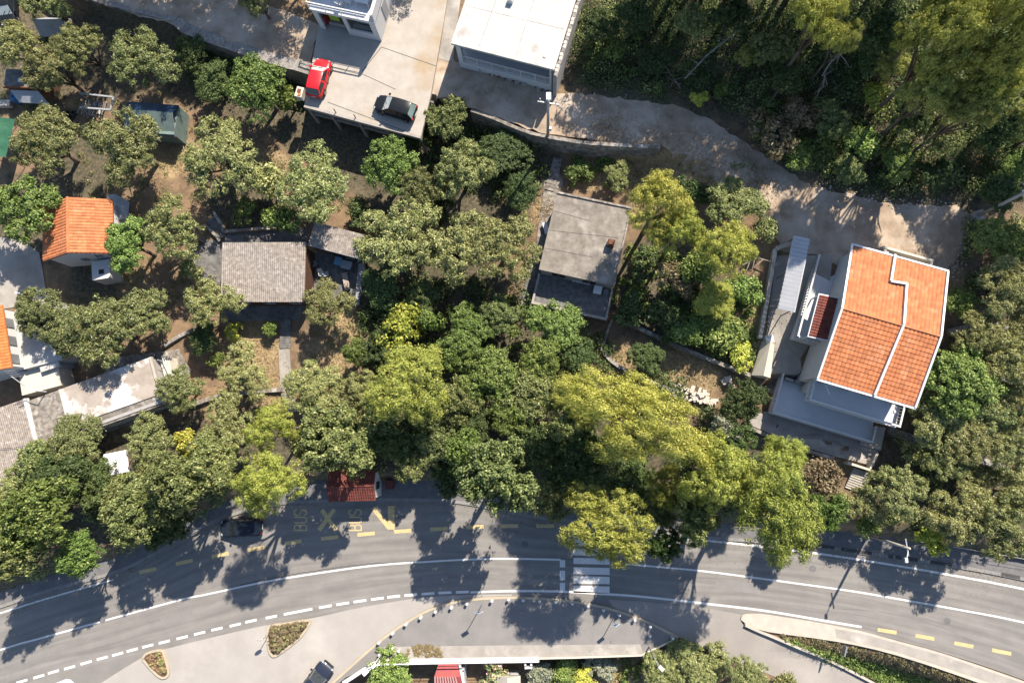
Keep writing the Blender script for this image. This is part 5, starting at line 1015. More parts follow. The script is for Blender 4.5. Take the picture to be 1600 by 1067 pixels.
def heading(p, q): d = Vector(q) - Vector(p); return math.atan2(d.y, d.x)
a0, a1 = P(493, 157, ZD), P(510, 97, ZD); car((a0 + a1) / 2 , heading(a0, a1), 'paint_red', 'red hatchback parked on the concrete deck', 4.0, 1.75, 1.5, screen='car_glass_pale')
a0, a1 = P(654, 184, ZD), P(586, 163, ZD); car((a0 + a1) / 2, heading(a0, a1), 'paint_black', 'black hatchback parked near the deck edge', 4.2, 1.78, 1.52, screen='car_glass_pale', rear='sheet_green')
a0, a1 = P(349, 824, 0), P(414, 821, 0); car((a0 + a1) / 2 + Vector((0, 0, .0)), heading(a1, a0), 'paint_dark', 'dark car under the pine at the left end of the bus bay', 4.3, 1.78, 1.46)
a0, a1 = P(478, 1084, .006), P(512, 1040, .006); car((a0 + a1) / 2, heading(a0, a1), 'paint_navy', 'navy blue car at the bottom edge of the parking apron', 4.3, 1.78, 1.46, True, screen='car_glass')
p = G(20, 18); car(p, -1.45, 'paint_black', 'black car parked at the top left corner beside the tarpaulin tent', 4.1, 1.75, 1.5, screen='car_glass_pale')
# ---------------------------------------------------------------- bollards
bpx = [(593, 1002.5), (614, 988), (635, 974), (658, 963.5), (681, 954.4), (705.6, 948), (730, 942), (768.6, 937.5), (794.7, 935.6), (817.7, 936), (843, 937.5), (868, 939), (894, 941), (918, 945), (942.4, 951), (967, 959), (991, 967), (1015, 977), (1014.5, 991), (1050, 995), (615, 1011), (624, 1015), (594, 1021)]
ords = ['first', 'second', 'third', 'fourth', 'fifth', 'sixth', 'seventh', 'eighth', 'ninth', 'tenth', 'eleventh', 'twelfth', 'thirteenth', 'fourteenth', 'fifteenth', 'sixteenth', 'seventeenth', 'eighteenth']
sph = MB().lathe([(.09, 0), (.09, .28), (.07, .30), (.11, .34), (.14, .41), (.15, .46), (.13, .54), (.08, .59), (.02, .61)], n=12).mesh('bollard', True); bse = MB().lathe([(.2, 0), (.2, .03), (.16, .05)], n=12).mesh('base_plate')
for i, q in enumerate(bpx):
    lb = {18: 'lone white bollard nearest the lower right olive on the forecourt', 19: 'white bollard at the right tip of the forecourt kerb', 20: 'left of the two white bollards by the straw patch', 21: 'right of the two white bollards by the straw patch', 22: 'white bollard beside the lamp post at the railing'}.get(i) or f'{ords[i]} white bollard from the left along the curved forecourt kerb'
    t = thing('bollard', lb, 'bollard', P(*q, .10), 0, 'white bollards on the forecourt'); link('post', sph, 'white_wall', t); link('base_plate', bse, 'grey_render', t)
# ---------------------------------------------------------------- poles, lamps, signs, wires
def lamp_head(par, p, d, sz=.5, world=True, drop=0):
    d = Vector(d).normalized(); ang = math.atan2(d.y, d.x)
    h = MB().cbox((p.x, p.y, p.z), (sz, sz * .6, .14), ang, .85).build('lamp_head', 'white_metal', par, world); MB().cbox((p.x, p.y, p.z - .09), (sz * .7, sz * .4, .04), ang).build('diffuser', 'lamp_clear', h, world)
def pole(base_px, h, r0, r1, mat, label, name='utility_pole', cat='pole', base_z=None, lean=(0, 0)):
    p = G(*base_px) if base_z is None else P(*base_px, base_z); t = thing(name, label, cat, p); tp = p + Vector((lean[0], lean[1], h))
    MB().tube([p - Vector((0, 0, .3)), tp], [r0, r1], 10).build('shaft', mat, t, True, smooth=True); return t, p, tp
pa, pb0, pA = pole((856, 213), 7.3, .16, .11, 'concrete_pale', 'concrete lamp post beside the dirt road below the white house', base_z=6.9)
lamp_head(pa, pA + Vector((.02, .35, -.1)), (0, 1, 0), .75); MB().bar(pA + Vector((-.9, .1, -.5)), pA + Vector((.9, -.25, -.5)), .1, .1).build('cross_arm', 'galvanised', pa, True); MB().cbox(pb0 + Vector((.2, 0, 1.6)), (.25, .25, .5)).build('meter_box', 'white_metal', pa, True)
for x in (-.7, 0, .7): MB().lathe([(.03, 0), (.06, .05), (.06, .15), (.02, .2)], pA + Vector((x, .1 - x * .19, -.45)), 8).build('insulator', 'white_metal', pa, True)
pb_, q_, pB = pole((1527, 338), 7.2, .17, .12, 'concrete_pale', 'tall concrete utility pole at the right end of the dirt road'); MB().cbox(q_ + Vector((0, 0, .15)), (.9, .9, .5), .3).build('footing', 'concrete_pale', pb_, True); lamp_head(pb_, pB + Vector((.3, .15, -1.0)), (1, .4, 0), .8)
MB().bar(pB + Vector((-.5, .7, -.4)), pB + Vector((.5, -.7, -.4)), .1, .1).build('cross_arm', 'galvanised', pb_, True)
pc_, q_, pC = pole((1356, 836), 7.6, .16, .11, 'concrete_pale', 'street lamp pole above the pavement at the lower right', base_z=.3)
MB().bar(pC + Vector((-.05, .75, -.5)), pC + Vector((.1, -.7, -.5)), .09, .09).build('cross_arm', 'galvanised', pc_, True); MB().tube([pC + Vector((0, 0, -.2)), pC + Vector((-.35, -.75, .1))], .04, 6).build('lamp_arm', 'galvanised', pc_, True); lamp_head(pc_, pC + Vector((-.4, -.95, .1)), (0, -1, 0), .42)
t, q_, tp = pole((1014, 1010), 4.5, .06, .05, 'galvanised', 'small lamp post above the olive at the forecourt end', 'lamp_post', 'lamp', .1); MB().tube([tp - Vector((0, 0, .1)), tp + Vector((.3, -.35, .15))], .035, 6).build('lamp_arm', 'galvanised', t, True); lamp_head(t, tp + Vector((.38, -.45, .15)), (1, -1, 0), .55)
t, q_, tp = pole((596, 1022), 4.2, .07, .05, 'white_metal', 'white lamp post standing at the forecourt railing', 'lamp_post', 'lamp', .1); MB().tube([tp - Vector((0, 0, .1)), tp + Vector((-.3, -.2, .1))], .035, 6).build('lamp_arm', 'white_metal', t, True); lamp_head(t, tp + Vector((-.45, -.3, .1)), (-1, -1, 0), .6); lamp_head(t, tp + Vector((.3, .3, .1)), (1, 1, 0), .5)
t, q_, tp = pole((66, 468), 3.4, .06, .05, 'white_metal', 'short white post at the edge of the concrete yard', 'post', 'post'); MB().cbox(tp + Vector((0, 0, .06)), (.22, .22, .14)).build('cap', 'white_metal', t, True)
def sign(base, h, mat, label, shape, rz):
    p = P(*base, .1) if shape != 'disc' else P(*base, .12); t = thing('road_sign', label, 'sign', p); MB().tube([p, p + Vector((0, 0, h))], .035, 6).build('post', 'galvanised', t, True)
    c = p + Vector((0, 0, h - .1)); d = Vector((math.cos(rz), math.sin(rz), 0)); n = Vector((-d.y, d.x, 0)); s = .42
    if shape == 'square': pts = [d * s - n * .0, Vector((0, 0, s)), -d * s, Vector((0, 0, -s))]
    else: pts = [d * (.33 * math.cos(a)) + Vector((0, 0, .33 * math.sin(a))) for a in [k * math.pi / 8 for k in range(16)]]
    vs = [c + q + n * .05 for q in pts] + [c + q + n * .07 for q in pts]; k = len(pts)
    MB().add(vs, [tuple(range(k)), tuple(range(2 * k - 1, k - 1, -1))] + [(i, (i + 1) % k, k + (i + 1) % k, k + i) for i in range(k)]).build('plate', mat, t, True)
    MB().add([c + q * .8 + n * .073 for q in pts], [tuple(range(k))]).build('face', 'blue' if shape == 'square' else 'white_metal', t, True)
sign((754, 942.5), 3.6, 'white_metal', 'diamond road sign on the left half of the forecourt', 'square', .15)
sign((958, 966), 2.6, 'white_metal', 'road sign post on the right half of the forecourt', 'square', .3)
sign((421, 990), 2.2, 'galvanised', 'round road sign at the west tip of the larger planted island', 'disc', .2)
t = thing('sign_board', 'small grey sign board standing in the hedge slope', 'sign', G(1308, 1008)); p = G(1308, 1008); MB().tube([p - Vector((0, 0, .3)), p + Vector((0, 0, 1.8))], .04, 6).build('post', 'galvanised', t, True); MB().cbox(p + Vector((0, 0, 1.6)), (.12, .9, .6), -.3).build('plate', 'metal_grey', t, True)
def wire(name, a, b, sag, label, r=.009):
    pts = [a.lerp(b, t) - Vector((0, 0, sag * 4 * t * (1 - t))) for t in [k / 14 for k in range(15)]]; tag(MB().tube(pts, r, 4).build(name, 'dark'), label, 'wire')
wire('overhead_wire', pA + Vector((.7, -.1, -.3)), pB + Vector((-.4, .6, -.3)), 1.6, 'overhead wire from the lamp post to the tall pole on the right')
wire('overhead_wire', pA + Vector((-.7, .2, -.3)), P(700, 60, ZR + .2), .5, 'overhead wire from the lamp post to the white house')
wire('overhead_wire', pB + Vector((.4, -.6, -.3)), P(1720, 300, 16), .4, 'overhead wire leaving the tall pole to the right')
wire('overhead_wire', pC + Vector((.1, -.6, -.35)), P(1700, 905, 9), .9, 'overhead wire leaving the street lamp along the right pavement')
wire('overhead_wire', pC + Vector((0, .6, -.35)), P(980, 790, 7.6), 1.0, 'overhead wire from the street lamp into the pines')
wire('service_wire', P(350, 388, zc + .5) if False else G(344, 392) + Vector((0, 0, 2.6)), G(318, 380) + Vector((0, 0, 3.0)), .1, 'thin pale cable at the corner of the corrugated house', .03)
wire('service_wire', G(470, 470) + Vector((0, 0, 3)), G(552, 605) + Vector((0, 0, 3)), .5, 'thin cable over the straw garden east of the path', .014)
fn = thing('wire_fence', 'wire fence on thin posts behind the pavement at the right', 'fence', P(1560, 868, .1)); fp = [P(a, b, .13) for a, b in [(1478, 851), (1520, 858), (1568, 866), (1620, 876), (1700, 892)]]
for p in fp: MB().tube([p - Vector((0, 0, .2)), p + Vector((0, 0, 1.3))], .035, 5).build('post', 'galvanised', fn, True)
for hh in (.5, .9, 1.25):
    for p, q in zip(fp[:-1], fp[1:]): MB().tube([p + Vector((0, 0, hh)), q + Vector((0, 0, hh))], .015, 4).build('strand', 'galvanised', fn, True)
# ---------------------------------------------------------------- person on the pavement
M('skin', (.42, .25, .17), (.38, .22, .15), 5, rough=.6); M('shirt', (.62, .66, .74), (.55, .6, .7), 4); M('trousers', (.02, .02, .024), (.016, .016, .02), 4); M('hair', (.035, .022, .015), (.025, .016, .011), 8)
def person(loc, rz, label):
    t = thing('person', label, 'person', loc, rz)
    def skin(name, vs, es, mat, root, sub=2):
        me = bpy.data.meshes.new(name); me.from_pydata([v[:3] for v in vs], es, []); o = link(name, me, mat, t); o.modifiers.new('skin', 'SKIN'); md = o.modifiers.new('sub', 'SUBSURF'); md.levels = md.render_levels = sub
        for i, v in enumerate(vs): me.skin_vertices[0].data[i].radius = (v[3], v[4] if len(v) > 4 else v[3])
        me.skin_vertices[0].data[root].use_root = True; return o
    # body, mid-stride, x forward
    body = skin('body', [(0, 0, .95, .13, .16), (.0, 0, 1.12, .115, .15), (.01, 0, 1.35, .12, .18), (.02, 0, 1.48, .06, .07), (.05, 0, 1.58, .075, .075), (.05, 0, 1.70, .085, .08),
        (0, .19, 1.40, .055), (-.10, .25, 1.14, .042), (.0, .27, .90, .032), (.03, .27, .82, .04, .018), (0, -.19, 1.40, .055), (.12, -.25, 1.15, .042), (.30, -.24, 1.0, .032), (.37, -.23, .97, .04, .018),
        (.02, .10, .86, .09), (.20, .10, .50, .062), (.24, .10, .10, .045), (.38, .11, .05, .04, .03), (-.02, -.10, .86, .09), (-.05, -.10, .48, .062), (-.34, -.10, .15, .045), (-.24, -.11, .05, .04, .03)],
        [(0, 1), (1, 2), (2, 3), (3, 4), (4, 5), (2, 6), (6, 7), (7, 8), (8, 9), (2, 10), (10, 11), (11, 12), (12, 13), (0, 14), (14, 15), (15, 16), (16, 17), (0, 18), (18, 19), (19, 20), (20, 21)], 'skin', 0)
    skin('shirt', [(0, 0, .98, .14, .175), (0, 0, 1.14, .13, .165), (.01, 0, 1.37, .135, .19), (.015, 0, 1.45, .08, .10), (0, .2, 1.40, .07), (-.06, .235, 1.24, .062), (0, -.2, 1.40, .07), (.07, -.235, 1.25, .062)], [(0, 1), (1, 2), (2, 3), (2, 4), (4, 5), (2, 6), (6, 7)], 'shirt', 0)
    skin('trousers', [(0, 0, .99, .14, .17), (.02, .10, .86, .105), (.20, .10, .50, .078), (.24, .10, .16, .065), (-.02, -.10, .86, .105), (-.05, -.10, .48, .078), (-.31, -.10, .2, .065)], [(0, 1), (1, 2), (2, 3), (0, 4), (4, 5), (5, 6)], 'trousers', 0)
    skin('hair', [(.02, 0, 1.74, .085, .085), (-.02, 0, 1.66, .075, .085), (-.03, 0, 1.58, .05, .06)], [(0, 1), (1, 2)], 'hair', 0)
    for s in (-1, 1):
        MB().lathe([(.004, -.01), (.011, 0), (.004, .01)], (.128, s * .032, 1.655), 6).build('eye', 'dark', t); MB().cbox((.05, s * .085, 1.64), (.04, .02, .06)).build('ear', 'skin', t); MB().cbox(((.34 if s > 0 else -.24), s * .105, .05), (.27, .1, .09), 0, .8).build('shoe', 'dark', t)
        hx, hy, hz = (.06, .27, .78) if s > 0 else (.42, -.23, .95)
        for f in range(5): MB().tube([(hx - .02, hy + (f - 2) * .012, hz), (hx + .04, hy + (f - 2) * .016, hz - .04), (hx + .05, hy + (f - 2) * .016, hz - .08)], .008, 5).build('finger', 'skin', body)
    MB().cbox((.142, 0, 1.63), (.03, .025, .05), 0, .6).build('nose', 'skin', t); MB().cbox((.13, 0, 1.59), (.01, .05, .012)).build('mouth', 'lamp_red', t)
person(P(709, 772, .127), math.pi + .15, 'person in pale shirt and black trousers walking on the pavement')
# ---------------------------------------------------------------- foliage
LEAF('leaf_olive', (.085, .10, .036), (.19, .20, .07), (.34, .335, .17)); LEAF('leaf_pine', (.075, .09, .016), (.215, .225, .045), (.31, .30, .08)); LEAF('leaf_bright', (.055, .088, .02), (.135, .185, .045), (.24, .27, .09))
LEAF('leaf_dark', (.035, .062, .018), (.085, .125, .038), (.16, .19, .08)); LEAF('leaf_yellow', (.15, .19, .028), (.34, .34, .06), (.45, .40, .10)); LEAF('leaf_grey', (.058, .078, .026), (.148, .172, .058), (.27, .275, .12))
LEAF('leaf_dry', (.14, .115, .055), (.26, .215, .115), (.36, .30, .18), .2); LEAF('leaf_pink', (.10, .14, .05), (.22, .24, .11), (.62, .30, .32)); LEAF('straw', (.24, .17, .085), (.40, .30, .155), (.50, .40, .23), .2); LEAF('leaf_pale', (.20, .22, .13), (.36, .37, .26), (.5, .5, .38))
LEAF('leaf_pine_dull', (.07, .085, .02), (.19, .19, .05), (.27, .25, .08))
def leaves(C, D, ln, wd, rng, flop=.7):
    """diamond leaves: C centres, D outward directions"""
    n = len(C); ln = ln * rng.uniform(.65, 1.3, (n, 1)); wd = wd * rng.uniform(.7, 1.25, (n, 1))
    nr = D / (np.linalg.norm(D, axis=1, keepdims=True) + 1e-9) + rng.normal(0, flop * .55, (n, 3)); nr /= np.linalg.norm(nr, axis=1, keepdims=True) + 1e-9
    t = np.cross(nr, rng.normal(0, 1, (n, 3))); t /= np.linalg.norm(t, axis=1, keepdims=True) + 1e-9
    b = np.cross(nr, t)
    V = np.stack([C - t * ln / 2, C + b * wd / 2 - t * ln * .05, C + t * ln / 2, C - b * wd / 2 - t * ln * .05], 1).reshape(-1, 3)
    return V, np.arange(4 * n).reshape(n, 4)
def crown_mesh(kind, R, Hh, n, seed):
    rng = np.random.default_rng(seed)
    cfg = {'olive': (11, .37, 26, .115, .22, .075, .42), 'pine': (15, .34, 28, .115, .21, .056, .34), 'broad': (11, .40, 28, .125, .20, .13, .46), 'bush': (6, .5, 10, .26, .22, .12, .5)}[kind]
    nl, lr, nc, cr, ln, wd, flat_ = cfg; C = []; D = []
    cz = Hh * (.62 if kind != 'bush' else .5); vz = Hh - cz
    lob = []; ax = rng.uniform(.82, 1.18); nl = nl + int(rng.integers(-2, 4))
    for i in range(nl):
        a = 2 * math.pi * (i * .618 + rng.uniform(-.08, .08)); q = math.sqrt((i + .35) / nl) * (1 - lr * .80) * rng.uniform(.82, 1.12)
        z = cz + (vz * (1 - lr * .55) * (1 - q ** 2 * 1.15)) * rng.uniform(.6, 1.05) - vz * .15
        lob.append((np.array([q * R * math.cos(a) * ax, q * R * math.sin(a) / ax, z]), R * lr * rng.uniform(.72, 1.15)))
    per = n // (nl * nc) + 1
    for c, r in lob:
        for k in range(nc):
            d = rng.normal(0, 1, 3); d[2] = abs(d[2]) * .9 + (.0 if rng.random() < .75 else -.6); d /= np.linalg.norm(d)
            cc = c + d * r * rng.uniform(.55, 1.02) * np.array([1, 1, flat_ + .35]); rr = R * cr * rng.uniform(.6, 1.25)
            m = max(3, int(per * rng.uniform(.5, 1.5))); dd = rng.normal(0, 1, (m, 3)); dd /= np.linalg.norm(dd, axis=1, keepdims=True); dd[:, 2] = np.where(dd[:, 2] < -.3, -dd[:, 2], dd[:, 2])
            C.append(cc + dd * rr * rng.uniform(.35, 1.05, (m, 1)) * np.array([1, 1, .75])); D.append(dd * .8 + d * .5)
    C = np.concatenate(C); D = np.concatenate(D); C[:, 2] = np.maximum(C[:, 2], .15)
    return npmesh(kind + '_crown', *leaves(C, D, ln, wd, rng, .9 if kind != 'pine' else .55))
def trunk_mesh(kind, R, Hh, seed):
    rr = random.Random(seed); b = MB(); r0 = .04 * R + .09; cz = Hh * .55; base = Vector((0, 0, -.4)); fork = Vector((rr.uniform(-.1, .1), rr.uniform(-.1, .1), Hh * (.22 if kind == 'olive' else .38)))
    b.tube([base, Vector((0, 0, .15)), fork], [r0 * 1.5, r0 * 1.1, r0 * .85], 7)
    for k in range(6):
        a = k * 1.05 + rr.uniform(-.3, .3); q = R * rr.uniform(.35, .7); e = Vector((math.cos(a) * q, math.sin(a) * q, Hh * rr.uniform(.62, .85))); m = fork.lerp(e, .5) + Vector((rr.uniform(-.2, .2), rr.uniform(-.2, .2), .15 * R * .4))
        b.tube([fork, m, e], [r0 * .6, r0 * .4, r0 * .12], 5)
        e2 = m + Vector((rr.uniform(-1, 1), rr.uniform(-1, 1), .7)) * R * .28; b.tube([m, e2], [r0 * .3, r0 * .08], 4)
    return b.mesh('trunk', True)
POOL = {}
for kind, R, Hh, n, cnt in (('olive', 3.3, 4.6, 19000, 8), ('pine', 4.0, 8.5, 33000, 5), ('pinebig', 6.6, 9.5, 70000, 2), ('broad', 3.2, 5.2, 18000, 7), ('bush', 1.5, 1.9, 2600, 4)):
    POOL[kind] = (R, Hh, [(crown_mesh('pine' if kind == 'pinebig' else kind, R, Hh, n, 100 + k * 7 + len(kind)), trunk_mesh(kind, R, Hh, k + 3)) for k in range(cnt)])
KIND = {'O': ('olive', 'leaf_olive', 'olive_tree', 'olive trees on the slope'), 'P': ('pine', 'leaf_pine', 'pine_tree', 'pines with yellow-green crowns'), 'Q': ('pinebig', 'leaf_pine', 'pine_tree', 'pines with yellow-green crowns'), 'R': ('pine', 'leaf_pine_dull', 'pine_tree', 'pines of the upper wood'),
        'B': ('broad', 'leaf_bright', 'broadleaf_tree', 'bright green trees'), 'D': ('broad', 'leaf_dark', 'broadleaf_tree', 'dark green trees'), 'G': ('broad', 'leaf_grey', 'broadleaf_tree', 'grey-green trees'), 'Y': ('bush', 'leaf_yellow', 'shrub', 'shrubs between the trees'),
        'b': ('bush', 'leaf_bright', 'shrub', 'shrubs between the trees'), 'd': ('bush', 'leaf_dark', 'shrub', 'shrubs between the trees'), 'o': ('bush', 'leaf_olive', 'shrub', 'shrubs between the trees'), 's': ('bush', 'leaf_dry', 'shrub', 'shrubs between the trees'), 'k': ('bush', 'leaf_pink', 'shrub', 'shrubs between the trees'), 'p': ('bush', 'leaf_pale', 'shrub', 'shrubs between the trees')}
cnt_ = {}
def tree(px, py, rp, h_, kd, label):
    pool, mat, name, grp = KIND[kd]; Rn, Hn, var = POOL[pool]; i = cnt_.get(pool, 0); cnt_[pool] = i + 1
    h_ = h_ * (1.22 if pool == 'olive' and py < 640 else 1.0)
    z = 3.0
    for _ in range(30): p = P(px, py, z + h_ * .68); z += .5 * (H(p.x, p.y) - z)
    p = P(px, py, z + h_ * .68); p.z = H(p.x, p.y); sc = (CAMZ - p.z - h_ * .7) / 66.7 / 16.0
    gf = 1.12 if pool == 'olive' else 1.1 if 'pine' in pool else 1.03
    rx, ry, ang = rp if isinstance(rp, tuple) else (rp, rp, None); rnd = random.Random(px * 31 + py)
    t = thing(name, label, 'shrub' if pool == 'bush' else 'tree', p, 0, grp); t.rotation_euler = (0, 0, rad(ang) if ang is not None else rnd.uniform(0, 6.28)); t.scale = (rx * sc / Rn * gf, ry * sc / Rn * gf, h_ / Hn)
    cm, tm = var[i % len(var)]
    c = bpy.data.objects.new('crown', cm); COL.objects.link(c); c.parent = t
    if not cm.materials: cm.materials.append(MATS[mat])
    c.material_slots[0].link = 'OBJECT'; c.material_slots[0].material = MATS[mat]
    k = bpy.data.objects.new('trunk', tm); COL.objects.link(k); k.parent = t
    if not tm.materials: tm.materials.append(MATS['bark'])
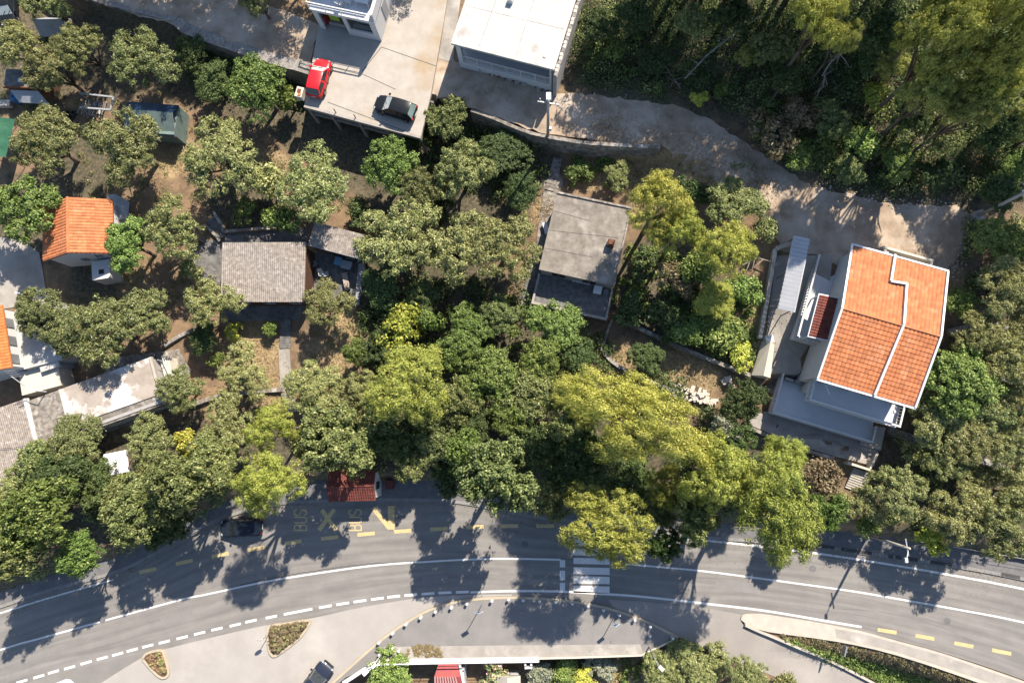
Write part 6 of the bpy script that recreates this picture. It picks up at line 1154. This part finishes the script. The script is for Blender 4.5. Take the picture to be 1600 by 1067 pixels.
TREES = [
 (30, 72, 42, 5, 'O', 'olive at the left edge below the black car'), (88, 112, 48, 5, 'O', 'olive over the rusty shed roof at the upper left'), (128, 78, 42, 5, 'O', 'olive right of the tarpaulin tent'), (226, 96, 58, 5.5, 'O', 'rounded olive above the blue tarpaulin hut'), (78, 8, 38, 4.5, 'O', 'olive cut by the top edge above the tarpaulin tent'),
 (405, 138, 56, 6.5, 'B', 'bright green tree left of the parking deck'), (335, 130, 38, 4, 'D', 'dark green bush tree between the blue hut and the bright tree'), (300, 85, 36, 3.5, 'D', 'shaded green tree under the stone wall'), (452, 155, 22, 3, 'b', 'bright shrub touching the deck corner'),
 (76, 226, 60, 5, 'O', 'olive above the bright round tree on the left'), (203, 228, 68, 5.5, 'O', 'large olive just below the blue tarpaulin hut'), (346, 246, 68, 5.2, 'O', 'wide olive in the straw patch left of centre'), (488, 292, 62, 5.2, 'O', 'olive behind the shed of the corrugated house'), (415, 285, 36, 3.6, 'o', 'sparse olive bush left of the olive behind the shed'),
 (36, 326, 64, 7, 'B', 'big round bright green tree at the left edge'), (205, 382, 46, 6, 'B', 'bright green tree hiding the corner of the tiled house'), (276, 360, 50, 5.5, 'O', 'olive right of the bright tree by the tiled house'), (438, 345, 32, 3.5, 'b', 'green shrub against the shed behind the corrugated house'), (385, 330, 26, 2.2, 'b', 'low green shrub on the bed above the corrugated house'),
 (615, 262, 50, 6, 'B', 'green tree below the front of the parking deck'), (700, 190, 42, 5, 'G', 'grey-green tree at the right corner of the parking deck'), (722, 266, 50, 5.5, 'O', 'olive below the right corner of the deck'), (790, 235, 44, 3, 'D', 'ivy-dark tree beside the path up to the dirt road'), (815, 300, 34, 3, 'D', 'dark shrubby tree left of the ruin stairs'), (690, 330, 26, 3, 'd', 'dark shrub between the olives left of the ruin'), (648, 215, 26, 3, 'd', 'dark shrub under the deck columns'),
 (622, 368, 66, 5.5, 'O', 'broad olive right of the walled yard'), (712, 388, 62, 5.5, 'O', 'left of two olives west of the ruin'), (785, 385, 60, 5.5, 'O', 'right of two olives west of the ruin'), (512, 476, 42, 4, 'O', 'small round olive in front of the yard'), (595, 450, 40, 3, 'D', 'dark ivy tree beside the block wall'), (660, 470, 34, 3, 'D', 'dark tree under the broad olive'),
 (625, 508, 40, 4.5, 'Y', 'yellow-green bush below the block wall'), (672, 498, 26, 4, 'b', 'bright bush right of the yellow-green bush'), (735, 515, 40, 4.5, 'B', 'leafy green tree left of the fig'), (780, 490, 34, 4, 'G', 'grey-green bush tree under the two olives'), (870, 508, 50, 4.5, 'B', 'fig-like tree at the foot of the ruin'), (905, 560, 34, 4, 'D', 'dark tree south of the ruin'),
 (64, 490, 42, 4.8, 'O', 'olive beside the far left white roof'), (110, 520, 44, 4.6, 'O', 'pale olive left of the large olive over the long roof'), (165, 515, 62, 5.6, 'O', 'large olive overhanging the long flat roof'), (228, 488, 46, 4.6, 'O', 'olive between the tiled house and the long roof'), (335, 474, 44, 4.8, 'O', 'olive at the corner of the corrugated house'),
 (318, 528, 27, 3, 'D', 'round dark green bush under the olive by the corrugated house'), (366, 519, 17, 1.6, 'Y', 'yellow flowering bush in front of the corrugated house'), (423, 514, 15, 1.5, 'b', 'small round green bush beside the garden stairs'), (384, 580, 44, 3.6, 'O', 'olive in the straw garden left of the path'), (558, 553, 26, 4, 'B', 'small bright tree at the right of the straw garden'), (285, 606, 36, 4, 'O', 'dark olive at the end of the long flat roof'), (338, 560, 14, 1.5, 'b', 'small green bush at the edge of the straw garden'), (488, 606, 48, 4, 'O', 'olive beside the steps below the garden path'), (535, 640, 44, 4.2, 'O', 'olive right of the steps below the garden'),
 (122, 692, 48, 5, 'O', 'dark olive hiding the corner of the long roof'), (236, 688, 42, 5, 'O', 'olive right of the white gazebo'), (246, 752, 40, 4.6, 'O', 'olive below the gazebo'), (358, 665, 50, 5, 'O', 'olive left of the yellow pines'), (294, 690, 24, 4, 'Y', 'bright yellow-green bush among the olives'),
 (430, 668, 42, 12, 'P', 'upper yellow pine above the dark car'), (425, 752, 56, 14, 'P', 'lower yellow pine overhanging the dark car'), (525, 690, 66, 11, 'G', 'grey-green tree over the bus shelter'), (302, 752, 58, 12, 'G', 'grey-green tree above the pavement at left'), (216, 795, 56, 9, 'G', 'pale tree leaning over the left pavement'), (98, 752, 50, 7, 'D', 'dark tree below the corrugated shed'), (20, 765, 40, 4.6, 'O', 'olive at the left edge under the corrugated shed'), (68, 800, 60, 12, 'B', 'large bright green tree in the lower left'), (132, 862, 34, 8, 'B', 'bright tree overhanging the pavement at lower left'), (30, 868, 50, 11, 'G', 'pale tree at the left edge above the pavement'), (160, 760, 42, 5.5, 'D', 'dark tree between the gazebo and the bright lower left tree'), (250, 830, 30, 4, 'D', 'dark bush behind the left pavement'),
 (640, 602, 74, 11, 'P', 'broad yellow-green pine left of centre'), (715, 545, 40, 5, 'B', 'bright tree above the broad central pine'), (765, 585, 52, 6, 'B', 'leafy bright tree right of the broad central pine'), (830, 615, 48, 5.5, 'G', 'grey-green tree left of the long pine'), (845, 565, 40, 5, 'B', 'bright tree below the fig-like tree'), (690, 690, 44, 5, 'G', 'brownish grey tree behind the pavement shelter'), (650, 720, 38, 4.5, 'G', 'low grey tree right of the bus shelter'), (660, 665, 34, 4.5, 'D', 'dark tree below the broad central pine'), (740, 665, 40, 5, 'D', 'dark tree in the middle of the thicket'), (775, 745, 68, 13, 'G', 'large green tree overhanging the bus lane'), (730, 705, 36, 9, 'B', 'bright tree at the upper left of the large roadside tree'), (840, 690, 42, 5, 'D', 'dark tree under the left end of the long pine'), (880, 745, 40, 4.5, 'D', 'dark tree between the roadside tree and the roadside pine'),
 (985, 652, (128, 74, -20), 15, 'Q', 'long yellow-green pine in the centre, widest crown of all'), (905, 625, 46, 8, 'P', 'pine at the upper left end of the long pine'), (950, 822, (84, 58, -8), 14, 'P', 'bright yellow pine overhanging the crosswalk'), (1032, 850, 30, 10, 'D', 'dark tree at the right side of the crosswalk pine'), (1120, 740, 58, 14, 'P', 'pine right below the long pine'), (1208, 795, (68, 84, 10), 15, 'P', 'large pine overhanging the right lane'), (1222, 716, 40, 8, 'P', 'pine below the villa apron'), (1080, 806, 42, 10, 'G', 'grey-green tree between the two roadside pines'), (980, 745, 44, 5, 'D', 'dark tree beneath the long pine'), (1290, 800, 32, 7, 'B', 'bright tree behind the right pavement beside the large pine'), (1040, 760, 36, 10, 'P', 'small pine clump below the long pine'), (905, 700, 40, 6, 'D', 'dark tree at the left under the long pine'),
 (1132, 668, 28, 4.5, 'p', 'silvery shrub right of the long pine'), (1160, 628, 38, 4.4, 'D', 'round dark tree west of the villa terrace'), (1010, 558, 32, 3.2, 'D', 'dark tree on the straw terrace'), (1280, 745, 36, 3.2, 's', 'dry brown bush beside the villa stairs'),
 (1025, 322, 56, 12, 'P', 'left of two pines beside the ruin'), (1060, 362, 42, 10, 'P', 'middle pine clump east of the ruin'), (1132, 392, 50, 9, 'P', 'right pine of the clump east of the ruin'), (1150, 318, 48, 3.6, 'G', 'grey-green tree below the dirt road bend'), (1085, 300, 30, 2.6, 'd', 'dark shrub between the pine and the road bend'), (1115, 470, 36, 4, 'P', 'low pine branch above the terrace wall'), (1060, 440, 38, 3.2, 's', 'dry bush under the pine clump'), (965, 275, 26, 2.4, 'G', 'pale bush north of the ruin'), (905, 268, 24, 1.6, 'b', 'green bush beside the stairs north of the ruin'), (1125, 515, 40, 2.2, 'b', 'bright green shrub above the terrace wall'), (1080, 520, 36, 2.2, 'b', 'green shrub left of the bright shrub above the wall'), (1160, 555, 26, 1.8, 'Y', 'yellowish shrub next to the cream block'), (1040, 500, 36, 2.4, 'd', 'dark shrub at the upper end of the terrace wall'), (1195, 360, 24, 2, 'o', 'olive-green bush beside the white carport'), (985, 480, 30, 2.4, 'd', 'dark shrub east of the ruin terrace'), (1010, 410, 30, 2.6, 'd', 'dark shrub in the shade of the ruin'),
 (1500, 592, 60, 6, 'B', 'bright leafy tree at the east side of the villa'), (1572, 560, 48, 4.8, 'O', 'olive at the right edge level with the villa balcony'), (1572, 448, 50, 4.8, 'O', 'olive at the right edge level with the roof ridge'), (1548, 375, 40, 4, 'B', 'bright bush tree below the tall utility pole'), (1500, 472, 26, 3, 'B', 'small bright tree touching the orange roof'), (1455, 655, 46, 4.6, 'O', 'olive below the villa corner'), (1512, 684, 46, 4.6, 'O', 'olive right of the villa below the bright tree'), (1575, 695, 44, 4.6, 'O', 'olive at the right edge above the lower dry wall'), (1400, 762, 44, 4.8, 'O', 'olive beside the villa stairs'), (1495, 800, 46, 6, 'O', 'left of two olives above the right pavement'), (1560, 812, 48, 6.5, 'O', 'right of two olives above the right pavement'), (1455, 838, 28, 4, 'Y', 'yellow-green shrub at the street lamp'), (1355, 820, 22, 2.6, 'b', 'green shrub below the villa stairs'), (1590, 620, 36, 4, 'O', 'olive cut by the right edge below the upper dry wall'), (1520, 745, 36, 3, 'O', 'small olive on the lower right terrace'), (1435, 705, 24, 2, 'o', 'olive-green bush on the dark slope below the villa'),
 (1278, 34, 54, 14, 'P', 'pale pine at the top right of centre'), (1470, 75, (70, 62, 20), 17, 'P', 'left crown of the big pines in the top right corner'), (1555, 55, 62, 18, 'P', 'right crown of the big pines in the top right corner'), (1540, 125, 50, 15, 'P', 'lower crown of the big pines in the top right corner'), (1310, 70, 28, 10, 'R', 'small pine crown below the pale pine'), (1465, 20, 36, 16, 'P', 'pine crown cut by the top edge'), (1205, 215, 46, 3.6, 's', 'dry straw-coloured bush at the inside of the road bend'), (1250, 180, 34, 3, 's', 'dry bush above the road bend'), (1345, 225, 32, 2.6, 'b', 'sunlit green bush above the road bend'), (1245, 240, 26, 2.2, 'b', 'bright bush touching the inner road edge'), (1370, 150, 26, 2.6, 'Y', 'lone sunlit yellow-green bush in the wood'), (1092, 155, 16, 1.8, 'Y', 'small lit bush above the dirt road'), (1125, 145, 14, 1.6, 'b', 'tiny round lit bush above the dirt road'), (1590, 260, 30, 3.5, 'B', 'bright bush at the right edge above the utility pole'), (960, 75, 20, 2.4, 'b', 'dim green bush right of the white house'), (1165, 90, 20, 4, 'R', 'slender fallen pine top in the wood'), (1360, 95, 26, 3, 'd', 'round dark bush in the middle of the wood'),
 (612, 1058, 46, 4.2, 'B', 'green tree below the forecourt railing'), (772, 1052, 26, 2.4, 'k', 'pink flowering oleander below the railing'), (845, 1058, 24, 1.8, 'p', 'pale shrub right of the white chimney'), (880, 1052, 26, 1.6, 'b', 'bright shrub in the lower garden'), (940, 1045, 26, 1.4, 'p', 'pale flowering shrub in the lower garden'), (915, 1062, 22, 1.4, 'Y', 'yellow-green shrub at the bottom edge of the garden'), (1085, 1040, 50, 4.2, 'O', 'olive at the corner of forecourt and side road'), (1040, 1045, 34, 4, 'O', 'olive partly under the small lamp post'), (1165, 1056, 32, 3.4, 'O', 'small olive by the side road at the bottom edge'), (1225, 1068, 20, 2, 'o', 'low olive bush at the bottom edge by the side road'), (405, 5, 30, 3, 'O', 'olive cut by the top edge left of the deck house'),
 (590, 545, 34, 4.5, 'D', 'dark tree right of the small bright tree by the straw garden'), (600, 650, 40, 5, 'G', 'grey-green tree left below the broad central pine'), (715, 625, 42, 6, 'G', 'grey-green tree right of the broad central pine'), (800, 650, 40, 5.5, 'B', 'green tree between the central pine and the long pine'), (890, 665, 40, 6, 'G', 'grey-green tree at the west end of the long pine'), (935, 740, 40, 5, 'G', 'pale green tree in the gap above the crosswalk pine'), (1020, 790, 40, 6, 'G', 'grey-green tree right above the crosswalk pine'), (1150, 690, 34, 5, 'D', 'dark tree south of the round dark tree by the villa terrace'), (1165, 770, 40, 12, 'P', 'pine between the pine below the long one and the large roadside pine'), (615, 690, 36, 5, 'D', 'dark tree above the bus shelter roof on its right'), (575, 610, 34, 4.5, 'O', 'olive left of the broad central pine'), (860, 780, 36, 5, 'G', 'low tree behind the kerb left of the crosswalk pine'), (700, 745, 32, 4, 'D', 'dark shrubby tree behind the walking person'),
 (190, 775, 40, 5.5, 'G', 'grey-green tree below the white gazebo'), (335, 715, 44, 6, 'G', 'grey-green tree left of the upper yellow pine'), (60, 720, 40, 5, 'G', 'grey-green tree in front of the corrugated shed'), (275, 800, 40, 6, 'D', 'dark tree behind the left pavement under the pale tree'), (10, 820, 40, 7, 'G', 'grey tree cut by the left edge beside the large bright tree'),
 (1345, 785, 34, 3.6, 'O', 'olive between the villa stairs and the street lamp'), (1590, 770, 40, 4.6, 'O', 'olive cut by the right edge below the lower dry wall'), (1475, 720, 34, 4, 'O', 'small olive below the dry stone wall south of the villa'), (1545, 640, 40, 4.6, 'O', 'olive below the bright leafy tree east of the villa'), (1530, 520, 36, 4.2, 'O', 'olive right of the orange roof above the bright leafy tree'), (1590, 380, 34, 3.6, 'B', 'bright bush cut by the right edge below the utility pole'), (1595, 520, 36, 4, 'O', 'olive cut by the right edge beside the upper dry wall'),
 (1445, 150, 44, 13, 'R', 'dull pine added below the left corner pine to shade the yard'), (1505, 178, 44, 13, 'R', 'dull pine added below the lower corner pine to shade the yard'),  # two pines added so that their shade falls on the yard above the villa
 (660, 300, 40, 5, 'O', 'small olive between the tree under the deck and the broad olive'), (560, 330, 26, 2.5, 'd', 'dark shrub right of the shed roof'), (150, 330, 24, 2.4, 'o', 'low olive bush behind the tiled house'), (300, 420, 24, 2.2, 'o', 'low olive bush between the tiled and the corrugated house'), (1090, 420, 34, 3.5, 'b', 'green bush inside the pine clump east of the ruin'), (1155, 455, 32, 2.6, 'b', 'green bush below the right pine of the clump'),
 (935, 45, 34, 4, 'D', 'dark tree nearest the east wall of the white house'), (990, 25, 36, 4.5, 'D', 'dark tree at the top edge right of the white house'), (1025, 95, 30, 3.5, 'D', 'shaded tree left of the brushwood heap'), (1080, 40, 34, 4.5, 'G', 'shaded grey tree left of the thin fallen trunk'), (1140, 25, 36, 5, 'D', 'dark tree at the top edge above the thin fallen trunk'), (1200, 80, 34, 4.5, 'G', 'grey tree left below the pale pine'), (1225, 125, 28, 3.5, 'D', 'dark tree above the dry bush of the road bend'), (1375, 55, 40, 6, 'D', 'dark tree between the pale pine and the big corner pines'), (1420, 175, 38, 5, 'D', 'dark tree below the left corner pine'), (1395, 105, 30, 5, 'R', 'small pine left of the corner pines'), (1470, 215, 36, 4.5, 'G', 'grey tree below the lower corner pine'), (1545, 205, 40, 5, 'D', 'dark tree under the lower corner pine at the right'), (1595, 190, 36, 5, 'R', 'pine cut by the right edge below the corner pines'), (1300, 190, 32, 4, 'G', 'grey-green tree right of the dry bush above the bend'), (1400, 255, 32, 3.5, 'B', 'green tree above the stony edge of the track'), (1330, 265, 28, 2.6, 'G', 'grey bush tree at the edge of the track bend'), (1460, 275, 30, 3.2, 'D', 'dark tree above the stones near the utility pole'), (1560, 300, 34, 3.6, 'D', 'dark tree behind the tall utility pole'),
]
for a in TREES: tree(*a)
def far_wood(spots, label):
    """the wood goes on beyond the top of the frame: one mass of pine crowns"""
    base = [crown_mesh('pine', 4.0, 8.5, 6500, 900 + k) for k in range(3)]; VV = []; n = 0
    co = []
    for m in base:
        a = np.empty(len(m.vertices) * 3, np.float32); m.vertices.foreach_get('co', a); co.append(a.reshape(-1, 4, 3))
    rng = np.random.default_rng(8); tr = MB()
    for k, (x, y, r, h_) in enumerate(spots):
        p = P(x, y, 12); p.z = H(p.x, p.y); q = co[k % 3].copy(); c = q.mean(1, keepdims=True); q = c + (q - c) * 1.6; a = rng.uniform(0, 6.28)
        q = q * np.array([r / 4.0, r / 4.0, h_ / 8.5]); X = q[..., 0] * math.cos(a) - q[..., 1] * math.sin(a); Y = q[..., 0] * math.sin(a) + q[..., 1] * math.cos(a)
        VV.append(np.stack([X + p.x, Y + p.y, q[..., 2] + p.z], -1).reshape(-1, 3)); tr.tube([p - Vector((0, 0, .5)), p + Vector((0, 0, h_ * .7))], [.3, .12], 6)
    V = np.concatenate(VV); tv, tf = np.array(tr.v), tr.f
    o = link('far_wood', npmesh('far_wood', V, np.arange(len(V)).reshape(-1, 4)), 'leaf_pine_dull'); tag(o, label, kind='stuff')
    t = tr.build('trunks', 'bark', o); tag(t, kind='stuff')
far_wood([(x, y, r, h_) for x, y, r, h_ in [(1030, -20, 4.4, 12), (1090, -12, 4.6, 13), (1165, -14, 4.6, 14), (1240, -20, 4.6, 15), (1330, -20, 4.6, 15), (1400, -14, 4.6, 15), (1075, -60, 4.4, 13), (1110, -35, 4, 11), (1125, -105, 4.8, 15), (1180, -60, 4.4, 13), (1235, -40, 4, 11), (1255, -105, 4.8, 15), (1310, -60, 4.4, 13), (1370, -110, 4.8, 15), (1385, -50, 4.2, 12), (1440, -80, 4.6, 14), (1655, 110, 4.6, 17), (1645, 190, 4.6, 17), (1650, 260, 4.4, 14), 
    (170, -120, 4.4, 11), (235, -125, 4.4, 12), (300, -120, 4.4, 12), (365, -125, 4.4, 12), (430, -125, 4.4, 12), (490, -140, 4.4, 12), (270, -165, 4.4, 13), (350, -170, 4.4, 13), (430, -175, 4.4, 13), (640, -150, 3.6, 9)]], 'pine wood continuing beyond the top edge above the dirt road')
# ---------------------------------------------------------------- undergrowth that nobody could count
def in_poly(poly, n, rng):
    xs, ys = [p[0] for p in poly], [p[1] for p in poly]; out = []
    while len(out) < n:
        x, y = rng.uniform(min(xs), max(xs)), rng.uniform(min(ys), max(ys)); c = False; j = len(poly) - 1
        for i in range(len(poly)):
            if (poly[i][1] > y) != (poly[j][1] > y) and x < (poly[j][0] - poly[i][0]) * (y - poly[i][1]) / (poly[j][1] - poly[i][1]) + poly[i][0]: c = not c
            j = i
        if c: out.append((x, y))
    return out
def scatter(name, polys, mat, label, r=(.5, 1.2), hh=(.5, 1.4), per=150, ln=.24, wd=.14, seed=1):
    rng = np.random.default_rng(seed); C = []; D = []
    for poly, n in polys:
        for x, y in in_poly(poly, n, rng):
            p = G(x, y); rr, h_ = rng.uniform(*r), rng.uniform(*hh); m = int(per * rng.uniform(.6, 1.3) * (rr / r[1]) ** 1.5) + 8
            d = rng.normal(0, 1, (m, 3)); d[:, 2] = np.abs(d[:, 2]); d /= np.linalg.norm(d, axis=1, keepdims=True); w = 1 + .35 * np.sin(d[:, :1] * 5 + rng.uniform(0, 6)) * np.sin(d[:, 1:2] * 5 + rng.uniform(0, 6))
            C.append(np.array([p.x, p.y, p.z]) + d * np.array([rr, rr, h_]) * w * rng.uniform(.55, 1.0, (m, 1))); D.append(d)
    me = npmesh(name, *leaves(np.concatenate(C), np.concatenate(D), ln, wd, rng)); return tag(link(name, me, mat), label, kind='stuff')
WOOD = [(885, -20), (1620, -20), (1620, 300), (1500, 300), (1400, 300), (1280, 275), (1200, 215), (1130, 170), (1050, 148), (900, 130)]
scatter('undergrowth', [(WOOD, 420)], 'leaf_dark', 'dark undergrowth of the wood above the dirt road', (.7, 1.9), (.6, 2.4), 380, .2, .11, seed=2)
scatter('undergrowth', [(WOOD, 130)], 'leaf_grey', 'grey-green undergrowth of the wood above the dirt road', (.6, 1.6), (.6, 2.2), 300, .2, .11, seed=22)
scatter('undergrowth', [(WOOD, 110), ([(1160, 190), (1280, 200), (1330, 280), (1250, 265), (1190, 230)], 25)], 'leaf_bright', 'scattered green shrubs of the wood above the dirt road', (.4, 1.2), (.6, 2.0), 170, seed=3)
scatter('brush', [(WOOD, 120), ([(1160, 170), (1290, 140), (1320, 230), (1230, 240)], 40)], 'leaf_dry', 'dry brush on the wood floor', (.4, 1.2), (.2, .7), 120, seed=4)
scatter('thicket', [([(570, 430), (820, 440), (930, 520), (1060, 600), (1180, 700), (1290, 800), (1060, 800), (850, 770), (720, 745), (600, 730), (560, 600)], 320), ([(640, 190), (860, 215), (840, 300), (760, 330), (660, 310)], 70), ([(280, 50), (470, 120), (470, 170), (300, 140)], 55), ([(1030, 440), (1180, 440), (1170, 570), (1060, 530)], 40)], 'leaf_dark', 'dark thicket filling the gaps between the trees', (.6, 1.4), (.5, 1.8), 210, seed=5)
scatter('thicket', [([(20, 730), (360, 700), (350, 780), (200, 860), (60, 900), (0, 900)], 90), ([(470, 700), (600, 650), (600, 735), (490, 745)], 30), ([(1390, 680), (1600, 750), (1600, 860), (1480, 850), (1380, 820)], 50), ([(1480, 520), (1600, 540), (1600, 720), (1440, 640)], 40), ([(1510, 350), (1600, 330), (1600, 480), (1500, 470)], 30)], 'leaf_grey', 'grey-green scrub under the olives', (.5, 1.2), (.4, 1.3), 170, seed=6)
scatter('low_scrub', [([(130, 250), (560, 230), (560, 340), (300, 350), (130, 300)], 60), ([(0, 50), (300, 60), (300, 220), (0, 260)], 50), ([(170, 400), (340, 400), (340, 520), (170, 470)], 35), ([(480, 480), (570, 500), (570, 640), (470, 640)], 25), ([(960, 250), (1180, 250), (1200, 400), (1000, 420)], 50)], 'leaf_olive', 'low olive-green scrub on the garden ground', (.2, .6), (.15, .5), 90, .16, .07, seed=27)
scatter('weeds', [([(1060, 440), (1190, 440), (1175, 575), (1070, 535)], 90), ([(975, 380), (1060, 400), (1060, 520), (970, 490)], 45), ([(890, 250), (980, 245), (985, 290), (890, 295)], 18), ([(680, 440), (820, 460), (820, 560), (600, 560)], 40), ([(845, 1035), (1010, 1030), (1000, 1067), (845, 1067)], 30), ([(900, 430), (1000, 460), (1000, 510), (960, 490)], 10)], 'leaf_bright', 'bright green weeds and saplings in the clearings', (.3, .8), (.3, 1.0), 110, seed=7)
scatter('hedge_slope', [([(1225, 998), (1310, 1020), (1400, 1045), (1500, 1075), (1460, 1085), (1380, 1066), (1300, 1029)], 260)], 'leaf_bright', 'green hedge growing on the slope between the pavements', (.3, .7), (.3, .7), 90, .18, .1, seed=8)
scatter('hedge_slope', [([(1195, 987), (1306, 1003), (1402, 1026), (1540, 1072), (1500, 1076), (1400, 1046), (1300, 1018), (1215, 996)], 260)], 'leaf_dry', 'dry brown growth along the upper edge of the hedge slope', (.2, .45), (.15, .35), 45, .18, .07, seed=9)
def in_flat(name, poly, n, mat, label, z, r, hh, per, seed, ln=.16, wd=.08):
    rng = np.random.default_rng(seed); C = []; D = []
    for x, y in in_poly(poly, n, rng):
        p = P(x, y, z); rr, h_ = rng.uniform(*r), rng.uniform(*hh); d = rng.normal(0, 1, (per, 3)); d[:, 2] = np.abs(d[:, 2]); d /= np.linalg.norm(d, axis=1, keepdims=True)
        C.append(np.array(p) + d * np.array([rr, rr, h_]) * rng.uniform(.4, 1, (per, 1))); D.append(d)
    tag(link(name, npmesh(name, *leaves(np.concatenate(C), np.concatenate(D), ln, wd, rng)), mat), label, kind='stuff')
sh_ = lambda q, k=.86: [(sum(p[0] for p in q) / len(q) * (1 - k) + a * k, sum(p[1] for p in q) / len(q) * (1 - k) + b * k) for a, b in q]
in_flat('planting', sh_(ISL2, .86), 190, 'leaf_dry', 'dry brownish shrubs filling the larger traffic island', .12, (.15, .35), (.25, .5), 60, 11)
in_flat('planting', sh_(ISL2, .8), 22, 'leaf_olive', 'olive-green tufts among the dry shrubs of the larger island', .12, (.12, .3), (.3, .6), 50, 12)
in_flat('planting', sh_(ISL1, .75), 14, 'leaf_olive', 'small shrubs on the triangular island', .12, (.1, .28), (.2, .4), 50, 13)
in_flat('planting', sh_(ISL1, .78), 60, 'straw', 'dry straw on the triangular island', .12, (.1, .2), (.08, .2), 30, 14)
in_flat('grass_patch', [(634, 1024), (642, 1007), (684, 1007), (694, 1026)], 80, 'straw', 'straw-coloured grass patch on the forecourt strip', .10, (.15, .3), (.02, .06), 60, 15, .16, .05)
# straw grass tufts over the dry clearings
rng = np.random.default_rng(21); C = []; D = []
for a, b, r in STRAW:
    g0 = G(a, b); m = int(300 * r); q = rng.normal(0, r * .55, (m, 2)); x, y = g0.x + q[:, 0], g0.y + q[:, 1]; C.append(np.stack([x, y, hgt(x, y) + rng.uniform(.02, .16, m)], 1)); D.append(np.tile([0, 0, 1.0], (m, 1)))
tag(link('dry_grass', npmesh('dry_grass', *leaves(np.concatenate(C), np.concatenate(D), .26, .06, rng, 1.0)), 'straw'), 'dry straw grass on the sunny clearings', kind='stuff')
# loose stones and litter along the dirt road
rng = np.random.default_rng(5); b = MB()
for x, y in in_poly([(1280, 285), (1500, 318), (1520, 345), (1480, 345), (1400, 328), (1270, 295)], 120, rng) + in_poly([(690, 120), (1000, 150), (1120, 220), (1200, 330), (1190, 345), (1060, 245), (900, 205), (700, 150)], 60, rng) + in_poly([(1470, 430), (1500, 380), (1520, 400), (1490, 450)], 60, rng):
    p = G(x, y); b.cbox((p.x, p.y, p.z + .05), (rng.uniform(.05, .2), rng.uniform(.05, .15), rng.uniform(.04, .1)), rng.uniform(0, 3), .7)
tag(b.build('loose_stones', 'stone_pale'), 'loose pale stones scattered on the dirt road', kind='stuff')
# dead branches and trunks in the wood
def dead(pts, r, label, hz=.3, twigs=7, seed=1):
    rr = random.Random(seed); w = [G(a, b) + Vector((0, 0, hz + k * .25)) for k, (a, b) in enumerate(pts)]; t = thing('fallen_branch', label, 'branch', G(*pts[0]))
    MB().tube(w, [r * (1 - .7 * k / (len(w) - 1)) for k in range(len(w))], 6).build('limb', 'dead_wood', t, True)
    for k in range(twigs):
        i = rr.randrange(len(w) - 1); p = w[i].lerp(w[i + 1], rr.random()); q = p + Vector((rr.uniform(-1.4, 1.4), rr.uniform(-1.4, .8), rr.uniform(-.2, .5))); MB().tube([p, p.lerp(q, .5) + Vector((0, 0, .12)), q], [r * .4, r * .25, r * .08], 4).build('twig', 'dead_wood', t, True)
dead([(1335, 60), (1310, 92), (1282, 118), (1268, 140)], .16, 'bleached fallen trunk forking in the upper wood', 1.6, 9, 1)
dead([(1282, 118), (1276, 148), (1262, 160)], .1, 'pale dead fork below the bleached trunk', 1.2, 6, 2)
dead([(1065, 135), (1100, 100), (1140, 70), (1176, 46)], .09, 'thin pale trunk lying across the dark wood', 1.4, 10, 3)
dead([(1425, 240), (1440, 228), (1455, 214)], .12, 'short pale log below the watermark side of the wood' if False else 'short pale log low in the right part of the wood', .3, 2, 4)
dead([(1195, 170), (1215, 145), (1235, 135)], .08, 'dead branches at the inside of the road bend', .6, 8, 5)
dead([(1160, 415), (1180, 405), (1200, 412)], .1, 'dead branches left of the carport wall', .3, 6, 6)
dead([(1490, 20), (1520, 30), (1550, 42)], .12, 'dark dead limb between the top right pines', 6.5, 6, 7)
dead([(1030, 95), (1045, 120), (1060, 145)], .08, 'grey brushwood heap in the shaded wood', .4, 12, 8)

# fallen leaves gathered along the uphill kerb
rng = np.random.default_rng(31); C = []
kp = [p for p in rn if -55 < p.x < 50]
for i in range(3200):
    p = kp[rng.integers(len(kp))]; d = rng.normal(0, .35) - .25 if rng.random() < .7 else rng.uniform(-3.5, 1.4); C.append((p.x + rng.uniform(-.8, .8), p.y + d, .02 if d < -.05 else .145))
tag(link('fallen_leaves', npmesh('fallen_leaves', *leaves(np.array(C), np.tile([0, 0, 1.0], (len(C), 1)), .12, .07, rng, .4)), 'leaf_dry'), 'dry leaves gathered along the uphill kerb of the road', kind='stuff')
